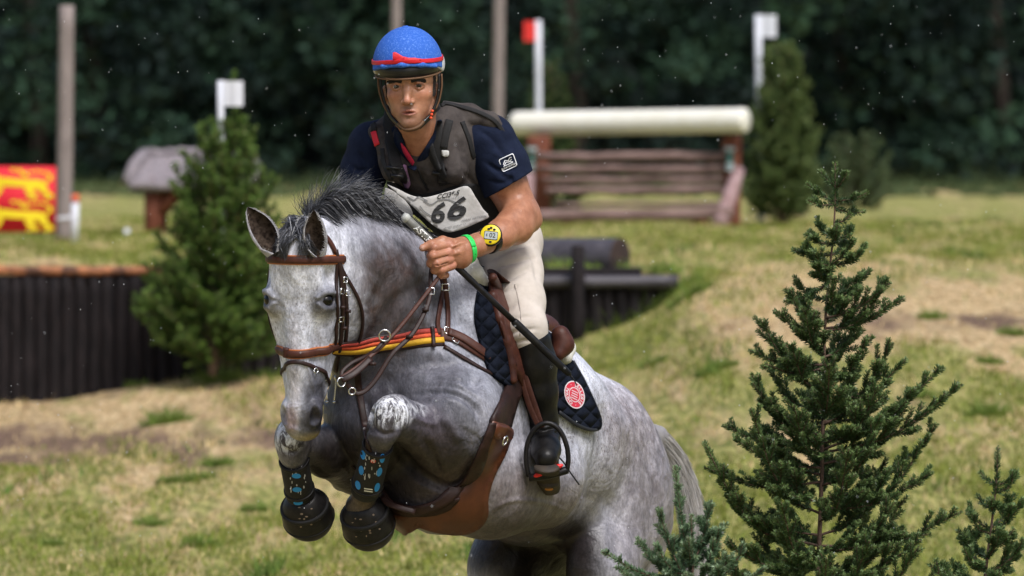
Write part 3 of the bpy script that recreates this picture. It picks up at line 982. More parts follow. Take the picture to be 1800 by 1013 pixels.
for (px, Y, lean, w, lab) in ((112, 44, 6, .064, "thick grey timber post standing left beside the red banner"), (697, 60, 0, .055, "grey timber pole rising straight behind the rider's helmet"), (872, 56, 8, .062, "grey timber pole rising behind the rider's shoulder and the jump")):
    top = 10 if px == 112 else -160
    x = X(px, Y); zb = float(gz(x, Y)) - .1; zt = Z(top, Y)
    P = wobble([(x + X(900 + lean, Y) * t, Y, zb + (zt - zb) * t) for t in np.linspace(0, 1, 12)], .001, 3)
    v, f = tube(P, np.linspace(w, w * .9, 12), 14, rough=.02, seed=int(px))
    tag(MB().add(v, f).done("timber_post", post_m, base=(x, Y, zb)), lab, "post")

# small white posts
def stake(px, Y, py0, py1, w, cap, lab):
    x = X(px, Y); root = thing("stake", (x, Y, Z(py1, Y)), lab, "stake")
    v, f = tube([(x, Y, Z(py1 + 6, Y)), (x + .01, Y, Z(py0, Y))], w, 10); MB().add(v, f).done("shaft", white_p, root)
    if cap:
        v, f = tube([(x + .01, Y, Z(py0, Y)), (x + .01, Y, Z(py0 - 14, Y))], w * 1.04, 10); MB().add(v, f).done("cap", orange_p, root)
        v, f = tube([(x, Y, Z(382, Y)), (X(92, Y), Y, Z(386, Y))], w * .45, 8); MB().add(v, f).done("crossbar", white_p, root)
stake(130, 43, 356, 428, .030, True, "white stake with an orange top right of the red banner")
stake(221, 45, 402, 428, .022, False, "short plain white stake in the grass between banner and spruce")

# banner with two golden lions
def banner():
    Y = 42.5
    root = thing("banner", (X(30, Y), Y, Z(408, Y)), "red cloth banner showing golden striding lions at the far left", "banner")
    red = mat("banner_red", (.72, .012, .03), .7); gold = mat("banner_gold", (.90, .68, .01), .7)
    x0, x1, z0, z1 = X(-52, Y), X(98, Y), Z(408, Y), Z(293, Y)
    wv = lambda x: Y + .012 * math.sin(x * 14)
    V = []; F = []; n = 24
    for s in (0, .006):
        for i in range(n + 1):
            x = x0 + (x1 - x0) * i / n
            V += [(x, wv(x) + s, z0), (x, wv(x) + s, z1)]
    k = 2 * (n + 1)
    for i in range(n):
        a = 2 * i; F += [(a, a + 2, a + 3, a + 1), (a + k, a + 1 + k, a + 3 + k, a + 2 + k), (a, a + k, a + 2 + k, a + 2), (a + 1, a + 3, a + 3 + k, a + 1 + k)]
    F += [(0, 1, k + 1, k), (2 * n, 2 * n + k, 2 * n + 1 + k, 2 * n + 1)]
    MB().add(V, F).done("cloth", red, root)
    # lion passant, drawn in a 0..1 box (x right, y down), facing left
    # strokes as thick tubes flattened on the cloth
    S = [  # body
        [(.22, .36, .10), (.40, .42, .115), (.60, .46, .105), (.78, .48, .12)],
        [(.22, .30, .11), (.12, .24, .10), (.05, .26, .07)],                       # head
        [(.20, .44, .085), (.10, .58, .05), (.00, .62, .035)],                     # raised foreleg
        [(.30, .50, .07), (.30, .74, .045), (.22, .92, .04), (.16, .93, .035)],    # foreleg
        [(.76, .52, .09), (.70, .72, .05), (.78, .90, .045), (.70, .94, .035)],    # hind
        [(.84, .52, .09), (.90, .72, .05), (.98, .88, .045), (.92, .94, .04)],
        [(.86, .44, .035), (.97, .36, .03), (.95, .18, .03), (.80, .10, .03), (.62, .16, .03), (.58, .06, .035), (.50, .05, .04)],  # tail
        [(.66, .22, .035), (.60, .12, .03)], [(.14, .14, .04), (.08, .16, .04)]]
    lay = 0
    for row in range(2):
        bx, by, bw, bh = -44, 296 + row * 56, 136, 56
        mb = MB(); hid = 0
        for st in S:
            q = cr(st, .05)
            for j in range(len(q)):
                rr = q[j][2]; c, f = disc2((0, 0), rr, rr * 1.15, 14)
                lay += 1
                V = []
                for a in c:
                    px = bx + (q[j][0] + a[0]) * bw; py = by + (q[j][1] + a[1]) * bh
                    x = X(px, Y); V.append((x, wv(x) - .004 - (lay % 97) * .00005, Z(py, Y)))
                mb.add(V, f)
        mb.done("lion", gold, root, smooth=False)
banner()

# roofed log obstacle at the left
def roofed():
    Y = 45.5
    root = thing("roofed_jump", (X(330, Y), Y, float(gz(X(330, Y), Y))), "small brown timber jump with a grey thatched roof behind the left spruce", "horse jump")
    rng = np.random.default_rng(4)
    # roof: front slope, back slope, thick edge
    A = [(232, 306), (252, 268), (436, 268), (452, 302), (434, 326), (250, 326)]
    mb = MB()
    xl, xr = X(232, Y), X(452, Y); zr = Z(268, Y); ze = Z(318, Y)
    nu, nv = 40, 12
    for side in (-1, 1):
        V = []; F = []
        for j in range(nv + 1):
            t = j / nv
            for i in range(nu + 1):
                s = i / nu
                l = xl + .10 * (1 - t); r = xr - .08 * (1 - t)
                V.append((l + (r - l) * s, Y + side * .42 * t + rng.normal(0, .008), zr - (zr - ze) * t ** .8 + rng.normal(0, .012) - (.03 if i in (0, nu) else 0)))
        for j in range(nv):
            for i in range(nu):
                a = j * (nu + 1) + i; F.append((a, a + 1, a + nu + 2, a + nu + 1) if side < 0 else (a, a + nu + 1, a + nu + 2, a + 1))
        mb.add(V, F)
        V2 = [(x, y, z - .07) for x, y, z in V]; mb.add(V2, [f[::-1] for f in F])
    P = [(xl + .08 + (xr - xl - .16) * t, Y, zr + .0) for t in np.linspace(0, 1, 20)]
    v, f = tube(wobble(P, .01, 7), .035, 9, rough=.2); mb.add(v, f)
    for side in (-1, 1):
        P = [(xl + (xr - xl) * t, Y + side * .42, ze - .03) for t in np.linspace(0, 1, 26)]
        v, f = tube(wobble(P, .01, 8), .045, 8, rough=.25); mb.add(v, f)
        for x in (xl, xr):
            v, f = tube([(x + (.1 if x == xl else -.08), Y, zr - .02), (x + (.03 if x == xl else -.03), Y + side * .2, (zr + ze) / 2 + .02), (x, Y + side * .42, ze)], .05, 8, rough=.25); mb.add(v, f)
    mb.done("thatched_roof", thatch_m, root)
    for px in (274, 415):
        for sy in (-.3, .3):
            x = X(px, Y); zb = float(gz(x, Y)) - .1
            v, f = tube([(x, Y + sy, zb), (x, Y + sy, ze + .02)], .078, 10, rough=.04); MB().add(v, f).done("post", log_brown, root)
    for sy in (-.33, .33):
        v, f = tube([(X(282, Y), Y + sy, Z(374, Y)), (X(322, Y), Y + sy, Z(330, Y))], .04, 8); MB().add(v, f).done("brace", log_brown, root)
        v, f = tube([(X(408, Y), Y + sy, Z(374, Y)), (X(370, Y), Y + sy, Z(330, Y))], .04, 8); MB().add(v, f).done("brace", log_brown, root)
    v, f = tube([(X(262, Y), Y, Z(330, Y)), (X(425, Y), Y, Z(330, Y))], .05, 10); MB().add(v, f).done("beam", log_brown, root)
    v, f = tube([(X(268, Y), Y, Z(414, Y)), (X(420, Y), Y, Z(414, Y))], .05, 10); MB().add(v, f).done("ground_log", log_brown, root)
roofed()

# background spruces and shrub
auto_fir("spruce_tree", "bushy green spruce in front of the dark log wall left of the horse", 372, 34.3, 652, 222, 136, 1, (.065, .14, .024), (.19, .31, .055), nlen=.030, per_m=420, width=.010, n=150, twig=.20, lean=.10, lw=.72, up=.75, spike=[(405, 300, 412, 125, .45), (400, 310, 452, 222, .4), (420, 300, 447, 235, .3), (395, 300, 392, 240, .3), (440, 380, 492, 312, .4)])
auto_fir("spruce_tree", "tall narrow spruce at the right end of the cream topped jump", 1374, 50.6, 392, 85, 64, 2, (.08, .14, .038), (.20, .26, .08), nlen=.045, per_m=300, width=.014, n=110, twig=.24, lw=.62, up=.8)
auto_fir("spruce_tree", "spruce hidden behind the left post of the cream topped jump", 965, 53.0, 398, 112, 68, 3, (.035, .08, .02), (.12, .17, .05), nlen=.045, per_m=280, width=.014, n=70, twig=.22, up=.8)
auto_fir("shrub", "low loose green shrub behind the tip of the nearest fir", 1500, 62.0, 388, 300, 62, 6, (.075, .12, .05), (.16, .22, .10), nlen=.05, per_m=150, width=.018, n=22, twig=.22, cat="shrub", lw=.35, up=1.5)
# ================================================================== HORSE
HW = np.array((820, 478, 60.))
Ha = np.array((.40, .30, .866)); Ha /= np.linalg.norm(Ha)
Hd = np.array((0, -1., 0)) - Ha * (-Ha[1]); Hd /= np.linalg.norm(Hd); Hl = np.cross(Hd, Ha); Hl *= np.sign(Hl[0])
def H(A, D, L): return HW + A * Ha + D * Hd + L * Hl
HX = [Ha, Hd, Hl]

# head frame
Kf = np.array((-.27, .10, -.955)); Kf /= np.linalg.norm(Kf)       # out of the forehead
Kl = np.cross(Kf, (0, 1, .05)); Kl = Kl / np.linalg.norm(Kl)
if Kl[0] < 0: Kl = -Kl
Kh = np.cross(Kl, Kf); Kh = Kh / np.linalg.norm(Kh)
if Kh[1] < 0: Kh = -Kh
KO = np.array((520, 425, -345.))      # poll front, on the mid line
# h runs down the face, l to the horse's left, f out of the face
def K(h, l, f): return KO + h * Kh + l * Kl + f * Kf

def horse_field(h):
    S = Field((425, 355, -520), (1280, 1480, 800), h)
    # trunk
    S.ell(H(285, -205, 0), (335, 178, 160), HX, 5)
    S.ell(H(30, -235, 0), (225, 195, 128), HX, 40)
    S.rc(H(-70, -60, 0), H(120, -60, 0), 40, 42, 50)
    S.rc(H(120, -80, 0), H(500, -85, 0), 50, 50, 60)
    for s in (-1, 1):
        S.ell(H(-45, -205, s * 66), (75, 165, 52), [Ha + .25 * Hd, Hd - .25 * Ha, Hl], 28)
        S.ell(H(-118, -318, s * 62), (80, 92, 62), HX, 26)
        S.ell(H(70, -290, s * 84), (70, 95, 40), HX, 30)
        S.ell(H(590, -222, s * 60), (146, 156, 72), HX, 40)
        S.ell(H(510, -150, s * 70), (95, 95, 60), HX, 40)
        S.rc(H(582, -232, s * 78), H(500, -395, s * 94), 114, 74, 40, Hl, .72)
        S.rc(H(505, -385, s * 98), H(628, -560, s * 92), 70, 36, 26, Hl, .8)
        S.rc(H(690, -250, s * 60), H(630, -520, s * 92), 60, 20, 30)
        S.ell(H(636, -562, s * 92), (30, 40, 25), HX, 14)
        S.rc(H(636, -565, s * 92), H(600, -735, s * 90), 24, 18, 10, Hl, .8)
        S.ell(H(600, -745, s * 90), (25, 25, 22), HX, 8)
        S.rc(H(600, -745, s * 90), H(560, -800, s * 90), 20, 22, 8)
        S.rc(H(558, -800, s * 90), H(545, -835, s * 90), 30, 38, 6)
    S.ell(H(550, -150, 0), (176, 110, 106), HX, 50)
    # tail dock
    S.chain([(*H(690, -120, 0), 34), (*H(735, -150, 0), 26), (*H(750, -230, 0), 18), (*H(740, -330, 0), 12)], 16)
    S.rc((705, 832, -50), (770, 846, -60), 58, 84, 40)
    S.rc((770, 846, -60), (860, 854, 10), 84, 86, 40)
    S.rc((860, 856, 20), (950, 850, 120), 84, 80, 40)
    # belly line between ribs and flank, sheath
    S.ell(H(330, -345, 0), (90, 45, 60), HX, 30)
    # neck
    NL = np.array((.76, 0, -.65))
    neck = [(*H(30, -170, 0), 165), (725, 560, -60, 138), (665, 505, -150, 106), (605, 468, -235, 80), (566, 447, -300, 60)]
    S.chain(neck, 36, NL, .56)
    S.chain([(820, 500, 55, 34), (745, 447, -40, 30), (670, 410, -130, 27), (605, 394, -215, 25), (560, 400, -285, 24)], 26)
    # throat and windpipe
    S.chain([(598, 520, -255, 50), (625, 600, -150, 58), (650, 680, -50, 66)], 30, NL, .8)
    # forelegs, folded
    # left (image right)
    S.rc(H(-110, -300, 90), (790, 800, -70), 80, 60, 30, Hl, .8)
    S.ell((778, 780, -135), (58, 66, 66), None, 14)
    S.rc((770, 800, -120), (797, 842, -80), 48, 22, 14)
    S.rc((735, 735, -215), (700, 715, -262), 24, 22, 12)
    S.chain([(770, 775, -150, 58), (735, 755, -205, 43), (703, 742, -250, 33), (688, 738, -268, 35)], 14)
    S.ell((682, 734, -284), (33, 36, 36), None, 8)
    S.ell((672, 756, -290), (29, 34, 28), None, 8); S.ell((662, 734, -300), (14, 18, 14), None, 8); S.ell((690, 762, -300), (12, 16, 12), None, 8); S.ell((700, 722, -280), (16, 14, 24), None, 8)
    S.chain([(668, 770, -276, 25), (655, 820, -220, 20), (642, 868, -165, 20), (634, 890, -140, 26)], 8)
    S.chain([(634, 892, -140, 24), (642, 925, -120, 24)], 8)
    S.rc((642, 915, -128), (650, 930, -108), 30, 36, 6)
    # right (image left)
    S.rc(H(-110, -300, -95), (655, 815, 10), 84, 62, 36)
    S.ell((622, 812, 0), (56, 50, 60), None, 26)
    S.chain([(625, 815, 0, 50), (575, 795, -85, 44), (535, 780, -150, 32), (520, 775, -178, 32)], 12)
    S.rc((610, 800, 30), (597, 850, 24), 26, 10, 16)
    S.ell((513, 772, -190), (31, 38, 34), None, 10)
    S.ell((514, 795, -188), (25, 28, 26), None, 8)
    S.chain([(516, 800, -182, 22), (522, 840, -140, 19), (530, 872, -104, 19), (538, 885, -90, 25)], 8)
    S.rc((538, 888, -88), (545, 912, -70), 24, 32, 8)
    # folds: between forearm and shoulder, elbow, flank
    S.chain([(735, 690, -150, 5), (775, 692, -150, 8), (812, 705, -120, 8), (838, 735, -90, 6)], 18, op='sub')
    # groove shoulder / neck
    S.chain([(*H(-150, -60, 96), 10), (*H(-125, -150, 128), 12), (*H(-165, -250, 120), 8)], 26, op='sub')
    return S

def horse_head(S, f=1):
    # skull and nose
    S.ell(K(28, 0, -38), (62, 52, 58), [Kh, Kl, Kf], 24)                       # poll
    S.ell(K(70, 0, -42), (80, 58, 54), [Kh, Kl, Kf], 24)                       # forehead
    for s in (-1, 1):
        S.rc(K(60, s * 26, -20), K(112, s * 42, -20), 24, 20, 16)              # brow
        S.ell(K(103, s * 46, -22), (27, 18, 26), [Kh, Kl, Kf], 10)             # orbit
        S.rc(K(128, s * 44, -40), K(228, s * 30, -34), 13, 6, 12)              # facial crest
        S.ell(K(118, s * 46, -108), (84, 24, 78), [Kh, Kl, Kf], 22)            # jowl
        S.rc(K(165, s * 28, -118), K(275, s * 17, -72), 20, 12, 18)            # jaw bar
    S.chain([(*K(95, 0, -48), 54), (*K(170, 0, -46), 43), (*K(240, 0, -38), 33), (*K(290, 0, -34), 31)], 16)
    S.chain([(*K(130, 0, -14), 24), (*K(220, 0, -10), 20), (*K(285, 0, -12), 18)], 14)     # nasal bone
    S.chain([(*K(120, 0, -100), 48), (*K(210, 0, -74), 32), (*K(290, 0, -56), 24)], 20)
    # muzzle
    S.ell(K(308, 0, -26), (32, 35, 27), [Kh, Kl, Kf], 16)
    S.ell(K(334, 0, -34), (22, 30, 24), [Kh, Kl, Kf], 14)
    S.ell(K(326, 0, -66), (20, 22, 18), [Kh, Kl, Kf], 10)                      # chin
    for s in (-1, 1):
        S.ell(K(305, s * 25, -16), (24, 12, 17), [Kh, Kl, Kf], 8)              # nostril wing
        S.ell(K(307, s * 31, -4), (15, 9, 10), [Kh + .2 * Kf, Kl, Kf], 5, 'sub')
        S.rc(K(300, s * 30, -6), K(318, s * 28, -4), 4, 7, 4, op='sub')
        S.ell(K(103, s * 58, -8), (10, 11, 12), [Kh, Kl, Kf], 5, 'sub')        # eye opening
        S.ell(K(104, s * 47, -14), (12, 11, 14), [Kh, Kl, Kf], 2)              # eyeball bed
        S.chain([(*K(97, s * 65, -30), 3.2), (*K(90, s * 62, -15), 4.6), (*K(89, s * 53, 2), 4.2), (*K(98, s * 40, 7), 3)], 4)   # upper lid
        S.chain([(*K(112, s * 64, -28), 2.8), (*K(118.5, s * 60, -13), 3), (*K(118, s * 51, 0), 3), (*K(109, s * 40, 6), 2.6)], 4)
        S.rc(K(140, s * 58, -46), K(190, s * 44, -44), 3, 3, 8, op='sub')
        S.ell(K(62, s * 56, -14), (16, 9, 12), [Kh, Kl, Kf], 12, 'sub')        # hollow over the eye
    # mouth line
    S.rc(K(330, 34, -46), K(290, 34, -58), 2.5, 2, 4, op='sub')
    S.rc(K(330, -34, -46), K(290, -34, -58), 2.5, 2, 4, op='sub')
    return S

def paint(V, base, blobs, wide=False):
    C = np.tile(np.array(base, float), (len(V), 1))
    for b in blobs:
        c, r, col, st = b[:4]
        if wide and c[2] > -262: r = (r[0], r[1], r[2] * 1.8)
        q = (V - np.array(c, float)) / np.array(r, float)
        dd = np.sqrt((q ** 2).sum(1))
        wgt = np.clip(1.5 - dd, 0, 1); wgt = wgt * wgt * (3 - 2 * wgt) * st
        C = C * (1 - wgt[:, None]) + np.array(col)[None] * wgt[:, None]
    return C


def cut(S, n, c, k=2):
    n = np.array(n, np.float32); n /= np.linalg.norm(n); c = np.array(c, np.float32)
    d = (S.ax[0][:, None, None] - c[0]) * n[0] + (S.ax[1][None, :, None] - c[1]) * n[1] + (S.ax[2][None, None, :] - c[2]) * n[2]
    hh = np.maximum(k - np.abs(S.F - d), 0) / k
    S.F = (np.maximum(S.F, d) + hh * hh * k * .25).astype(np.float32)

_S = horse_field(2.8)
horse_head(_S)
hV, hF = _S.surf()
del _S

hN = vnormals(hV, hF)
if (hN[:, 2] * (hV[:, 2] - hV[:, 2].mean())).sum() < 0: hN = -hN
hD = np.zeros(len(hV))
def engrave(pts, depth, width, fadeends=True, wr=None):
    """skin fold (depth>0) or vein / ridge (depth<0) on the side of the horse that faces the rider's left"""
    P = cr(np.array(pts, float), 4)
    lo = P.min(0) - width * 3; hi = P.max(0) + width * 3
    idx = np.where((hV[:, 0] > lo[0]) & (hV[:, 0] < hi[0]) & (hV[:, 1] > lo[1]) & (hV[:, 1] < hi[1]) & (hN[:, 2] < .15) & ((hV[:, 2] < wr) if wr is not None else True))[0]
    q = hV[idx, :2]; best = np.full(len(idx), 1e9); bt = np.zeros(len(idx))
    for k, p in enumerate(P):
        d = ((q - p) ** 2).sum(1); m = d < best; best[m] = d[m]; bt[m] = k / (len(P) - 1)
    g = np.exp(-best / width ** 2)
    if fadeends: g *= np.clip(np.sin(np.pi * np.clip(bt, .03, .97)) * 1.6, 0, 1)
    hD[idx] += -depth * (1.5 if depth > 0 else 1.3) * g
engrave([(722, 700), (760, 688), (800, 692), (832, 712), (850, 748)], 7, 7)
engrave([(735, 680), (785, 676), (828, 692), (850, 712)], 3, 3.5)
engrave([(750, 669), (800, 668), (838, 682)], 2, 3)
engrave([(700, 778), (712, 808), (742, 838), (785, 858), (815, 850), (830, 820)], 8, 9)
engrave([(742, 768), (760, 800), (772, 838)], 4, 8)
engrave([(760, 735), (790, 745), (812, 780)], -4, 10)
engrave([(720, 728), (745, 742), (770, 748)], -3, 5)
engrave([(640, 690), (648, 730), (655, 770)], 7, 12)
engrave([(690, 660), (740, 640), (790, 640), (830, 668), (845, 710)], 5, 14)
engrave([(770, 620), (800, 640), (825, 680)], -5, 16)
engrave([(690, 640), (680, 680), (690, 710)], -3, 12)
engrave([(1010, 925), (1035, 890), (1052, 830), (1062, 760), (1060, 700)], 9, 14)
engrave([(1085, 700), (1105, 760), (1112, 840), (1100, 920)], -5, 22)
engrave([(1130, 770), (1150, 850), (1150, 950)], 4, 14)
engrave([(990, 700), (1010, 790), (1000, 880)], -3, 14)
engrave([(950, 660), (965, 760), (955, 860)], 2.5, 16)
engrave([(1060, 860), (1085, 930), (1080, 1000)], 5, 14)
engrave([(620, 640), (650, 600), (690, 540), (740, 500), (790, 470)], 5, 14)
engrave([(640, 560), (665, 520), (690, 470)], 3, 12)
engrave([(700, 560), (740, 560), (780, 550)], -3, 18)
for k in range(7): engrave([(872 + k * 5, 560 + k * 22), (880 + k * 4, 575 + k * 20)], 1.5, 4)
for k in range(9): engrave([(795 + k * 7 + 3 * math.sin(k * 2), 742 + k * 3), (815 + k * 6, 760 + k * 4 + 3 * math.cos(k * 3)), (825 + k * 5, 790 + k * 4)], 1.2, 2.6)
# veins of the face, forearm and belly
engrave([(548, 590), (542, 630), (548, 670), (556, 700)], -2.4, 3)
engrave([(555, 575), (560, 610), (552, 650)], 2.5, 5)
engrave([(560, 560), (548, 620), (532, 680), (524, 720)], 2.5, 9)
engrave([(486, 560), (492, 620), (503, 680)], 2.5, 7)
engrave([(545, 712), (552, 703), (566, 706), (575, 718)], -2, 3)
engrave([(660, 725), (680, 712), (700, 722)], -3, 5); engrave([(655, 752), (676, 764), (696, 758)], 3, 4); engrave([(700, 712), (704, 735), (698, 758)], 4, 5)
engrave([(500, 760), (514, 752), (528, 760)], -2.5, 4); engrave([(500, 790), (514, 796), (528, 790)], 3, 4)
engrave([(860, 900), (900, 880), (960, 885), (1000, 900)], -2, 4)
engrave([(900, 800), (930, 840), (980, 860)], -1.6, 3.5)
hV = hV + hN * hD[:, None]
HS = Surf(hV, hF)

def coat():
    m = bpy.data.materials.new("horse_coat"); m.use_nodes = True
    nt = m.node_tree; N = nt.nodes; L = nt.links; b = N["Principled BSDF"]
    b.inputs["Roughness"].default_value = .50; b.inputs["Specular IOR Level"].default_value = .32
    tc = N.new("ShaderNodeTexCoord")
    a = N.new("ShaderNodeVertexColor"); a.layer_name = "Col"
    a2 = N.new("ShaderNodeVertexColor"); a2.layer_name = "Msk"
    sp = N.new("ShaderNodeSeparateColor"); L.new(a2.outputs[0], sp.inputs[0])
    def mp(st):
        x = N.new("ShaderNodeMapping"); x.inputs["Scale"].default_value = st; L.new(tc.outputs["Object"], x.inputs[0]); return x.outputs[0]
    def noise(sc, det=5, st=(1, 1, 1), ro=.6, dist=0):
        n = N.new("ShaderNodeTexNoise"); n.inputs["Scale"].default_value = sc; n.inputs["Detail"].default_value = det; n.inputs["Roughness"].default_value = ro
        n.inputs["Distortion"].default_value = dist
        L.new(mp(st), n.inputs["Vector"]); return n.outputs[0]
    def rng(s, a_, b_, c=0, d=1):
        r = N.new("ShaderNodeMapRange"); r.inputs[1].default_value = a_; r.inputs[2].default_value = b_; r.inputs[3].default_value = c; r.inputs[4].default_value = d
        L.new(s, r.inputs[0]); return r.outputs[0]
    def mul(x, y):
        n = N.new("ShaderNodeMath"); n.operation = 'MULTIPLY'; L.new(x, n.inputs[0])
        if isinstance(y, float): n.inputs[1].default_value = y
        else: L.new(y, n.inputs[1])
        return n.outputs[0]
    def mix(f, c1, c2, bt='MIX'):
        x = N.new("ShaderNodeMix"); x.data_type = 'RGBA'; x.blend_type = bt; L.new(f, x.inputs[0])
        for i, c in ((6, c1), (7, c2)):
            if isinstance(c, tuple): x.inputs[i].default_value = (*c, 1)
            else: L.new(c, x.inputs[i])
        return x.outputs[2]
    vo = N.new("ShaderNodeTexVoronoi"); vo.feature = 'SMOOTH_F1'; vo.inputs["Scale"].default_value = 30; vo.inputs["Smoothness"].default_value = .5
    vm = N.new("ShaderNodeMix"); vm.data_type = 'VECTOR'; vm.inputs[0].default_value = .06
    nn = N.new("ShaderNodeTexNoise"); nn.inputs["Scale"].default_value = 9; nn.inputs["Detail"].default_value = 4; L.new(tc.outputs["Object"], nn.inputs["Vector"])
    L.new(tc.outputs["Object"], vm.inputs[4]); L.new(nn.outputs[1], vm.inputs[5]); L.new(vm.outputs[1], vo.inputs["Vector"])
    dap = rng(vo.outputs[0], .22, .62)
    c = a.outputs[0]
    # brown hair between light dapples, broken up by finer noise
    bw = mul(mul(rng(dap, 0, 1, .35, 1.0), rng(noise(9, 6, ro=.7), .34, .54)), sp.outputs[0])
    c = mix(bw, c, (.060, .040, .034))
    # clouding of the grey at several sizes
    g1 = rng(noise(4.5, 9, ro=.72), .34, .66, .72, 1.20)
    g2 = rng(noise(26, 7, (1, 1, .6), .7), .34, .66, .62, 1.34)
    g3 = rng(noise(150, 4, (1, 1, .4), .7), .32, .68, .70, 1.26)
    gg = mul(mul(g1, g2), g3)
    cc = N.new("ShaderNodeCombineColor")
    for q_, k_ in enumerate((.955, .98, 1.07)): L.new(mul(gg, k_), cc.inputs[q_])
    one = N.new("ShaderNodeValue"); one.outputs[0].default_value = 1.0
    c = mix(one.outputs[0], c, cc.outputs[0], 'MULTIPLY')
    # dark flecks
    fl = mul(rng(noise(210, 3, (1, 1, .5)), .55, .66), sp.outputs[1])
    c = mix(fl, c, (.09, .065, .055))
    # sweat foam
    fo = mul(rng(noise(34, 8, (1.4, 1.4, .55), .8, .8), .44, .56), sp.outputs[2])
    c = mix(fo, c, (.80, .82, .88))
    L.new(c, b.inputs["Base Color"])
    # wet patches
    L.new(rng(noise(8, 6), 0.35, 0.65, .28, .58), b.inputs["Roughness"])
    bp = N.new("ShaderNodeBump"); bp.inputs["Strength"].default_value = .6; bp.inputs["Distance"].default_value = .004
    L.new(noise(70, 6, (1, 1, .5)), bp.inputs["Height"])
    bp2 = N.new("ShaderNodeBump"); bp2.inputs["Strength"].default_value = .5; bp2.inputs["Distance"].default_value = .016
    L.new(noise(13, 4, (1, 1, 1), .5, 1.2), bp2.inputs["Height"]); L.new(bp.outputs[0], bp2.inputs["Normal"]); L.new(bp2.outputs[0], b.inputs["Normal"])
    return m
coat_m = coat()

WH = (.88, .88, .90); LG = (.50, .50, .53); MG = (.13, .13, .15); DG = (.045, .042, .05); DK = (.026, .021, .020); BR = (.10, .072, .058)
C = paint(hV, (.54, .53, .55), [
    ((640, 560, -150), (150, 170, 170), MG, .85), ((690, 540, -190), (90, 90, 120), (.10, .088, .088), .85), ((660, 640, -180), (90, 60, 120), (.075, .070, .08), .8), ((662, 528, -230), (62, 84, 100), (.060, .048, .044), .92), ((730, 560, -180), (50, 60, 90), (.11, .10, .10), .6),            # neck
    ((700, 690, -150), (180, 120, 200), (.115, .115, .13), .9),  # chest
    ((640, 740, -80), (110, 80, 160), DG, .8),
    ((700, 850, -60), (120, 70, 160), DK, .9),
    ((770, 790, -150), (80, 75, 110), (.024, .020, .023), .98),        # left forearm
    ((740, 745, -200), (50, 30, 60), (.075, .062, .075), .7),
    ((785, 845, -160), (70, 44, 90), (.05, .034, .028), .85), ((720, 820, -150), (70, 60, 120), (.035, .028, .027), .9),
    ((600, 810, -60), (90, 60, 120), DK, 1.0),               # right forearm
    ((650, 860, 0), (60, 60, 60), BR, .6),
    ((678, 745, -285), (44, 48, 50), (.055, .048, .05), 1),
    ((513, 775, -190), (38, 45, 45), (.06, .05, .05), 1),
    ((640, 900, -150), (50, 90, 120), DK, 1), ((535, 880, -100), (50, 80, 100), DK, 1),
    ((633, 885, -160), (20, 24, 30), (.13, .095, .065), .9),
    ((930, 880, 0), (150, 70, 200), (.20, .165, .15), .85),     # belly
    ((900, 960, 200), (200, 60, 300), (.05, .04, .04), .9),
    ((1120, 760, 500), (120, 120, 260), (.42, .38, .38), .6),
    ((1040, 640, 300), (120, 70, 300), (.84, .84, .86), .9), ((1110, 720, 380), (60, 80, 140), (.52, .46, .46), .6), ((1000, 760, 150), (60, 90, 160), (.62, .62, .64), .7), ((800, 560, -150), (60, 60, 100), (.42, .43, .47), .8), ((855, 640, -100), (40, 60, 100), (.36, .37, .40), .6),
    ((940, 990, 400), (95, 80, 130), (.008, .006, .006), 1), ((1010, 980, 300), (40, 70, 90), (.03, .025, .025), .9),  # shade between the hind legs, painted into the coat of the far thigh
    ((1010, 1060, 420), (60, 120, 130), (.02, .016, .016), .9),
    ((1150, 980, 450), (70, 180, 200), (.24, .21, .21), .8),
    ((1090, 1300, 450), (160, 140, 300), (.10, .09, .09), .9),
    (K(150, 0, -40), (95, 190, 75), WH, 1.0),                 # head
    (K(40, 0, -30), (80, 70, 80), WH, 1.0),
    (K(110, 30, -100), (70, 60, 50), (.50, .50, .53), .7),
    (K(106, 50, -14), (30, 28, 30), (.055, .055, .065), .97),
    (K(106, -50, -14), (28, 26, 28), (.08, .08, .09), .9),
    (K(150, 48, -40), (22, 45, 26), (.20, .20, .22), .8),
    (K(215, 26, -20), (22, 60, 26), (.30, .30, .33), .7),
    (K(280, 24, -25), (32, 54, 42), (.065, .065, .078), .95),
    (K(318, 20, -30), (40, 36, 42), (.030, .030, .038), 1), (K(307, 31, -6), (15, 9, 12), (.004, .004, .005), 1),  # muzzle skin; nostril hollow painted near black to deepen its shade
    (K(318, -28, -30), (14, 34, 40), (.07, .07, .08), .8),
    (K(200, -6, -4), (11, 130, 24), (.72, .68, .68), .95), (K(312, -14, -8), (11, 26, 20), (.55, .42, .41), .95),
    (K(349, 8, -40), (34, 11, 30), (.30, .22, .07), .8),
], wide=True)
def fade(c, r, st=1.0): 
    q = np.sqrt((((hV - np.array(c, float)) / np.array(r, float)) ** 2).sum(1)); w = np.clip(1.4 - q, 0, 1); return w * st
M = np.zeros((len(hV), 3))
M[:, 0] = np.clip(fade((690, 530, -180), (85, 110, 150), 1.1) + fade((1130, 760, 400), (100, 160, 240), .5) + fade((930, 860, 0), (160, 90, 200), .55) + fade((770, 790, -120), (80, 80, 120), .3) + .12, 0, 1)
M[:, 1] = np.clip(fade(K(120, 0, -30), (120, 150, 120), .5) + fade((1080, 720, 300), (150, 140, 300), 1.0) + fade((950, 800, 50), (160, 140, 200), .35), 0, 1)
M[:, 2] = np.clip(1.7 * fade((684, 722, -300), (40, 26, 44)) + 1.5 * fade((503, 762, -205), (28, 32, 40)) + .9 * fade((722, 722, -240), (26, 14, 30)), 0, 1)
hb = uvw((1120, 1351, 480))[0]
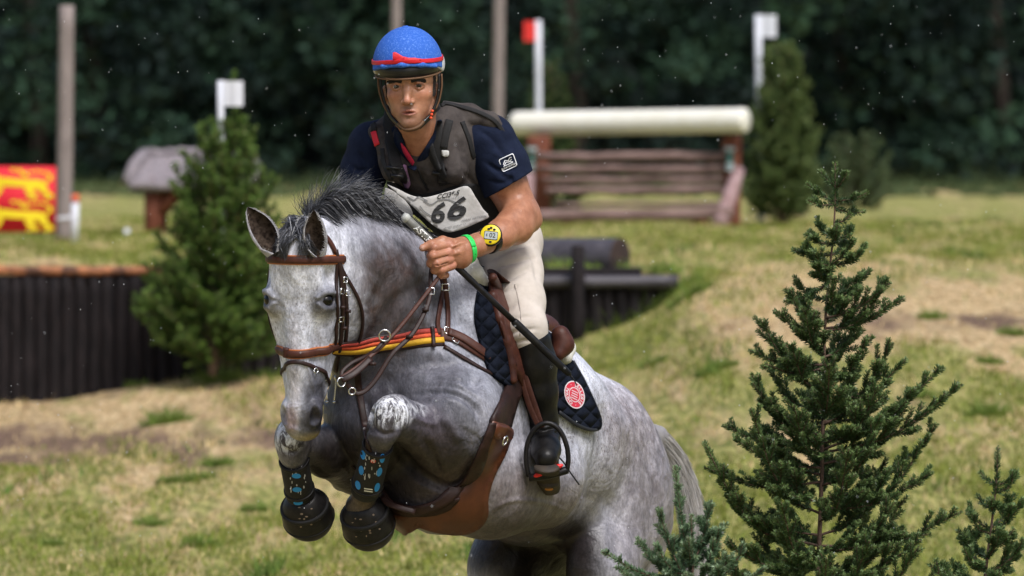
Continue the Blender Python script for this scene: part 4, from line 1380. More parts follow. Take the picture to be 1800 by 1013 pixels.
horse = mesh("horse", uvw(hV), hF, coat_m, base=hb, colors=C)
ca = horse.data.color_attributes.new("Msk", 'FLOAT_COLOR', 'POINT')
c4 = np.ones((len(hV), 4), dtype=np.float32); c4[:, :3] = M; ca.data.foreach_set("color", c4.ravel())
tag(horse, "dapple grey horse leaping with both forelegs folded under its chest", "horse")

# eyes
eye_m = mat("horse_eye", (.004, .003, .003), .16, spec=.35)
for s in (-1, 1):
    F_ = Field(tuple(K(104, s * 50, -14) - 26), tuple(K(104, s * 50, -14) + 26), 1.2)
    F_.ell(K(104, s * 48.5, -12), (13.2, 14, 15.5), [Kh, Kl, Kf], 0)
    v, f = F_.surf(); mesh("eye", uvw(v), f, eye_m, horse)

# ears
ear_out = mat("ear_skin", (.42, .42, .45), .7, col2=(.26, .25, .27), nscale=40)
ear_in = mat("ear_inside", (.012, .008, .006), .95, col2=(.075, .055, .042), nscale=70, spec=.1)
def ear(base, tip, hw, face, bend):
    base = np.array(base, float); tip = np.array(tip, float)
    ax = tip - base; L_ = np.linalg.norm(ax); ax /= L_
    face = np.array(face, float); face -= ax * face.dot(ax); face /= np.linalg.norm(face)
    side = np.cross(ax, face)
    mb = MB()
    nt_, na = 22, 18
    for layer, (sc, mi) in enumerate(((1.0, 0), (.86, 1))):
        V = []; F = []
        for i in range(nt_ + 1):
            t = i / nt_
            r = hw * (1.02 * math.sin(math.pi * min(1, (.20 + .80 * t)) ** 1.15) ** .8) if t < 1 else .5
            r = max(r, .6) * sc
            op = R(160 - 100 * min(1, t * 1.8 + .15))      # opening half angle measured from the back
            op = R(112 - 20 * t) + (R(60) * (1 - t / .18) if t < .18 else 0)
            cen = base + ax * L_ * t + side * bend * math.sin(math.pi * t) * .5 + ax * 0
            for j in range(na + 1):
                a = -op + 2 * op * j / na
                V.append(cen - face * math.cos(a) * r * .85 + side * math.sin(a) * r + face * r * .2)
        for i in range(nt_):
            for j in range(na):
                a = i * (na + 1) + j; q = (a, a + 1, a + na + 2, a + na + 1)
                F.append(q if layer == 0 else q[::-1])
        mb.add(V, F, mi)
    k = (nt_ + 1) * (na + 1)
    F = []
    for i in range(nt_):
        for j in (0, na):
            a = i * (na + 1) + j; F.append((a, a + na + 1, a + na + 1 + k, a + k))
    V = np.concatenate(mb.V)
    m2 = MB(); m2.V = [V]; m2.n = len(V); m2.F = mb.F + F; m2.M = mb.M + [0] * len(F)
    o = m2.done("ear", [ear_out, ear_in], horse, uv=True)
    # fringe of hair along the rim
    rng = np.random.default_rng(3)
    for j in (0, na):
        hb_ = MB()
        for i in range(2, nt_ - 1):
            for q in range(5):
                p = V[i * (na + 1) + j] + rng.normal(0, 1, 3); dd = (face * .4 - (side if j == na else -side) * rng.uniform(.3, .8) + ax * .7 + rng.normal(0, .2, 3))
                l = rng.uniform(3, 6); w = np.cross(dd, (0, 0, 1)); w /= np.linalg.norm(w) + 1e-9
                hb_.add([p - w * .5, p + w * .5, p + dd * l], [(0, 1, 2)])
        hb_.done("ear_hair", hair_light, o, uv=True, smooth=False)["kind"] = "stuff"

hair_dark = mat("mane_hair", (1, 1, 1), .42, spec=.5, attr=True)
hair_light = mat("pale_hair", (.36, .35, .36), .5)
ear((481, 447, -350), (435, 364, -345), 24, (.30, .10, -1), 6)
ear((562, 450, -372), (552, 369, -384), 21, (-.30, .1, -1), -5)

def strands(n, fn, name, parent, width, seed, m=9, matl=None):
    rng = np.random.default_rng(seed); V = []; F = []; Cc = []
    for i in range(n):
        P, col = fn(rng, i)
        P = cr(P, 7) if len(P) < m else np.asarray(P)
        k = len(P); t = np.linspace(0, 1, k)
        P = P + np.stack([np.sin(t * 7 + rng.uniform(0, 6)) * 1.6, np.cos(t * 6 + rng.uniform(0, 6)) * 1.6, np.sin(t * 5 + rng.uniform(0, 6)) * 1.6], 1) * t[:, None]
        T = np.gradient(P, axis=0); sd = np.cross(T, np.array((0, 0, 1.)) + rng.normal(0, .5, 3)); sd /= np.linalg.norm(sd, axis=1)[:, None] + 1e-9
        w = width * rng.uniform(.6, 1.2) * (1 - t * .85)
        b = len(V) * 0 + sum(len(x) for x in V)
        V.append(np.concatenate([P - sd * w[:, None] / 2, P + sd * w[:, None] / 2]))
        F += [(b + j, b + j + 1, b + k + j + 1, b + k + j) for j in range(k - 1)]
        Cc.append(np.tile(np.array(col), (2 * k, 1)))
    return mesh(name, uvw(np.concatenate(V)), F, matl or hair_dark, parent, colors=np.concatenate(Cc))

crest = np.array([(545, 400, -300), (575, 388, -262), (610, 382, -212), (645, 388, -165), (680, 400, -118), (715, 420, -75), (745, 438, -35), (785, 465, 10), (822, 488, 60)], float)
def mane_fn(rng, i):
    t = rng.random() ** .9
    q = t * (len(crest) - 1); a = int(min(q, len(crest) - 2)); root = crest[a] + (crest[a + 1] - crest[a]) * (q - a)
    root = root + rng.normal(0, 5, 3) + (0, 5, 0)
    ck = int(t * 26 + rng.normal(0, .25)); r1 = math.sin(ck * 12.9898) ; r2 = math.sin(ck * 78.233 + 1)
    L_ = np.interp(t, [0, .1, .25, .38, .5, .7, 1], [50, 74, 82, 68, 46, 36, 26]) * (1 + .22 * r1) * rng.uniform(.6, 1.1)
    ang = np.interp(t, [0, .15, .35, .6, 1], [-.55, -.15, .55, .95, 1.05]) + .42 * r2 + rng.normal(0, .16)      # 0 = straight up, + = back
    bend = np.interp(t, [0, .3, 1], [.7, 1.2, 1.0]) + .8 * r1 + rng.normal(0, .55)
    side = rng.choice([-1, 1], p=[.3, .7]) * rng.uniform(.1, .45)
    P = [root]; d = ang
    for k in range(5):
        P.append(P[-1] + np.array((math.sin(d), -math.cos(d), .35 * math.sin(d) - side * .5)) * L_ / 5); d += bend * .22
    g = min(1, rng.random() ** 4 * (1.1 if t < .3 else .4) + (.18 if (ck % 4 == 0 and t < .34) else 0))
    col = np.array((.009, .009, .012)) * (1 - g) + np.array((.17, .18, .21)) * g
    return np.array(P), col
strands(6500, mane_fn, "mane", horse, 1.5, 1)
def mane_under(rng, i):
    t = rng.random(); q = t * (len(crest) - 1); a = int(min(q, len(crest) - 2)); root = crest[a] + (crest[a + 1] - crest[a]) * (q - a) + rng.normal(0, 5, 3)
    h = np.interp(t, [0, .12, .3, .5, .7, 1], [36, 50, 50, 26, 14, 8]) * rng.uniform(.4, 1)
    return np.array([root + (0, 8, 0), root + (0, -h * .5, -8), root + (18, -h, -10), root + (44, -h * .6 + 8, -16)]), np.array((.012, .012, .015))
strands(1100, mane_under, "mane", horse, 5, 2)
def fore_fn(rng, i):
    root = np.array((528 + rng.normal(0, 13), 398 + rng.normal(0, 7), -338 + rng.normal(0, 8)))
    s = rng.random()
    if s < .62: end = (478 + rng.uniform(-6, 26), 452 + rng.uniform(-14, 10)); mid = (505 + rng.uniform(-14, 8), 412 + rng.uniform(-10, 14))
    elif s < .85: end = (545 + rng.uniform(-24, 18), 450 + rng.uniform(-14, 8)); mid = (534 + rng.uniform(-8, 10), 420 + rng.uniform(-6, 8))
    else: end = (500 + rng.uniform(-10, 30), 398 + rng.uniform(-20, 10)); mid = (512 + rng.uniform(-6, 6), 385 + rng.uniform(-8, 8))
    def sf(p, o):
        h, n_, ok = HS.hit(p[0], p[1]); return np.array((p[0], p[1], h[2] - o if ok else h[2]))
    g = rng.random() ** 3 * .6
    return np.array([root, sf(mid, 12 + rng.random() * 8), sf(((mid[0] + end[0]) / 2, (mid[1] + end[1]) / 2 + 2), 8 + rng.random() * 7), sf(end, 4 + rng.random() * 5)]), np.array((.015, .015, .019)) * (1 - g) + np.array((.25, .26, .3)) * g
strands(1500, fore_fn, "forelock", horse, 1.5, 3)

tail_c = np.array([(1085, 790, 600), (1120, 760, 650), (1155, 768, 700), (1190, 815, 730), (1212, 885, 745), (1225, 980, 750), (1220, 1100, 745), (1205, 1200, 735)], float)
TD = Field((1040, 720, 540), (1260, 1100, 800), 3.5)
TD.chain([(*tail_c[0], 30), (*tail_c[1], 24), (*tail_c[2], 18), (*tail_c[3], 13), (*tail_c[4], 8)], 10)
v, f = TD.surf()
tail = mesh("tail", uvw(v), f, mat("tail_skin", (.30, .29, .30), .6, col2=(.2, .19, .2), nscale=30), horse)
def tail_fn(rng, i):
    t0 = rng.uniform(0, .45); n = len(tail_c) - 1
    off = rng.normal(0, 1, 3); off /= np.linalg.norm(off)
    L_ = rng.uniform(.35, .62)
    P = []
    for k in range(6):
        q = min(n, (t0 + L_ * k / 5) * n); a = int(min(q, n - 1)); c = tail_c[a] + (tail_c[a + 1] - tail_c[a]) * (q - a)
        P.append(c + off * (12 + 14 * k / 5 * rng.uniform(.6, 1.2)))
    g = rng.random()
    return np.array(P), np.array((.30, .28, .26)) * (1 - g) + np.array((.52, .50, .50)) * g
strands(1500, tail_fn, "tail_hair", tail, 2.4, 5)
# ================================================================== TACK
leather = mat("brown_leather", (.050, .016, .011), .48, col2=(.080, .027, .017), nscale=40, bump=.25, spec=.28)
dleather = mat("dark_leather", (.020, .010, .009), .48, col2=(.032, .014, .011), nscale=40, bump=.25, spec=.28)
tanl = mat("tan_leather", (.115, .034, .014), .42, col2=(.070, .020, .010), nscale=12, bump=.25, spec=.45)
trim_m = mat("orange_trim", (.42, .13, .035), .5)
steel = mat("steel", (.72, .72, .74), .18, metal=1)
navy_q = mat("quilted_navy", (.004, .006, .013), .85, col2=(.008, .011, .020), nscale=30, spec=.12)
def quilt(m, scale):
    nt = m.node_tree; N = nt.nodes; L = nt.links
    tc = N.new("ShaderNodeTexCoord"); hs = []
    for sx in (1, -1):
        mp = N.new("ShaderNodeMapping"); mp.inputs["Rotation"].default_value = (0, R(45 * sx), 0); L.new(tc.outputs["Object"], mp.inputs[0])
        w = N.new("ShaderNodeTexWave"); w.wave_type = 'BANDS'; w.bands_direction = 'X'; w.inputs["Scale"].default_value = scale; L.new(mp.outputs[0], w.inputs[0])
        p = N.new("ShaderNodeMath"); p.operation = 'POWER'; p.inputs[1].default_value = .35; L.new(w.outputs["Fac"], p.inputs[0]); hs.append(p.outputs[0])
    mn = N.new("ShaderNodeMath"); mn.operation = 'MULTIPLY'; L.new(hs[0], mn.inputs[0]); L.new(hs[1], mn.inputs[1])
    bp = N.new("ShaderNodeBump"); bp.inputs["Strength"].default_value = 1; bp.inputs["Distance"].default_value = .012
    L.new(mn.outputs[0], bp.inputs["Height"]); L.new(bp.outputs[0], N["Principled BSDF"].inputs["Normal"])
quilt(navy_q, 9.5)
black_r = mat("black_rubber", (.005, .005, .006), .42, col2=(.016, .014, .014), nscale=30, bump=.4, spec=.28)
black_c = mat("black_neoprene", (.004, .004, .005), .75, col2=(.011, .010, .011), nscale=60, bump=.3)
blue_v = mat("blue_vent", (.01, .26, .72), .5)
mud = mat("mud", (.20, .15, .11), .9)

def S_(mb_or_none=None): return MB()
def strap(name, pts, width, matl, parent, th=3, off=1.6, surf=None, step=6, label=None, taper=None):
    P, N_ = put(pts, surf or HS, off, step); v, f = ribbon(P, N_, width, th, taper=taper)
    return MB().add(v, f).done(name, matl, parent, uv=True, label=label)
def buckle(c, ax, e, w, h, parent, r=1.3, name="buckle", surf=HS, m=None):
    hh = surf.hit(c[0], c[1]) if len(c) < 3 else None
    cc = np.array(c, float) if len(c) > 2 else hh[0] + hh[1] * 5
    nn = np.array(ax, float) if ax is not None else hh[1]
    nn /= np.linalg.norm(nn); e = np.array(e, float); e -= nn * e.dot(nn); e /= np.linalg.norm(e); g = np.cross(nn, e)
    P = [cc + e * a * w / 2 + g * b * h / 2 for a, b in ((-1, -1), (0, -1.0), (1, -1), (1, 0), (1, 1), (0, 1), (-1, 1), (-1, 0), (-1, -1))]
    v, f = tube(P, r, 6); return MB().add(v, f).done(name, m or steel, parent, uv=True)

# ---- bridle
bridle = thing("bridle", uvw(K(60, 0, 0))[0], "brown leather bridle with padded browband and noseband on the grey horse's head", "bridle")
def kring(h, tilt, a0, a1, n, back=-60, far=100):
    e2 = Kf * math.cos(tilt) + Kh * math.sin(tilt)
    return ring(K(h, 0, back), Kl, e2, a0, a1, n, HS, 2.5, far)
P, N_ = kring(36, R(-4), 8, 192, 40)
o = MB(); v, f = ribbon(P, N_, 13, 8); o.add(v, f); bb = o.done("browband", leather, bridle, uv=True)
tr = MB()
for s in (-1, 1):
    T = np.gradient(P, axis=0); T /= np.linalg.norm(T, axis=1)[:, None]; sd = np.cross(N_, T)
    v, f = ribbon(P + sd * s * 6.8 - N_ * 1.2, N_, 3.6, 4); tr.add(v, f)
tr.done("trim", trim_m, bb, uv=True)
P, N_ = kring(193, R(5), 0, 359, 60, -52, 84)
v, f = ribbon(P, N_, 13, 8); nb = MB().add(v, f).done("noseband", leather, bridle, uv=True)
tr = MB(); T = np.gradient(P, axis=0); T /= np.linalg.norm(T, axis=1)[:, None]; sd = np.cross(N_, T)
for s in (-1, 1):
    v, f = ribbon(P + sd * s * 6.8 - N_ * 1.2, N_, 3.6, 4); tr.add(v, f)
tr.done("trim", trim_m, nb, uv=True)
# flash strap: loop from the noseband front down round the chin
P, N_ = kring(240, R(-26), 0, 359, 60, -46, 80); v, f = ribbon(P, N_, 7, 3.4); MB().add(v, f).done("flash_strap", dleather, bridle, uv=True)
buckle((552, 652), None, (.7, .6, 0), 8, 8, bridle, 1.1)
v, f = tube(cr([(503, 612, HS.w(503, 612) - 8), (503, 628, HS.w(503, 628) - 9)], 3), [7, 7, 7, 6.5, 6, 6][:len(cr([(503, 612, 0), (503, 628, 0)], 3))] if False else 6, 10)
MB().add(v, f).done("flash_keeper", leather, bridle, uv=True)
strap("cheekpiece", [(588, 440), (594, 470), (598, 500), (600, 540), (598, 580), (594, 620), (592, 650)], 8, dleather, bridle, 3.5, 4)
strap("cheekpiece", [(594, 455), (603, 500), (608, 540), (608, 575), (604, 612)], 7, dleather, bridle, 3.5, 3)
strap("throatlash", [(590, 452), (604, 482), (618, 505), (630, 530), (636, 560), (632, 592), (620, 618)], 6, dleather, bridle, 3, 3)
strap("crownpiece", [(588, 445), (582, 432), (574, 420), (565, 412)], 9, leather, bridle, 4, 3)
strap("noseband_hanger", [(592, 455), (590, 500), (592, 560), (588, 612)], 6, dleather, bridle, 3, 2.2)
for c in ((604, 492), (598, 512), (609, 515), (597, 560)): buckle(c, None, (1, .1, 0), 9, 9, bridle, 1.2)
for c in ((608, 545), (600, 575), (596, 540)):
    h = HS.hit(*c); v, f = box(h[0] + h[1] * 7, 10, 6, 5); MB().add(v, f).done("keeper", dleather, bridle, uv=True)
# the same straps on the far side of the head
def kp(P): P = np.asarray(P, float); return P - 2 * ((P - KO) @ Kl)[:, None] * Kl[None]
P = []; N_ = []
for h_ in np.linspace(34, 236, 26):
    q = HS.t.ray_cast(Vector(K(h_, -110, -58 + h_ * .02)), Vector(Kl)); P.append(np.array(q[0])); N_.append(-Kl)
P = np.array(P); N_ = np.array(N_)
for _ in range(4): P[1:-1] = P[1:-1] * .5 + (P[:-2] + P[2:]) * .25
v, f = ribbon(P + N_ * 3, N_, 8, 3.5); MB().add(v, f).done("cheekpiece", dleather, bridle, uv=True)
# bit
wb = HS.w(585, 662) - 6
for s in (1, -1):
    b_ = MB()
    g = lambda p: p if s > 0 else kp(p) + Kl * 13
    v, f = tube(g(cr([(594, 625, wb - 12), (592, 660, wb - 12), (588, 706, wb - 10)], 6)), 1.9, 8); b_.add(v, f)
    v, f = torus((597, 664, wb - 12), (.5, 0, -.9), 9, 1.7); b_.add(g(v), f)
    for q in ((594, 624, wb - 12), (588, 707, wb - 10)):
        v, f = tube(g(np.array([np.array(q) - (0, 2, 0), np.array(q) + (0, 2, 0)])), 3, 8); b_.add(v, f)
    b_.done("bit_cheek", steel, bridle, uv=True)
v, f = tube([K(250, -36, -60), K(252, 0, -62), K(250, 36, -60)], 3, 8); MB().add(v, f).done("bit_mouthpiece", steel, bridle, uv=True)
# reins (hand at 775,470,-195)
def free(name, P, w, m, parent, th=3, nrm=(0, -.3, -1), step=6):
    P = cr(np.array(P, float), step); N_ = np.tile(np.array(nrm, float), (len(P), 1)); N_ /= np.linalg.norm(N_, axis=1)[:, None]
    v, f = ribbon(P, N_, w, th); return MB().add(v, f).done(name, m, parent, uv=True)
free("rein", [(600, 664, -300), (640, 636, -272), (690, 590, -246), (735, 535, -222), (772, 486, -200), (780, 470, -190)], 7, leather, bridle)
free("rein", [(600, 668, -300), (618, 660, -296), (640, 642, -280), (652, 630, -270)], 12, dleather, bridle, 4)
free("rein", [tuple(K(238, -30, -78)), tuple(K(200, -20, -150))] + [(600, 560, -120), (680, 470, -60), (742, 440, -110), (765, 450, -180)], 7, leather, bridle)

# ---- breastplate and martingale
bp_ = thing("breastplate", uvw((720, 590, -180))[0], "brown breastplate with a red, orange and yellow striped chest band", "breastplate")
bandp = [(590, 612), (625, 612), (660, 606), (700, 600), (740, 594), (778, 593)]
P, N_ = put(bandp, HS, 2, 6, 4)
T = np.gradient(P, axis=0); T /= np.linalg.norm(T, axis=1)[:, None]; sd = np.cross(N_, T); sd *= np.sign(sd[:, 1:2] + 1e-9)
o = MB(); v, f = ribbon(P, N_, 34, 4); o.add(v, f); band = o.done("chest_band", dleather, bp_, uv=True)
for nm, c, off_, w in (("red_stripe", (.42, .045, .03), -10.5, 9), ("orange_stripe", (.75, .10, .03), -2.5, 8), ("yellow_stripe", (.75, .42, .02), 6.5, 10)):
    m = mat(nm, c, .7, bump=.3, nscale=60, col2=tuple(x * .75 for x in c))
    v, f = ribbon(P + sd * off_ + N_ * 2.6, N_, w, .8, prof=[(-.5, -.5), (-.5, .5), (.5, .5), (.5, -.5)]); MB().add(v, f).done(nm, m, band, uv=True)
strap("band_keeper", [(757, 574), (762, 612)], 7, dleather, bp_, 4, 6)
strap("shoulder_strap", [(772, 588), (800, 594), (832, 612), (866, 634), (896, 655), (912, 664)], 22, leather, bp_, 4.5, 2.5)
strap("shoulder_strap_tab", [(785, 585), (815, 598), (850, 622), (862, 632)], 15, leather, bp_, 4, 7)
buckle((802, 596), None, (.8, .5, 0), 12, 20, bp_, 1.3)
strap("girth_loop", [(780, 610), (820, 634), (850, 652), (880, 665)], 7, dleather, bp_, 3, 3)
strap("chest_strap", [(628, 605), (628, 650), (632, 690), (638, 730), (650, 790), (668, 850), (690, 885)], 12, dleather, bp_, 3.5, 2.5)
strap("wither_strap", [(772, 590), (768, 565), (774, 530), (778, 505), (772, 482, -188), (768, 468, -188)], 9, leather, bp_, 3.5, 3)
strap("wither_strap", [(786, 590), (786, 540), (782, 500, -170), (778, 478, -190)], 9, leather, bp_, 3.5, 3)
free("martingale_rein", [(760, 460, -185), (757, 490, -196), (757, 512, -206), (748, 545, -222), (724, 588, -244), (690, 622, -262), (660, 668, -276), (638, 690, -284), (622, 690, -288), (606, 668, -296)], 8, dleather, bp_, 3.5)
free("martingale_fork", [(620, 690, -288), (600, 660, -280), (616, 640, -268), (640, 628, -262), (662, 614, -262), (680, 592, -250)], 7, dleather, bp_, 3)
buckle((757, 512, -210), (0, 0, -1), (1, 0, 0), 13, 11, bp_, 1.3)
buckle((783, 505, -178), (0, 0, -1), (1, 0, 0), 12, 11, bp_, 1.3)
buckle((784, 583), None, (1, 0, 0), 11, 12, bp_, 1.3)
for p in ((676, 590, -262), ):
    v, f = torus(p, (.1, .2, -1), 10, 1.7); MB().add(v, f).done("rein_ring", steel, bp_, uv=True)
v, f = torus((619, 688, -292), (.2, .2, -1), 6, 1.5); MB().add(v, f).done("rein_ring", steel, bp_, uv=True)
v, f = torus((600, 672, -302), (.6, 0, -1), 8, 1.5); MB().add(v, f).done("rein_ring", steel, bp_, uv=True)
for c in ((748, 545, -226), (720, 592, -250), (655, 640, -280)):
    v, f = box(c, 12, 6, 7); MB().add(v, f).done("keeper", dleather, bp_, uv=True)
# far side of breastplate
P, N_ = put([(772, 588), (800, 594), (832, 612), (866, 634), (896, 655), (912, 664)], HS, 2.5)
v, f = ribbon(mir(P), N_ - 2 * (N_ @ Hl)[:, None] * Hl[None], 22, 4.5); MB().add(v, f).done("shoulder_strap", leather, bp_, uv=True)

# ---- saddle pad
padth = thing("saddle_pad", uvw((930, 620, 40))[0], "dark navy quilted saddle pad with a round red and white crest", "saddle pad")
pad_poly = [(838, 505), (862, 492), (890, 520), (935, 570), (975, 606), (1002, 645), (1026, 688), (1047, 738), (1040, 757), (1012, 750), (976, 724), (930, 700), (905, 692), (880, 676), (856, 655), (842, 610), (832, 560)]
v, f = patch(pad_poly, HS, 3, 9, 8); MB().add(v, f).done("quilted_cloth", navy_q, padth, uv=True); MB().add(mir(v), [q[::-1] for q in f]).done("quilted_cloth", navy_q, padth, uv=True)
P, N_ = put([(1000, 640), (1024, 684), (1046, 736), (1041, 755), (1013, 750), (976, 724)], HS, 9, 5)
edge_m = mat("pad_edge", (.010, .012, .018), .7)
v, f = ribbon(P, N_, 6, 5); MB().add(v, f).done("piping", edge_m, padth, uv=True)
# fleece lining standing out at pommel and cantle
fleece = mat("fleece", (.74, .73, .68), .95, col2=(.60, .59, .52), nscale=60, bump=.8)
F_ = Field((800, 420, -120), (1030, 700, 280), 3)
F_.chain([(846, 496, -60, 15), (836, 480, -78, 14), (826, 462, -60, 14), (812, 458, -30, 14), (796, 466, 0, 12)], 6)
v, f = F_.surf(); MB().add(v, f).done("fleece_edge", fleece, padth, uv=True)
F_ = Field((800, 420, -120), (1030, 700, 280), 3)
F_.chain([(985, 600, 120, 14), (996, 612, 118, 15), (994, 628, 100, 13)], 8)
v, f = F_.surf(); MB().add(v, f).done("fleece_edge", fleece, padth, uv=True)

# ---- saddle
sad = thing("saddle", uvw((900, 560, 40))[0], "brown leather jumping saddle under the rider", "saddle")
F_ = Field((800, 440, -140), (1050, 680, 330), 3)
tree = [H(20, 4, 0), H(90, -6, 0), H(170, -22, 0), H(240, -22, 0), H(290, -12, 0)]
wid = [26, 32, 42, 50, 52]
for (a, b), (ra_, rb_) in zip(zip(tree[:-1], tree[1:]), zip(wid[:-1], wid[1:])): F_.rc(a, b, ra_, rb_, 10, Hd, .55)
F_.chain([(985, 588, 60, 16), (990, 606, 62, 17), (982, 622, 50, 12)], 14)
v, f = F_.surf(); MB().add(v, f).done("seat", leather, sad, uv=True)
flap_poly = [(846, 480), (862, 476), (884, 492), (896, 530), (912, 590), (930, 640), (935, 690), (915, 700), (898, 672), (885, 640), (868, 580), (852, 525)]
v, f = patch(flap_poly, HS, 14, 8, 6); MB().add(v, f).done("flap", leather, sad, uv=True); MB().add(mir(v), [q[::-1] for q in f]).done("flap", leather, sad, uv=True)
F_ = Field((820, 450, -220), (960, 720, 120), 2.4)
def onflap(pts, r, off): return [(p[0], p[1], HS.w(p[0], p[1]) - off, r) for p in pts]
F_.chain(onflap([(852, 492), (866, 520), (878, 560), (890, 600), (899, 640), (902, 668)], 8, 24), 6)
F_.chain(onflap([(866, 488), (882, 520), (893, 560), (901, 600), (908, 640)], 8.5, 27), 6)
v, f = F_.surf(); MB().add(v, f).done("knee_roll", leather, sad, uv=True)
for du in (0, 9):
    P = cr([(908 + du * .6, 630, -62), (920 + du, 680, -62), (934 + du, 722, -60), (948 + du * .5, 752, -58)], 6); N_ = np.tile(np.array((-.2, 0, -1.)), (len(P), 1))
    v, f = ribbon(P, N_, 10, 3); MB().add(v, f).done("stirrup_leather", leather, sad, uv=True)
def iron(s):
    g = (lambda p: p) if s > 0 else mir
    F2 = MB()
    pts = [(930, 838), (925, 815), (926, 785), (936, 760), (951, 746), (968, 745), (984, 757), (995, 780), (999, 805), (997, 826)]
    P = cr([(a, b, -78 + (b - 745) * .12) for a, b in pts], 5)
    v, f = tube(g(P), 4.4, 8); F2.add(v, f)
    v, f = tube(g(cr([(930, 840, -68), (964, 836, -70), (998, 826, -66)], 6)), 7, 8); F2.add(v, f)
    st = F2.done("stirrup", black_r, sad, uv=True)
    redm = bpy.data.materials.get("red_tread") or mat("red_tread", (.80, .02, .02), .4)
    for c in ((948, 834), (980, 821)):
        q = Field((c[0] - 18, c[1] - 14, -100), (c[0] + 18, c[1] + 14, -50), 1.2); q.ell((c[0], c[1], -76), (11, 4.5, 5), [(.92, -.35, 0), (.35, .92, 0), (0, 0, 1)], 0)
        v, f = q.surf(); MB().add(g(v), f).done("tread_pad", redm, st, uv=True)
iron(1); iron(-1)

# ---- girth with stud guard
gir = thing("girth", uvw((820, 850, -120))[0], "dark girth with a wide tan leather belly guard under the horse's chest", "girth")
v, f = patch([(892, 655), (922, 662), (905, 700), (893, 738), (886, 754), (856, 745), (868, 715), (882, 680)], HS, 5, 8, 6); MB().add(v, f).done("girth_strap", dleather, gir, uv=True); MB().add(mir(v), [q[::-1] for q in f]).done("girth_strap", dleather, gir, uv=True)
guard = [(858, 738), (890, 752), (884, 790), (864, 832), (852, 872), (852, 902), (838, 922), (808, 932), (772, 929), (735, 918), (702, 902), (688, 888), (704, 890), (735, 892), (775, 882), (810, 858), (835, 815), (850, 770)]
v, f = patch(guard, HS, 5, 7, 6); MB().add(v, f).done("belly_guard", tanl, gir, uv=True); MB().add(mir(v), [q[::-1] for q in f]).done("belly_guard", tanl, gir, uv=True)
v, f = patch([(852, 742), (862, 742), (852, 775), (836, 822), (808, 866), (772, 890), (735, 900), (700, 894), (668, 868), (690, 872), (735, 884), (768, 872), (800, 845), (826, 800), (842, 765)], HS, 12, 6, 5); MB().add(v, f).done("edge_roll", dleather, gir, uv=True); MB().add(mir(v), [q[::-1] for q in f]).done("edge_roll", dleather, gir, uv=True)
v, f = patch([(862, 742), (888, 752), (884, 772), (856, 763)], HS, 12, 6, 4); MB().add(v, f).done("chape", tanl, gir, uv=True)
h = HS.hit(871, 768); v, f = torus(h[0] + h[1] * 20, h[1], 8, 1.6); MB().add(v, f).done("ring", steel, gir, uv=True)
buckle((738, 900), None, (1, .2, 0), 12, 10, gir, 1.5)
free("hook_strap", [(672, 872, -140), (680, 884, -150), (700, 892, -160), (730, 900, -160)], 10, dleather, gir)

# ---- leg boots
def leg_boot(name, a, b, ra_, rb_, lab, fr, spots, seed):
    a = np.array(a, float); b = np.array(b, float)
    root = thing(name, uvw((a + b) / 2)[0], lab, "horse boot", "tendon boots on the forelegs")
    F_ = Field(np.minimum(a, b) - 50, np.maximum(a, b) + 50, 1.8)
    ax = (b - a) / np.linalg.norm(b - a)
    F_.rc(a, b, ra_, rb_, 4)
    F_.rc(a + ax * 4 + fr * -6, b - ax * 4 + fr * -8, ra_ - 2, rb_ - 1, 6)         # tendon bulge at the back
    F_.ell(b - fr * 10, (rb_ * .9, rb_ * .8, rb_ * .9), None, 6)
    for t in (.12, .5, .88):
        pass
    cut(F_, -ax, a + ax * 2, 3); cut(F_, ax, b + ax * 10, 3)
    v, f = F_.surf(); o = MB().add(v, f).done("shell", black_c, root, uv=True)
    s = Surf(v, f)
    for t in (.04, .9):
        c = a + (b - a) * t; e1 = np.cross(ax, (0, 0, 1.)); e1 /= np.linalg.norm(e1); e2 = np.cross(ax, e1)
        P, N_ = ring(c, e1, e2, 0, 359, 40, s, .8, 80); v2, f2 = ribbon(P, N_, 6, 3); MB().add(v2, f2).done("binding", black_r, root, uv=True)
    for k, (su, sv, ang) in enumerate(spots):
        V2, F2 = disc2((0, 0), 8.2, 4.4, 18); c_, s_ = math.cos(ang), math.sin(ang)
        V2 = [(su + x * c_ - y * s_, sv + x * s_ + y * c_) for x, y in V2]
        v2, f2 = stick(V2, F2, s, 1.6); MB().add(v2, f2).done("vent", blue_v, root, uv=True)
    rng = np.random.default_rng(seed)
    mb = MB()
    for k in range(26):
        t = rng.random(); c = a + (b - a) * t; su, sv = c[0] + rng.uniform(-16, 16), c[1] + rng.uniform(-4, 4)
        V2, F2 = disc2((su, sv), rng.uniform(.6, 1.3), rng.uniform(.8, 4), 8)
        try: v2, f2 = stick(V2, F2, s, 1.2)
        except Exception: continue
        mb.add(v2, f2)
    mb.done("scuff_marks", mat("foam_specks", (.5, .5, .52), .8) if "foam_specks" not in bpy.data.materials else bpy.data.materials["foam_specks"], root, uv=True)["kind"] = "stuff"
    return root, s
lb, s1 = leg_boot("tendon_boot", (664, 782, -272), (643, 860, -182), 25, 26, "black tendon boot with rows of blue vents on the foreleg nearer the girth", np.array((-.3, .55, -.75)) * 1.0, [(638, 800, 1.45), (672, 806, 1.7), (635, 827, 1.5), (667, 830, 1.9), (629, 853, 1.3), (663, 857, 1.9)], 1)
rb_t, s2 = leg_boot("tendon_boot", (516, 808, -180), (526, 868, -112), 25, 24, "black tendon boot with a column of blue vents under the horse's nose", np.array((-.3, .55, -.75)), [(521, 837, 0.05), (522, 861, 0), (524, 884, -.05)], 2)
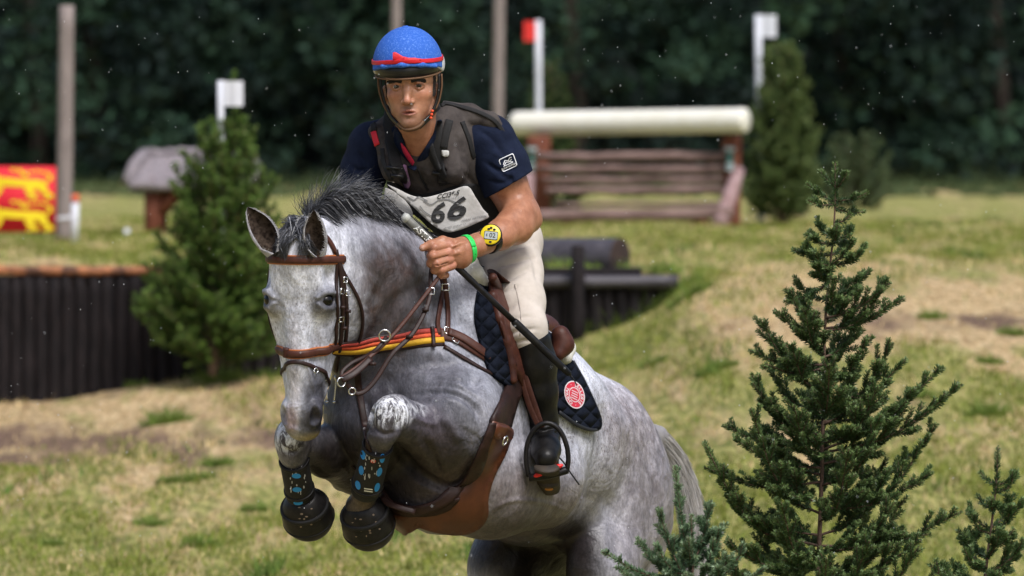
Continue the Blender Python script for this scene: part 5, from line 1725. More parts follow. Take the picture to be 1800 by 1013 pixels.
# small logo patches
red_l = mat("logo_red", (.6, .05, .04), .5); wh_l = mat("logo_white", (.75, .75, .75), .5)
V2, F2 = disc2((656, 811), 5, 3.4, 12); v, f = stick(V2, F2, s1, 1.8); MB().add(v, f).done("label", red_l, lb, uv=True)
V2, F2 = glyphs("PE", 7, .1); v, f = stick(aff(V2, (656, 811), (1, .1), (.1, -1)), F2, s1, 2.3); MB().add(v, f).done("label_text", wh_l, lb, uv=True, smooth=False)
for q in range(2):
    V2, F2 = box((0, 0, 0), 1, 1, 0)[0][:4, :2], [(0, 1, 3, 2)]
    V2 = [(640, 858 + q * 4), (655, 860 + q * 4), (655, 862 + q * 4), (640, 860 + q * 4)]; v, f = stick(V2, [(0, 1, 2, 3)], s1, 2); MB().add(v, f).done("label_line", wh_l, lb, uv=True)

# ---- over reach boots (bells) around the hooves
def bell(a, b, r0, r1, lab, seed):
    a = np.array(a, float); b = np.array(b, float); ax = (b - a) / np.linalg.norm(b - a)
    root = thing("bell_boot", uvw((a + b) / 2)[0], lab, "horse boot", "bell boots round the front hooves")
    F_ = Field(np.minimum(a, b) - 75, np.maximum(a, b) + 75, 2)
    F_.rc(a, b, r0, r1, 6)
    F_.ell(a + (b - a) * .55, (r1 * 1.02, r1 * .95, r1), None, 8)
    F_.ell(b + ax * r1 * .10, (r1 * 1.04, r1 * 1.02, r1 * 1.04), None, 10); F_.rc(b + ax * r1 * .3 + (0, 4, 34), b + ax * r1 * .9 + (0, 10, 60), r1 * .6, r1 * .66, 3, op='sub')
    F_.rc(a - ax * 8, a + ax * 6, r0 * .8, r0 * .62, 4, op='sub')
    v, f = F_.surf(); s = Surf(v, f); MB().add(v, f).done("bell", black_r, root, uv=True)
    e1 = np.cross(ax, (0, 0, 1.)); e1 /= np.linalg.norm(e1); e2 = np.cross(ax, e1)
    P, N_ = ring(a + ax * 3, e1, e2, 0, 359, 40, s, .5, 100); v, f = ribbon(P, N_, 8, 5); MB().add(v, f).done("collar", black_c, root, uv=True)
    P, N_ = ring(b + ax * r1 * .2, e1, e2, 0, 359, 40, s, .4, 120); v, f = ribbon(P, N_, 5, 3); MB().add(v, f).done("rim", black_c, root, uv=True)
    rng = np.random.default_rng(seed); mb = MB(); c = (a + b) / 2
    for k in range(12):
        V2, F2 = disc2((c[0] + rng.uniform(-r1, r1) * .6, c[1] + rng.uniform(-.5, .8) * r1), rng.uniform(1, 3), rng.uniform(1, 2), 9); v, f = stick(V2, F2, s, .8); mb.add(v, f)
    mb.done("mud_specks", mud, root, uv=True)["kind"] = "stuff"
    # hoof seen inside
    F_ = Field(b - 60, b + 60, 2.5); F_.rc(b - ax * 6, b + ax * r1 * .2 + (0, 0, 12), r1 * .6, r1 * .68, 2); v, f = F_.surf()
    MB().add(v, f).done("hoof", mat("hoof_horn", (.05, .045, .04), .6) if "hoof_horn" not in bpy.data.materials else bpy.data.materials["hoof_horn"], horse, uv=True)
bell((640, 900, -136), (647, 922, -116), 31, 43, "black rubber bell boot on the foreleg nearer the girth", 1)
bell((535, 888, -92), (541, 906, -72), 31, 42, "black rubber bell boot on the foreleg under the horse's nose", 2)

# crest on the pad
padS = Surf(*patch(pad_poly, HS, 3, 9, 8))
cw = mat("crest_white", (.72, .66, .68), .6); crd = mat("crest_red", (.62, .02, .05), .6)
ex, ey = (.78, .38), (-.12, 1.0)
pc = (1010, 694)
ring_of = lambda r, m, off, r0=0, n=28: MB().add(*stick(aff(disc2((0, 0), r, r, n, r0)[0], pc, ex, ey), disc2((0, 0), r, r, n, r0)[1], padS, off)).done("crest", m, padth, uv=True)
ring_of(23, cw, 4.0); ring_of(21, crd, 4.5); ring_of(12.5, cw, 5.0); ring_of(11, crd, 5.5)
mb = MB()
for i, ch in enumerate("SELLERIE · CHEVAL · "):
    if ch == " ": continue
    a = 2 * math.pi * i / 20; V2, F2 = glyphs(ch, 8.5, .25)
    if not len(V2): continue
    V3 = [(x * math.cos(a) + (16.6 + y) * math.sin(a), -(-x * math.sin(a) + (16.6 + y) * math.cos(a))) for x, y, *_ in V2]
    v, f = stick(aff(V3, pc, ex, ey), F2, padS, 5.6); mb.add(v, f)
mb.done("crest_lettering", cw, padth, uv=True, smooth=False)
mb = MB()
for q in range(4):
    V2 = [(-7, -6 + q * 4), (7, -6 + q * 4), (7, -4.6 + q * 4), (-7, -4.6 + q * 4)]; v, f = stick(aff(V2, pc, ex, ey), [(0, 1, 2, 3)], padS, 6.2); mb.add(v, f)
mb.done("crest_emblem", cw, padth, uv=True, smooth=False)
# ================================================================== RIDER
skin_m = mat("skin", (1, 1, 1), .42, spec=.42, attr=True, col2=(.72, .66, .62), nscale=38, detail=8, bump=.5, bscale=190, bdist=.0015, sss=.06)
shirt_m = mat("navy_shirt", (.005, .009, .026), .9, col2=(.009, .015, .038), nscale=25, bump=.4, bscale=14, bdist=.02, spec=.2)
vest_m = mat("grey_vest", (.038, .032, .031), .9, col2=(.080, .069, .065), nscale=22, bump=.5, bscale=20, bdist=.012, spec=.2)
vest_dk = mat("dark_webbing", (.005, .005, .006), .8, col2=(.010, .010, .011), nscale=60, bump=.3)
breech_m = mat("pale_breeches", (.62, .56, .50), .8, col2=(.52, .465, .41), nscale=12, bump=.5, bscale=9, bdist=.02, spec=.2)
boot_m = mat("black_boot", (.004, .004, .005), .42, col2=(.012, .011, .010), nscale=20, bump=.6, bscale=25, bdist=.006, spec=.26)
blue_h = mat("helmet_blue", (.03, .12, .50), .8, col2=(.17, .33, .78), nscale=170, detail=10, contrast=(.50, .80), bump=.5, bscale=120, spec=.25)
white_h = mat("helmet_white", (.62, .64, .68), .4)
blk_h = mat("helmet_black", (.008, .008, .009), .35)
red_r = mat("red_ribbon", (.62, .008, .02), .5, bump=.3, bscale=60)
pink_m = mat("pink_collar", (.60, .02, .07), .8)
chin_m = mat("chin_pad", (.13, .065, .030), .7)

Ff = np.array((-.13, .04, -.99)); Ff /= np.linalg.norm(Ff)
Fl = np.cross((0.05, 1, .04), Ff); Fl /= np.linalg.norm(Fl); Fl *= np.sign(Fl[0]); Fd = np.cross(Fl, Ff); Fd /= np.linalg.norm(Fd); Fd *= np.sign(Fd[1])
FO = np.array((716, 148, -168.))
def FC(l, d, f): return FO + l * Fl + d * Fd + f * Ff
FA = [Fl, Fd, Ff]

def face(S):
    S.ell(FC(0, -14, -58), (46, 54, 60), FA, 4)
    S.ell(FC(0, -18, -22), (38, 32, 26), FA, 12)
    S.ell(FC(0, 18, -40), (39, 43, 43), FA, 12)
    for s in (-1, 1):
        S.ell(FC(s * 26, 20, -17), (11, 9, 12), FA, 14); S.ell(FC(s * 19, 42, -21), (13, 16, 13), FA, 12)
        S.rc(FC(s * 36, 34, -52), FC(s * 27, 52, -36), 7, 6, 10)
        S.rc(FC(s * 27, 52, -36), FC(s * 7, 68, -12), 6, 6, 10)
        S.rc(FC(s * 7, -7, 1), FC(s * 28, -7, -7), 5, 4.5, 7)
        S.ell(FC(s * 46.5, 16, -50), (5, 14.5, 8), [Fl + s * .4 * Ff, Fd, Ff], 3)
        S.ell(FC(s * 48.5, 15, -44), (2.6, 9, 4), FA, 2.5, 'sub')
        S.rc(FC(s * 45, 26, -56), FC(s * 44, 32, -52), 3.5, 3, 3)
    S.ell(FC(0, 70, -10), (12, 8, 10), FA, 10)
    S.rc(FC(0, 64, -28), FC(0, 64, -60), 18, 24, 14)
    S.ell(FC(0, 52, -14), (20, 17, 15), FA, 12)
    for s in (-1, 1):
        S.ell(FC(s * 20, 3, 4), (11.5, 7, 7), FA, 7, 'sub')
        S.ell(FC(s * 20, 4, -8), (9.5, 9, 9), FA, 0)
        S.rc(FC(s * 10, 1.6, -.5), FC(s * 19, -2.4, 3.0), 1.6, 2.6, 2.2); S.rc(FC(s * 19, -2.4, 3.0), FC(s * 31, 2.4, -3), 2.6, 1.8, 2.2)
        S.rc(FC(s * 11, 5, -.5), FC(s * 20, 9.0, .8), 1.4, 1.9, 2.2); S.rc(FC(s * 20, 9.0, .8), FC(s * 29, 5.2, -3.8), 1.9, 1.5, 2.2)
    S.rc(FC(0, -2, -2), FC(0, 12, 4), 5, 5.5, 7); S.rc(FC(0, 12, 4), FC(-.5, 27, 9.5), 5.2, 6.4, 6)
    S.ell(FC(-.5, 30, 11), (6.2, 5.6, 6), FA, 4)
    for s in (-1, 1):
        S.ell(FC(s * 8, 31.5, 4.5), (4.8, 4.6, 6), FA, 3)
        S.ell(FC(s * 4.4, 35.5, 7.5), (2.8, 1.6, 3), FA, 1.5, 'sub')
    # lips, slightly parted
    S.rc(FC(-13, 49.6, -2.5), FC(-3, 46.8, 1.6), 1.5, 2.2, 2.5); S.rc(FC(-3, 46.8, 1.6), FC(3, 46.8, 1.6), 2.2, 2.2, 2.5); S.rc(FC(3, 46.8, 1.6), FC(13, 49.6, -2.5), 2.2, 1.5, 2.5)
    S.rc(FC(-12, 51.6, -2.5), FC(0, 54.6, .8), 1.6, 3.2, 3); S.rc(FC(0, 54.6, .8), FC(12, 51.6, -2.5), 3.2, 1.6, 3)
    S.rc(FC(-11, 50.3, 0), FC(11, 50.3, 0), 1.0, 1.0, 1.5, op='sub'); S.ell(FC(1, 50.4, 2), (8, 1.7, 4), FA, 1, 'sub')
    S.rc(FC(-9, 61, 4), FC(9, 61, 4), 1.6, 1.6, 6, op='sub')
    for s in (-1, 1): S.rc(FC(s * 13, 34, 4), FC(s * 19, 46, 0), .8, .8, 5, op='sub')
    # neck and collar bones
    S.rc(FC(0, 66, -62), (744, 262, -40), 31, 40, 12)
    S.rc(FC(10, 70, -40), (738, 262, -72), 12, 12, 14)
    S.rc(FC(-34, 42, -66), (728, 258, -66), 9, 9, 12); S.rc(FC(34, 42, -66), (746, 258, -62), 9, 9, 12)

parts_V = []; parts_F = []; parts_C = []; off = 0
def addskin(v, f, c):
    global off
    parts_V.append(v); parts_F.append(np.asarray(f) + off); parts_C.append(c); off += len(v)
SK = (.50, .245, .150)
S = Field((650, 60, -210), (800, 300, 30), 1.5)
face(S)
# shoulders blend for the neck base
S.rc((700, 262, -20), (790, 258, -25), 40, 40, 20)
cut(S, (0, 1, 0), (0, 292, 0), 1)
v, f = S.surf(); faceS = Surf(v, f)
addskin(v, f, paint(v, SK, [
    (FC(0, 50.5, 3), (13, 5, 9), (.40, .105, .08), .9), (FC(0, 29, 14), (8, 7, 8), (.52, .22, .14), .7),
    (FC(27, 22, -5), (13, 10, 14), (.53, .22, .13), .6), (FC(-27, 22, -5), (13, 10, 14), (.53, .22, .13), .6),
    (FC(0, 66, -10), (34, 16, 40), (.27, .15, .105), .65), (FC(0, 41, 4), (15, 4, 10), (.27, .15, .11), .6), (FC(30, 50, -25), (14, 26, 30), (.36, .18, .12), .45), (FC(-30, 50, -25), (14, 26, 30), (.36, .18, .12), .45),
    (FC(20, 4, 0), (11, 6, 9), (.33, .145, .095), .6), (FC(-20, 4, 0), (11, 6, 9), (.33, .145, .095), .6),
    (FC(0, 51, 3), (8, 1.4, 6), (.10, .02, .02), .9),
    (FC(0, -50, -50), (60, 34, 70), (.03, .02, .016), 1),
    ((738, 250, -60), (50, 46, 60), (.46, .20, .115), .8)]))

# left arm and hand
WR = np.array((846, 428, -142.)); EL = np.array((921, 384, -26.))
S = Field((725, 270, -235), (980, 500, 30), 1.9)
S.chain([(866, 262, -30, 36), (890, 322, -28, 36), (912, 368, -24, 33)], 8)
S.chain([(921, 384, -26, 31), (905, 398, -62, 31), (878, 414, -104, 25), (850, 427, -140, 18.5), (838, 431, -152, 19)], 12, (0, .4, .9), .92)
S.ell((935, 388, -12), (17, 16, 15), None, 12)
S.ell((876, 320, -45), (22, 26, 22), None, 14)
S.rc((915, 372, -50), (880, 408, -100), 24, 17, 14)
S.ell((843, 420, -152), (8, 6, 7), None, 8)
# palm
S.chain([(836, 432, -155, 18), (812, 440, -172, 21), (796, 444, -182, 19)], 12)
S.ell((806, 456, -176), (22, 18, 17), None, 12)
v, f = S.surf()
armS = Surf(v, f)
addskin(v, f, paint(v, (.44, .20, .115), [((935, 388, -20), (22, 20, 30), (.46, .20, .13), .6), ((810, 445, -180), (34, 28, 30), (.44, .20, .125), .5)]))
# hand with five fingers closed round whip and rein
S = Field((728, 405, -230), (836, 500, -120), 1.2)
S.chain([(824, 436, -164, 19.5), (806, 440, -178, 19), (792, 444, -186, 16)], 10)
S.ell((803, 454, -180), (20, 17, 15), None, 10)
kn = [((789, 430, -194), (764, 436, -212), (758, 450, -204), (770, 456, -186)),
      ((788, 444, -198), (762, 450, -217), (758, 463, -208), (770, 467, -190)),
      ((789, 456, -197), (768, 464, -214), (765, 475, -205), (776, 477, -190)),
      ((794, 467, -192), (776, 475, -206), (775, 484, -198), (784, 484, -186))]
for i, (a, b_, c, d) in enumerate(kn):
    r = (8.6, 8.8, 8.2, 7.2)[i]
    S.chain([(*a, r + 1.2), (*b_, r), (*c, r - .4), (*d, r - 1.2)], 2.4)
    S.ell(np.array(a) + (0, 0, -3), (r, r * .8, r * .7), None, 4)
S.chain([(800, 430, -182, 10), (778, 424, -196, 9), (758, 430, -208, 8), (743, 436, -212, 6.5)], 4)
for i in range(3): S.rc((786, 437 + i * 12.5, -208), (764, 443 + i * 12.5, -224), 1.2, 1.2, 2.5, op='sub')
S.chain([(830, 424, -180, 1.5), (808, 428, -196, 1.5), (795, 434, -204, 1.5)], 5, op='add')
S.chain([(830, 438, -182, 1.4), (806, 444, -198, 1.6), (794, 448, -203, 1.5)], 5, op='add')
v, f = S.surf(); handS = Surf(v, f)
addskin(v, f, paint(v, (.45, .205, .12), [((*np.array(k[0]) + (0, 0, -6),), (9, 8, 9), (.52, .22, .15), .7) for k in kn] + [((*k[1],), (8, 7, 9), (.52, .21, .14), .6) for k in kn] + [((741, 436, -217), (5, 4.5, 5), (.60, .36, .28), .8)]))
# right arm and hand on the far side of the neck
S = Field((600, 270, -160), (760, 480, 60), 2.6)
S.chain([(646, 275, -5, 38), (634, 345, -5, 30), (660, 388, -20, 26), (700, 415, -45, 19), (718, 424, -60, 17)], 8)
S.ell((730, 430, -72), (18, 16, 16), None, 8)
for i in range(4): S.chain([(736, 422 + i * 7, -82, 8), (748, 428 + i * 7, -96, 7.4), (740, 434 + i * 7, -104, 6.6)], 2)
S.chain([(728, 420, -74, 8), (742, 415, -90, 7)], 3)
v, f = S.surf(); addskin(v, f, paint(v, (.44, .20, .115), []))
# trunk and legs under the clothes
S = Field((640, 230, -140), (990, 900, 240), 5)
S.chain([(764, 268, -20, 52), (838, 378, 58, 42), (885, 430, 118, 44)], 20)
S.rc((690, 246, -18), (830, 240, -28), 30, 30, 16)
S.chain([(895, 425, 100, 34), (924, 582, -50, 22), (948, 690, -25, 18), (958, 765, 0, 14), (962, 845, 15, 12)], 10)
v, f = S.surf(); addskin(v, f, paint(v, (.44, .20, .115), []))

rb = uvw((885, 700, 80))[0]
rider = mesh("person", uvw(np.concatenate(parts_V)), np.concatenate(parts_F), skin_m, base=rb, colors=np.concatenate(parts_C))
tag(rider, "rider in blue helmet and grey body protector leaning forward over the grey horse's neck", "person")

# eyes
eye_w = mat("eye_white", (.62, .58, .54), .2); iris_m = mat("iris", (.045, .03, .018), .15); pupil = mat("pupil", (.004, .004, .004), .1)
for s in (-1, 1):
    c = FC(s * 20, 3.2, -4.8)
    E = Field(c - 12, c + 12, .9); E.ell(c, (7.2, 7.2, 7.2), None, 0); v, f = E.surf(); e = mesh("eyeball", uvw(v), f, eye_w, rider)
    look = Ff * .98 + Fl * .10 ; look /= np.linalg.norm(look)
    for rr, m, o_ in ((4.9, iris_m, 6.6), (2.2, pupil, 7.5)):
        E = Field(c + look * o_ - 6, c + look * o_ + 6, .5); E.ell(c + look * (o_ - .6), (rr, rr, 1.1), [Fl, Fd, look], 0); v, f = E.surf(); mesh("iris" if rr > 2 else "pupil", uvw(v), f, m, e)
# brows and stubble hair at the temples
brow_m = mat("dark_hair", (.018, .012, .009), .7)
def hairs(name, n, seed, fn, parent):
    rng = np.random.default_rng(seed); mb = MB()
    for i in range(n):
        p, d, w = fn(rng); q = np.cross(d, (0, 0, 1.)); q /= np.linalg.norm(q) + 1e-9
        mb.add([p - q * w, p + q * w, p + d], [(0, 1, 2)])
    return mb.done(name, brow_m, parent, uv=True, smooth=False)
for s in (-1, 1):
    def fb(rng, s=s):
        t = rng.random(); u = 8 + 23 * t; d = -5.2 - 2.6 * math.sin(t * 2.6) + 2 * t + rng.normal(0, 1.0)
        p = FC(s * u, d, 10); h, n_, ok = faceS.hit(p[0], p[1]); return h - (0, 0, 1.6), Fl * s * 5 - Fd * rng.uniform(-.6, 1.6) + Ff * .6, 1.0
    hairs("eyebrow", 420, 3 + s, fb, rider)
def fs(rng):
    s = rng.choice([-1, 1]); p = FC(s * rng.uniform(38, 44), rng.uniform(-14, 22), -38 + rng.uniform(-6, 6)); h, n_ = faceS.near(p); return h, Fd * 5 + n_ * 1 + rng.normal(0, .8, 3), .8
hairs("short_hair", 500, 9, fs, rider)

# ---- helmet
hel = MB()
root = thing("tmp", (0, 0, 0)); bpy.data.objects.remove(root)
HC = np.array((717, 118, -118.))
Hu = -Fd * 1.0 + Ff * .10; Hu /= np.linalg.norm(Hu)
Hf2 = np.cross(Fl, Hu); Hf2 *= np.sign(Hf2.dot(Ff))
def HP(l, u, f): return HC + l * Fl + u * Hu + f * Hf2
S = Field((640, 35, -215), (800, 150, -20), 1.8)
S.ell(HP(0, 4, 0), (60.5, 64, 75), [Fl, Hu, Hf2], 0); cut(S, -Hu + .30 * Hf2, HP(0, -8, 0), 2)
S.ell(HP(0, -2, -2), (54, 56, 69), [Fl, Hu, Hf2], 2, 'sub')
for s in (-1, 1): S.ell(HP(s * 58.5, 2, -14), (5, 15, 20), [Fl, Hu, Hf2], 2)
v, f = S.surf(); shell = MB().add(v, f).done("helmet", white_h, rider, uv=True)
S = Field((640, 35, -225), (800, 150, -20), 1.6)
S.ell(HP(0, 4, 0), (61.5, 67.5, 78), [Fl, Hu, Hf2], 0); cut(S, -Hu + .24 * Hf2, HP(0, -5, 0), 2)
S.ell(HP(0, 3, 0), (56, 61, 73), [Fl, Hu, Hf2], 1, 'sub')
S.chain([(*HP(-54, 4, 38), 3), (*HP(-34, 12, 68), 4), (*HP(0, 15, 81), 4.5), (*HP(34, 12, 68), 4), (*HP(54, 4, 38), 3)], 8, Hu, .7)
v, f = S.surf(); cov = MB().add(v, f).done("cover", blue_h, shell, uv=True); covS = Surf(v, f)
v, f = tube([HP(0, 66, 0), HP(0, 73, 0)], [7, 5], 12); MB().add(v, f).done("button", blue_h, shell, uv=True)
# black brim under the cover
S = Field((640, 80, -225), (800, 160, -20), 1.6)
S.ell(HP(0, 2, 3), (58, 34, 75), [Fl, Hu, Hf2], 0); cut(S, Hu, HP(0, 20, 0), 2); cut(S, -Hu, HP(0, -10, 0), 2)
S.ell(HP(0, -16, -10), (50, 18, 64), [Fl, Hu, Hf2], 2, 'sub')
v, f = S.surf(); MB().add(v, f).done("brim", blk_h, shell, uv=True)
P = np.array([HP(57 * math.cos(a), -11, 3 + 74.5 * math.sin(a)) for a in np.linspace(0, 2 * math.pi, 61)]); v, f = tube(P, 1.7, 6, cap=False); MB().add(v, f).done("rim_edging", chin_m, shell, uv=True)
# red ribbon round the cover with a bow
P, N_ = ring(HP(0, 13, 0), Fl, Hf2, 0, 359, 60, covS, .8, 140)
for i in range(len(P)): P[i] += Hu * (9 * max(0, (N_[i] @ Hf2)) ** 2)
for _ in range(6): P[1:-1] = P[1:-1] * .5 + (P[:-2] + P[2:]) * .25
v, f = ribbon(P + N_ * 1.2, N_, 7.5, 1.4); MB().add(v, f).done("ribbon", red_r, shell, uv=True)
S = Field((690, 80, -230), (750, 120, -170), 1.0)
bc = covS.hit(712, 104)[0] + (0, 0, -4)
S.ell(bc, (4.5, 4, 3.5), None, 1); S.rc(bc, bc + (-18, -5, -1), 2.5, 7.5, 2, (0, 0, 1), .35); S.rc(bc, bc + (17, 3, 1), 2.5, 5.5, 2, (0, 0, 1), .4); S.rc(bc + (-20, -9, -5), bc + (-8, -3, -5), 1.5, 1, 2, op='sub'); S.rc(bc, bc + (-14, 3, -1), 2, 3.2, 2, (0, 0, 1), .5); S.rc(bc, bc + (26, 1, 3), 2, 2.6, 2, (0, 0, 1), .5)
v, f = S.surf(); MB().add(v, f).done("bow", red_r, shell, uv=True)
# harness straps
def fstrap(name, pts, w, m, th=2.2, o=2.0, surf=None):
    P = cr(np.array([faceS.near(FC(*p))[0] + faceS.near(FC(*p))[1] * o for p in pts]), 4); N_ = np.array([faceS.near(p)[1] for p in P])
    for _ in range(3): N_[1:-1] = (N_[:-2] + N_[1:-1] + N_[2:]) / 3
    v, f = ribbon(P, N_, w, th); return MB().add(v, f).done(name, m, shell, uv=True)
for s in (-1, 1):
    fstrap("harness_strap", [(s * 50, -10, -82), (s * 48, 20, -76), (s * 46, 44, -62), (s * 38, 60, -44)], 9, blk_h)
    P = np.array([FC(s * 53, -14, -40), FC(s * 52.5, 8, -39), FC(s * 47, 34, -38), FC(s * 37, 56, -32), FC(s * 24, 70, -20), FC(s * 16, 77, -13)]); P = cr(P, 4)
    v, f = ribbon(P, np.tile(Fl * s * .8 + Ff * .6 + Fd * .25, (len(P), 1)), 9, 3); MB().add(v, f).done("harness_strap", blk_h, shell, uv=True)
    P = np.array([FC(s * 56.5, -14, -38), FC(s * 56, 8, -37), FC(s * 50, 33, -37), FC(s * 43, 48, -35)]); v, f = tube(cr(P, 4), 1.6, 6); MB().add(v, f).done("strap_edging", chin_m, shell, uv=True)
fstrap("chin_pad", [(-21, 70, -18), (-10, 79, -10), (2, 82, -6), (16, 78, -10), (24, 70, -18)], 10, chin_m, 4)
rb_ = mat("orange_tag", (.75, .08, .02), .5)
for k in range(3):
    c = FC(36 + k * 1.5, 62 - k * 6, -22); E = Field(c - 6, c + 6, .9); E.ell(c, (3, 2.6, 3), None, 0); v, f = E.surf(); MB().add(v, f).done("strap_bead", rb_, shell, uv=True)

# ---- shirt
def localcut(S, n, c, lo, hi, k=1.5):
    n = np.array(n, np.float32); n /= np.linalg.norm(n); g = S._sub(np.array(lo, float), np.array(hi, float)); sl, X_, Y_, Z_ = g
    d = (X_ - c[0]) * n[0] + (Y_ - c[1]) * n[1] + (Z_ - c[2]) * n[2]
    S.F[sl] = np.maximum(S.F[sl], d)
tt = np.array((.446, .751, .493)); tt /= np.linalg.norm(tt)
tl = np.array((.995, -.04, -.09)); tl -= tt * tl.dot(tt); tl /= np.linalg.norm(tl); tf = np.cross(tt, tl); tf *= -np.sign(tf[2])
S = Field((590, 170, -190), (960, 460, 170), 2.2)
S.rc((764, 264, -20), (838, 378, 58), 84, 72, 10, tf, .66)
S.rc((690, 240, -20), (815, 232, -30), 36, 38, 20)
S.chain([(812, 232, -30, 38), (858, 248, -32, 46), (880, 290, -31, 48), (900, 338, -30, 49)], 12)
S.chain([(700, 240, -20, 34), (654, 256, -10, 40), (640, 300, -6, 40), (634, 345, -6, 36)], 12)
# collar opening and sleeve hems
S.rc((736, 200, -110), (742, 262, -115), 26, 15, 5, op='sub')
S.chain([(742, 180, -60, 33), (744, 236, -62, 34)], 4, op='sub')
ad = np.array((912, 372, -24.)) - np.array((866, 262, -30.)); ad /= np.linalg.norm(ad)
cut_pl = (898, 322, -28)
n_ = ad + np.array((-.10, .35, 0)); n_ /= np.linalg.norm(n_)
# cut the sleeves only: local removal with capsules beyond the hem
localcut(S, (.50, .86, .05), (893, 325, -28), (846, 285, -190), (960, 460, 40))
S.rc((634, 412, -6), (634, 520, -6), 56, 56, 2, op='sub')
# folds
S.chain([(850, 215, -82, 2), (880, 250, -84, 3), (905, 300, -78, 2)], 7, op='sub'); S.chain([(870, 300, -84, 3), (900, 318, -78, 3)], 6, op='sub'); S.chain([(838, 262, -88, 3), (862, 292, -84, 3)], 8, op='sub')
S.chain([(640, 262, -58, 3), (628, 310, -54, 3)], 8, op='sub')
v, f = S.surf(); v = folds(v, f, [([(835, 225), (865, 245), (890, 285), (900, 320)], 4, 5), ([(860, 265), (885, 275), (912, 268)], -3, 6), ([(852, 285), (880, 300), (915, 292)], 4, 4), ([(870, 215), (895, 240), (908, 270)], -3, 6), ([(858, 318), (885, 322), (905, 308)], 3, 4),
    ([(625, 262), (640, 290), (636, 330)], 4, 5), ([(618, 290), (630, 300), (650, 296)], 4, 4), ([(612, 320), (630, 330), (650, 326)], -3, 5)]); shirtS = Surf(v, f); shirt = MB().add(v, f).done("shirt", shirt_m, rider, uv=True)
# collar and pink lining
def sheet(name, poly, surf, off_, th, m, parent, step=4):
    v, f = patch(poly, surf, off_, step, th); return MB().add(v, f).done(name, m, parent, uv=True)
allS = Surf(np.concatenate([shirtS.V, faceS.V]), list(map(tuple, F_ if False else [])) or [(0, 1, 2)]) if False else None
sheet("collar", [(698, 222), (706, 232), (718, 262), (733, 292), (724, 296), (708, 276), (697, 250)], faceS, 2, 3, shirt_m, shirt, 3)
sheet("collar", [(776, 210), (774, 236), (760, 262), (742, 282), (733, 293), (731, 284), (744, 262), (760, 234), (768, 212)], faceS, 2, 3, shirt_m, shirt, 3)
sheet("collar_lining", [(709, 248), (717, 258), (732, 284), (733, 290), (728, 288), (714, 266)], faceS, 5, 2, pink_m, shirt, 3)
# ---- body protector
S = Field((620, 160, -210), (920, 440, 180), 2.2)
S.rc((766, 270, -22), (838, 380, 56), 93, 82, 10, tf, .68)
S.rc((672, 232, -20), (700, 210, -34), 20, 22, 10); S.rc((664, 234, -40), (690, 300, -78), 18, 20, 10)
S.chain([(780, 194, -50, 17), (826, 199, -58, 15), (862, 212, -62, 13), (888, 238, -58, 9)], 12)
S.rc((790, 210, -60), (800, 300, -84), 24, 24, 10)
S.ell((648, 282, -20), (26, 44, 60), None, 5, 'sub')
S.ell((888, 292, -40), (54, 50, 66), None, 5, 'sub')
S.rc((737, 190, -130), (736, 252, -130), 36, 26, 4, op='sub'); S.rc((736, 252, -130), (733, 290, -130), 22, 8, 4, op='sub')
S.chain([(742, 180, -50, 36), (744, 240, -52, 36)], 3, op='sub')
# front zip and panel seams
S.rc((731, 290, -112), (768, 400, -60), 2.2, 2.2, 4, op='sub')
for a, b_ in (((668, 262, -90), (690, 262, -104)), ((790, 258, -112), (826, 256, -98)), ((784, 300, -98), (850, 330, -60))): S.rc(a, b_, 2, 2, 5, op='sub')
v, f = S.surf(); v = folds(v, f, [([(700, 250), (720, 290), (740, 320)], 2.5, 4), ([(735, 300), (742, 318), (752, 335)], 3, 2.5), ([(800, 235), (812, 270), (820, 320)], 4, 5), ([(790, 330), (830, 345), (868, 380)], 5, 6), ([(815, 300), (840, 330), (880, 350)], 4, 5), ([(655, 268), (680, 280), (690, 310)], 4, 4), ([(745, 300), (760, 312), (775, 330)], -3, 6), ([(800, 205), (830, 215), (858, 232)], -3, 8), ([(790, 340), (810, 360), (850, 400)], 4, 5)]); vestS = Surf(v, f); vest = MB().add(v, f).done("body_protector", vest_m, rider, uv=True)
def vs(name, pts, w, m, th=3, off_=1.5, parent=None):
    P, N_ = put(pts, vestS, off_, 5, 4); v, f = ribbon(P, N_, w, th); return MB().add(v, f).done(name, m, parent or vest, uv=True)
vs("webbing_strap", [(686, 190), (684, 228), (690, 262), (697, 292), (706, 318)], 24, vest_dk)
vs("webbing_strap", [(764, 180), (764, 220), (766, 256), (772, 290), (786, 322)], 28, vest_dk)
vs("webbing_strap", [(790, 212), (783, 240), (780, 262)], 14, vest_dk, 3, 2.5)
vs("armhole_binding", [(812, 214), (824, 245), (834, 280), (852, 312), (880, 338)], 9, vest_dk)
vs("armhole_binding", [(672, 262), (676, 290), (688, 316)], 8, vest_dk)
vs("front_zip", [(734, 296), (744, 318), (752, 334)], 4, vest_dk, 2, 1)
vs("webbing_strap", [(757, 252), (764, 275), (778, 300)], 9, vest_dk, 4, 4)
vs("red_tab", [(657, 232), (661, 246), (664, 256)], 11, red_r, 2, 2)
vs("tab_base", [(656, 214), (658, 232)], 11, vest_dk, 2, 2)
vs("edge_piping", [(772, 180), (800, 186), (836, 196), (868, 212), (888, 238)], 8, vest_dk, 3, 1.5)
for c, w_ in (((692, 296), 24), ((776, 304), 24), ((697, 308), 22), ((782, 316), 22)):
    h = vestS.hit(*c); v, f = tube([h[0] + h[1] * 4 + (-w_ / 2, -1, 0), h[0] + h[1] * 4 + (w_ / 2, 1, 0)], 3, 8); MB().add(v, f).done("strap_buckle", blk_h, vest, uv=True)
sheet("dark_panel", [(680, 318), (700, 322), (742, 340), (822, 322), (868, 340), (886, 372), (868, 396), (800, 418), (762, 404), (735, 380), (690, 350)], vestS, 1.5, 2, vest_dk, vest, 7)
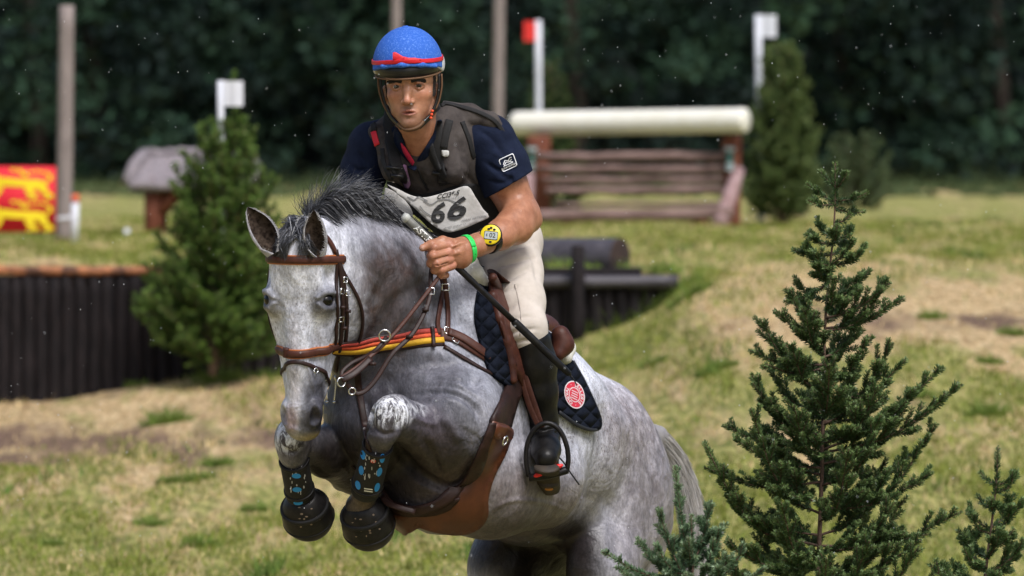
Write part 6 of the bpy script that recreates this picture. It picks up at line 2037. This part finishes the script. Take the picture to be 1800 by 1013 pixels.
lab_m = mat("pale_label", (.52, .52, .50), .6); pur = mat("purple_label", (.30, .16, .30), .6)
sheet("label", [(778, 264), (790, 266), (789, 276), (779, 274)], vestS, 3, 1, lab_m, vest, 4)
sheet("label", [(703, 292), (713, 290), (723, 322), (714, 328)], vestS, 3, 1, pur, vest, 5)
V2, F2 = glyphs("MA", 8, .2); v, f = stick(aff(V2, (714, 316), (.9, .3), (.3, -.95)), F2, vestS, 6); MB().add(v, f).done("label_text", lab_m, vest, uv=True, smooth=False)
V2, F2 = [(706, 296), (712, 294), (713, 305)], [(0, 1, 2)]; v, f = stick(V2, F2, vestS, 6); MB().add(v, f).done("label_mark", lab_m, vest, uv=True, smooth=False)

# ---- start number bib
bib_m = mat("bib_cloth", (.50, .49, .47), .8, col2=(.40, .385, .37), nscale=16, bump=.5, bscale=14, bdist=.015); ink = mat("bib_ink", (.012, .012, .013), .7); inkg = mat("bib_grey_ink", (.17, .17, .17), .7)
bibp = [(681, 324), (700, 332), (720, 342), (742, 347), (765, 343), (795, 334), (822, 327), (836, 346), (850, 368), (860, 381), (838, 392), (812, 403), (788, 408), (768, 400), (750, 386), (725, 362), (700, 342)]
bs = np.array([p for p in bibp])
class BibS:
    def hit(s, u, v):
        h, n, ok = vestS.hit(u, v)
        w = min(h[2] if ok else -70, -70) - 8
        w0 = -112 + (u - 680) * .14 + 3.5 * math.sin(u * .085 + v * .03)
        return np.array((u, v, min(w, w0) if ok else w0)), np.array((-.1, .15, -1.0)), True
bibS = BibS()
bib = sheet("number_bib", bibp, bibS, 2, 1.5, bib_m, rider, 6)
# loose flap on the far side of the neck
sheet("bib_flap", [(676, 332), (690, 338), (712, 356), (724, 376), (722, 392), (704, 392), (688, 378), (674, 356)], bibS, -14, 1.5, bib_m, bib, 6)
bx, by = np.array((.93, -.19)), np.array((.25, -1.0))
def ink_text(t, size, c, m, bold=.0, o=5.2, ex=bx, ey=by, name="bib_text"):
    V2, F2 = glyphs(t, size, bold); v, f = stick(aff(V2, c, ex, ey), F2, bibS, o); return MB().add(v, f).done(name, m, bib, uv=True, smooth=False)
ink_text("6", 56, (804, 369), ink, 1.6, 5.2, np.array((1.25, -.2)), by * .95, "number")
ink_text("6", 52, (771, 376), ink, 1.6, 5.2, np.array((.95, .12)), by * .95, "number")
ink_text("CCI3*-S", 12.5, (788, 343), ink, .25)
ink_text("EVENTING TOUR 2019", 4.2, (792, 350), inkg, .02)
ink_text("HARAS  NATIONAL", 5.5, (834, 384), inkg, .05); ink_text("* * EN  AVANT * *", 5, (800, 398), inkg, .05)
mb = MB()
for pts in ([(745, 352), (758, 360), (772, 352), (790, 352), (812, 362)], [(716, 346), (728, 352), (736, 346), (752, 354)], [(738, 362), (746, 372), (758, 380)]):
    P = cr(np.array(pts, float), 3)
    for a, b_ in zip(P[:-1], P[1:]):
        d = b_ - a; n2 = np.array((-d[1], d[0])) / (np.linalg.norm(d) + 1e-9)
        v, f = stick([a + n2, b_ + n2, b_ - n2, a - n2], [(0, 1, 2, 3)], bibS, 5); mb.add(v, f)
mb.done("bib_drawing", inkg, bib, uv=True, smooth=False)
# sleeve emblem
emb = MB(); ec = (893, 286); ex, ey = np.array((.90, -.42)), np.array((.33, .93))
def rr(w, h, r, n=5):
    V = []
    for cx, cy, a0 in ((w - r, h - r, 0), (-w + r, h - r, 90), (-w + r, -h + r, 180), (w - r, -h + r, 270)):
        for i in range(n + 1): a = R(a0 + 90 * i / n); V.append((cx + r * math.cos(a), cy + r * math.sin(a)))
    return V
A, B = rr(14.5, 12, 3.5), rr(13, 10.5, 2.6); k = len(A)
v, f = stick(aff(A + B, ec, ex, ey), [(i, (i + 1) % k, k + (i + 1) % k, k + i) for i in range(k)], shirtS, 1.6); emb.add(v, f)
for L_ in ([(-9, 0), (-4, -6), (1, -3), (6, -7), (9, -6)], [(-8, 2), (-3, -2), (3, 0), (8, -3)], [(2, -3), (5, 1), (9, 2)], [(-10, 3), (9, 3)]):
    P = np.array(L_, float)
    for a, b_ in zip(P[:-1], P[1:]):
        d = b_ - a; n2 = np.array((-d[1], d[0])) / np.linalg.norm(d) * .7; v, f = stick(aff([a + n2, b_ + n2, b_ - n2, a - n2], ec, ex, ey), [(0, 1, 2, 3)], shirtS, 1.6); emb.add(v, f)
V2, F2 = glyphs("GRANDPRIX", 4.6, .12); v, f = stick(aff(np.array(V2)[:, :2] * (1, -1), (ec[0] + 2.2, ec[1] + 6.6), ex, ey), F2, shirtS, 1.8); emb.add(v, f)
emb.done("sleeve_emblem", mat("emblem_white", (.72, .74, .78), .6), shirt, uv=True, smooth=False)

# ---- breeches
S = Field((640, 330, -150), (1000, 680, 320), 2.6)
S.chain([(842, 382, 62, 60), (880, 418, 118, 66)], 16)
S.ell((892, 428, 130), (62, 58, 66), None, 16)
S.chain([(893, 430, 100, 58), (902, 480, 52, 51), (914, 530, -5, 43), (924, 576, -52, 36), (932, 610, -44, 33)], 14)
S.chain([(850, 420, 140, 52), (800, 460, 120, 46), (760, 500, 80, 38)], 14)       # far thigh
S.chain([(760, 500, 80, 38), (752, 540, 100, 34)], 10)
v, f = S.surf(); v = folds(v, f, [([(852, 462), (890, 440), (940, 425)], 5, 5), ([(856, 478), (900, 462), (948, 452)], 4, 4), ([(858, 495), (895, 490), (935, 470)], 3.5, 4), ([(862, 515), (890, 512), (915, 498)], 3, 4), ([(925, 430), (940, 460), (946, 500)], 4, 5), ([(885, 575), (905, 560), (945, 555)], 3, 4), ([(888, 592), (912, 582), (948, 578)], 3.5, 4), ([(870, 540), (890, 545), (905, 535)], 2.5, 4), ([(850, 425), (870, 435), (900, 420)], -4, 7), ([(900, 520), (925, 530), (944, 520)], -2, 8), ([(870, 470), (900, 475), (930, 465)], -3, 6), ([(893, 606), (915, 600), (940, 598)], 3, 3)]); brS = Surf(v, f); br = MB().add(v, f).done("breeches", breech_m, rider, uv=True)
P = [(905, 500), (912, 530), (916, 560), (914, 590)]; Pp, N_ = put(P, brS, .3, 5); v, f = tube(Pp, 1.0, 5); MB().add(v, f).done("knee_seam", mat("seam", (.40, .35, .31), .8), br, uv=True)

# ---- boots (near leg, and the far leg mirrored)
def boot(s):
    g = (lambda p: p) if s > 0 else mir
    S = Field((870, 540, -150), (1030, 900, 90), 2)
    S.chain([(933, 602, -46, 36), (941, 640, -34, 37), (948, 690, -22, 32), (955, 740, -6, 25), (958, 765, -2, 24)], 10)
    S.rc((950, 620, -20), (962, 566, -8), 14, 3, 10)
    S.chain([(958, 770, -4, 25), (960, 790, -50, 24), (960, 806, -84, 20)], 12)
    S.ell((959, 796, -62), (23, 15, 31), None, 8)
    S.rc((962, 790, -4), (964, 838, 2), 22, 17, 10)
    for k in range(3): S.chain([(934, 742 + k * 9, -24, 1.6), (956, 748 + k * 10, -36, 2), (980, 742 + k * 9, -22, 1.6)], 5, op='sub')
    cut(S, np.array((.05, -1, .0)), (930, 603, 0), 3) if False else None
    v, f = S.surf(); o = MB().add(g(v), f).done("boot", boot_m, rider, uv=True)
    S = Field((920, 780, -130), (1010, 900, 60), 1.8)
    S.rc((961, 822, -92), (965, 858, -2), 23, 20, 4, (0, -.9, -.42), .28)
    S.rc((964, 848, -28), (966, 862, 4), 20, 18, 3, (0, -.9, -.42), .42)
    v, f = S.surf(); sole = MB().add(g(v), f).done("sole", mat("rubber_sole", (.022, .018, .015), .7, col2=(.05, .035, .022), nscale=30, bump=.6) if "rubber_sole" not in bpy.data.materials else bpy.data.materials["rubber_sole"], o, uv=True)
    if s > 0:
        sf = Surf(v, f); V2, F2 = disc2((965, 860), 7.5, 3, 16); v, f = stick(V2, F2, sf, 1); MB().add(v, f).done("sole_mark", mat("amber_mark", (.45, .17, .01), .5), sole, uv=True)
    # spur
    v, f = tube(g(cr(np.array([(978, 800, 4), (990, 812, 14), (1002, 830, 26), (1018, 852, 40)], float), 5)), [2.5] * 3 + [1.0] * 40 if False else 1.4, 6); MB().add(v, f).done("spur", blk_h, o, uv=True)
boot(1); boot(-1)

# ---- watch and wristband
wt = thing("wrist_watch", uvw((861, 417, -160))[0], "big yellow digital stopwatch worn on the rider's left wrist", "watch")
yel = mat("watch_yellow", (.78, .60, .01), .4); lcd = mat("watch_lcd", (.42, .46, .46), .3)
axis = (WR - EL) / np.linalg.norm(WR - EL); e1 = np.cross(axis, (0, 1, 0)); e1 /= np.linalg.norm(e1); e2 = np.cross(axis, e1)
wc = WR - axis * 20
P, N_ = ring(wc, e1, e2, 0, 359, 40, armS, 1.5, 60); v, f = ribbon(P, N_, 17, 4); MB().add(v, f).done("strap", black_r, wt, uv=True)
fc = np.array((863, 414, 0.)); h = armS.hit(863, 418); fn = np.array((-.12, -.25, -1.)); fn /= np.linalg.norm(fn); fc[2] = h[0][2] - 5
for r0_, th_, m, o_, nm in ((20, 7, black_r, 0, "case"), (18, 4.5, yel, 4.5, "bezel")):
    a = fc + fn * (o_ - 2); v, f = tube([a, a + fn * .8, a + fn * (th_ - 1), a + fn * th_], [r0_ * .94, r0_, r0_, r0_ * .93], 28); MB().add(v, f).done(nm, m, wt, uv=True)
class PlaneS:
    def __init__(s, c, n): s.c = np.array(c, float); s.n = np.array(n, float)
    def hit(s, u, v): w = s.c[2] - ((u - s.c[0]) * s.n[0] + (v - s.c[1]) * s.n[1]) / s.n[2]; return np.array((u, v, w)), s.n, True
WP = PlaneS(fc + fn * 7.3, fn)
wx, wy = np.array((.99, .10)), np.array((-.10, .99))
def flat(name, V2, F2, m, o_, par=wt, c=(863, 414), S_=None): v, f = stick(aff(V2, c, wx, wy), F2, S_ or WP, o_); return MB().add(v, f).done(name, m, par, uv=True, smooth=False)
flat("screen_frame", rr(12.2, 7.4, 2), [tuple(range(24))], black_r, .4); flat("screen", rr(11.4, 6.4, 2), [tuple(range(24))], lcd, .8)
V2, F2 = glyphs("02", 11.5, .15); flat("digits", np.array(V2)[:, :2] * (1, -1) + (2.5, 0), F2, mat("lcd_digits", (.03, .035, .03), .6), 1.2)
V2, F2 = glyphs("E", 6, .1); flat("digits", np.array(V2)[:, :2] * (1, -1) + (-7.5, 0), F2, bpy.data.materials["lcd_digits"], 1.2)
for c in ((-5, -11), (5, -11), (0, 11.5), (-1, -13.5)): V2, F2 = disc2(c, 2.6, 1.8, 12); flat("button", V2, F2, black_r, .8)

wb_ = thing("wristband", uvw((822, 434, -170))[0], "bright green paper wristband on the rider's left wrist", "wristband")
bc = np.array((821, 434, -164.)); ax2 = np.array((-.86, .22, -.46)); ax2 /= np.linalg.norm(ax2)
e1 = np.cross(ax2, (0, 1, 0)); e1 /= np.linalg.norm(e1); e2 = np.cross(ax2, e1)
both = Surf(np.concatenate([armS.V, handS.V]), np.concatenate([np.asarray(parts_F[1]) - parts_F[1].min(), np.asarray(parts_F[2]) - parts_F[2].min() + len(armS.V)]))
P, N_ = ring(bc, e1, e2, 0, 359, 40, both, 2.2, 60); v, f = ribbon(P, N_, 10, 1.6); MB().add(v, f).done("band", mat("green_band", (.02, .62, .10), .5), wb_, uv=True)
mb = MB()
for i in range(0, 40, 3):
    V_ = P[i] + N_[i] * 1.2; T = np.cross(N_[i], ax2); v = [V_ + T * a + ax2 * b_ for a, b_ in ((-.8, -.8), (.8, -.8), (.8, .8), (-.8, .8))]; mb.add(v, [(0, 1, 2, 3)])
mb.done("punch_holes", mat("green_hole", (.005, .16, .03), .6), wb_, uv=True)

# ---- whip
wp = thing("riding_whip", uvw((800, 460, -185))[0], "black riding whip with a silver lettered grip held across the rider's thigh", "whip")
A_ = np.array((712, 382, -214.)); B_ = np.array((1003, 660, -104.)); wd = (B_ - A_) / np.linalg.norm(B_ - A_)
L_ = np.linalg.norm(B_ - A_)
pt = lambda t: A_ + (B_ - A_) * t
grip_m = mat("silver_grip", (.20, .20, .18), .5, col2=(.12, .12, .11), nscale=50)
v, f = tube([pt(t) for t in (0, .005, .1, .2, .26)], [6.2, 7.8, 7.8, 7.6, 7.2], 14); gr = MB().add(v, f).done("grip", grip_m, wp, uv=True); gS = Surf(v, f)
v, f = tube([pt(t) for t in (-.012, 0, .012, .016)], [6, 8.4, 8.4, 7.6], 14); MB().add(v, f).done("cap", mat("cap_grey", (.42, .43, .40), .5), wp, uv=True)
v, f = tube([pt(t) for t in (.24, .3, .5, .66)], [6.0, 6, 5.4, 5.2], 12); MB().add(v, f).done("shaft", black_r, wp, uv=True)
v, f = tube([pt(t) for t in (.655, .665, .96, .99, 1.0)], [6, 7.2, 6.4, 5.5, 2], 12); MB().add(v, f).done("flap_end", boot_m, wp, uv=True)
v, f = tube(cr(np.array([pt(1.0), pt(1.0) + (6, 8, 0), pt(1.0) + (11, 18, 0)]), 4), [1.4] * 4 + [1] * 40 if False else 1.2, 6); MB().add(v, f).done("tassel", black_r, wp, uv=True)
d2 = wd[:2] / np.linalg.norm(wd[:2]); n2 = np.array((-d2[1], d2[0]))
V2, F2 = glyphs("ASTIER N", 14.5, .35); v, f = stick(aff(V2, pt(.135)[:2], d2, -n2), F2, gS, 1.0); MB().add(v, f).done("grip_lettering", mat("letter_white", (.80, .80, .78), .5), gr, uv=True, smooth=False)
# ================================================================== NEAR FIR TREES
near_bark = mat("young_bark", (.13, .075, .05), .8, col2=(.07, .045, .03), nscale=120, bump=.4)
def near_fir(name, label, Y, trunk, spec, seed, col, tip, rand=0, width=.0026, pm=2700, nlen=.0158, twig=.095, envelope=None, gpx=None):
    rng = np.random.default_rng(seed)
    f = Fir(rng, nlen, pm, width, np.array(col), np.array(tip))
    tp = [at(px, py, Y) for px, py in trunk]
    base = np.array((tp[-1][0], tp[-1][1], float(gz(tp[-1][0], tp[-1][1]))))
    tp_full = tp + [base - (0, 0, .03)]
    tpc = cr(np.array(tp), .01)
    f.shoot(tpc[:int(.14 / .01)][::-1], .003)
    def on(py):
        # trunk point shown at py
        i = int(np.argmin([abs(290 + (CAM_H - p[2]) / Y * 1e4 - py) for p in tpc])); return tpc[i]
    for (py0, px1, py1, dy, tw) in spec:
        a = on(py0); b = at(px1, py1, Y + dy)
        mid = (a + b) / 2 + np.array((0, 0, -.10 * np.linalg.norm(b - a)))
        f.branch([a, mid, b], .0042 if np.linalg.norm(b - a) > .15 else .003, twig * tw, 2, up=.45)
    for i in range(rand):
        t = (i + rng.random()) / rand; py = np.interp(t, [0, 1], [envelope[0][0], envelope[-1][0]])
        a = on(py); hw = np.interp(py, [e[0] for e in envelope], [e[1] for e in envelope]) * Y / 1e4
        an = i * 2.399 + rng.uniform(-.3, .3); l = hw * rng.uniform(.7, 1.08)
        d = np.array((math.cos(an), math.sin(an), 0)); u = rng.uniform(.45, .8)
        f.branch([a, a + d * l * .55 + np.array((0, 0, l * u * .25)), a + d * l * .94 + np.array((0, 0, l * u * 1.15))], .003 if l < .15 else .0042, twig * np.clip(l / .2, .5, 1.15), 2, up=.4)
    return f.build(name, base, tp_full[::-1], .011, [needle_near, near_bark], label, "fir tree")
needle_near = mat("near_needles", (1, 1, 1), .42, spec=.45, attr=True, col2=(.7, .7, .7), nscale=60, trans=.12)
near_fir("fir_tree", "tall dark green young fir standing nearest the camera right of the horse", 16.6,
    [(1468, 285), (1468, 340), (1466, 400), (1458, 480), (1451, 560), (1448, 660), (1446, 760), (1444, 860), (1440, 960), (1438, 1060), (1436, 1200)],
    [(350, 1418, 322, .02, .35), (352, 1526, 338, -.02, .4), (330, 1442, 300, .03, .2), (362, 1420, 352, -.04, .35), (368, 1520, 372, .03, .35), (335, 1490, 302, -.03, .2),
     (432, 1415, 412, -.03, .5), (450, 1392, 438, .05, .55), (425, 1500, 402, .03, .5), (470, 1502, 420, -.05, .5), (500, 1378, 530, .06, .5),
     (560, 1565, 497, -.05, .8), (575, 1582, 528, .05, .7), (590, 1362, 548, -.06, .8), (640, 1316, 616, .0, .8), (650, 1345, 640, -.12, .8),
     (750, 1592, 630, -.06, .9), (790, 1652, 650, .02, 1.0), (800, 1692, 676, -.03, 1.0), (740, 1560, 700, .12, .9),
     (780, 1270, 748, .02, 1.0), (850, 1238, 822, -.05, 1.0), (820, 1290, 772, -.12, .9), (900, 1640, 830, -.06, 1.0), (880, 1600, 800, .12, 1.0), (960, 1690, 900, .0, 1.1), (940, 1290, 880, .06, 1.0),
     (1000, 1280, 960, -.08, 1.1), (1020, 1620, 950, -.12, 1.1), (1040, 1700, 1000, -.05, 1.1)],
    21, (.066, .125, .040), (.22, .32, .11), rand=50, envelope=[(395, 36), (500, 82), (600, 112), (700, 150), (800, 178), (900, 200), (1000, 225), (1120, 250)])
near_fir("fir_tree", "slim young fir at the bottom right corner", 16.2,
    [(1754, 785), (1752, 840), (1746, 900), (1738, 960), (1730, 1040), (1725, 1200)],
    [(850, 1722, 830, .02, .5), (850, 1790, 835, .0, .5), (930, 1700, 895, .0, .7), (940, 1800, 880, -.03, .8), (1000, 1690, 940, .04, .9), (1010, 1815, 940, .0, .9), (1050, 1640, 1000, .0, .9), (980, 1760, 930, -.1, .7)],
    22, (.066, .130, .042), (.21, .31, .11), rand=16, envelope=[(860, 36), (1000, 80), (1150, 110)])
near_fir("fir_tree", "pale blue-green fir tips in front of the horse's hindquarters", 15.6,
    [(1215, 905), (1216, 950), (1218, 1013), (1220, 1100), (1220, 1250)],
    [(1020, 1058, 970, -.03, .35), (1040, 1155, 892, .0, .7), (1030, 1186, 820, .05, .45), (1040, 1120, 945, .05, .7), (1040, 1270, 920, -.04, .8), (1050, 1310, 965, .0, .8), (1000, 1250, 880, .04, .7), (1060, 1090, 1000, .05, .8), (1080, 1340, 1000, -.05, .8)],
    23, (.11, .20, .10), (.34, .46, .26), rand=16, envelope=[(950, 60), (1100, 115), (1200, 140)])

# ================================================================== RAIN
def rain():
    rng = np.random.default_rng(77); n = 900
    V0 = np.array([(0, 0, 1), (1, 0, 0), (0, 1, 0), (-1, 0, 0), (0, -1, 0), (0, 0, -1)], float)
    F0 = np.array([(0, 1, 2), (0, 2, 3), (0, 3, 4), (0, 4, 1), (5, 2, 1), (5, 3, 2), (5, 4, 3), (5, 1, 4)])
    Y = rng.uniform(13.5, 21, n); px = rng.uniform(-300, 2100, n); py = rng.uniform(-200, 1250, n)
    r = rng.uniform(.0006, .0016, n)
    P = CAMP + RT * ((px - 900) * Y / 1e4)[:, None] + UP * ((506.5 - py) * Y / 1e4)[:, None] + FWD * Y[:, None]
    P[:, 2] = np.maximum(P[:, 2], .3)
    V = (P[:, None, :] + V0[None] * r[:, None, None] * np.array((1, 1, 1.5))).reshape(-1, 3)
    F = (F0[None] + (np.arange(n) * 6)[:, None, None]).reshape(-1, 3)
    m = mat("raindrop", (.85, .88, .92), .1, spec=.8, trans=.4)
    tag(mesh("rain", V, F, m), kind="stuff")
rain()
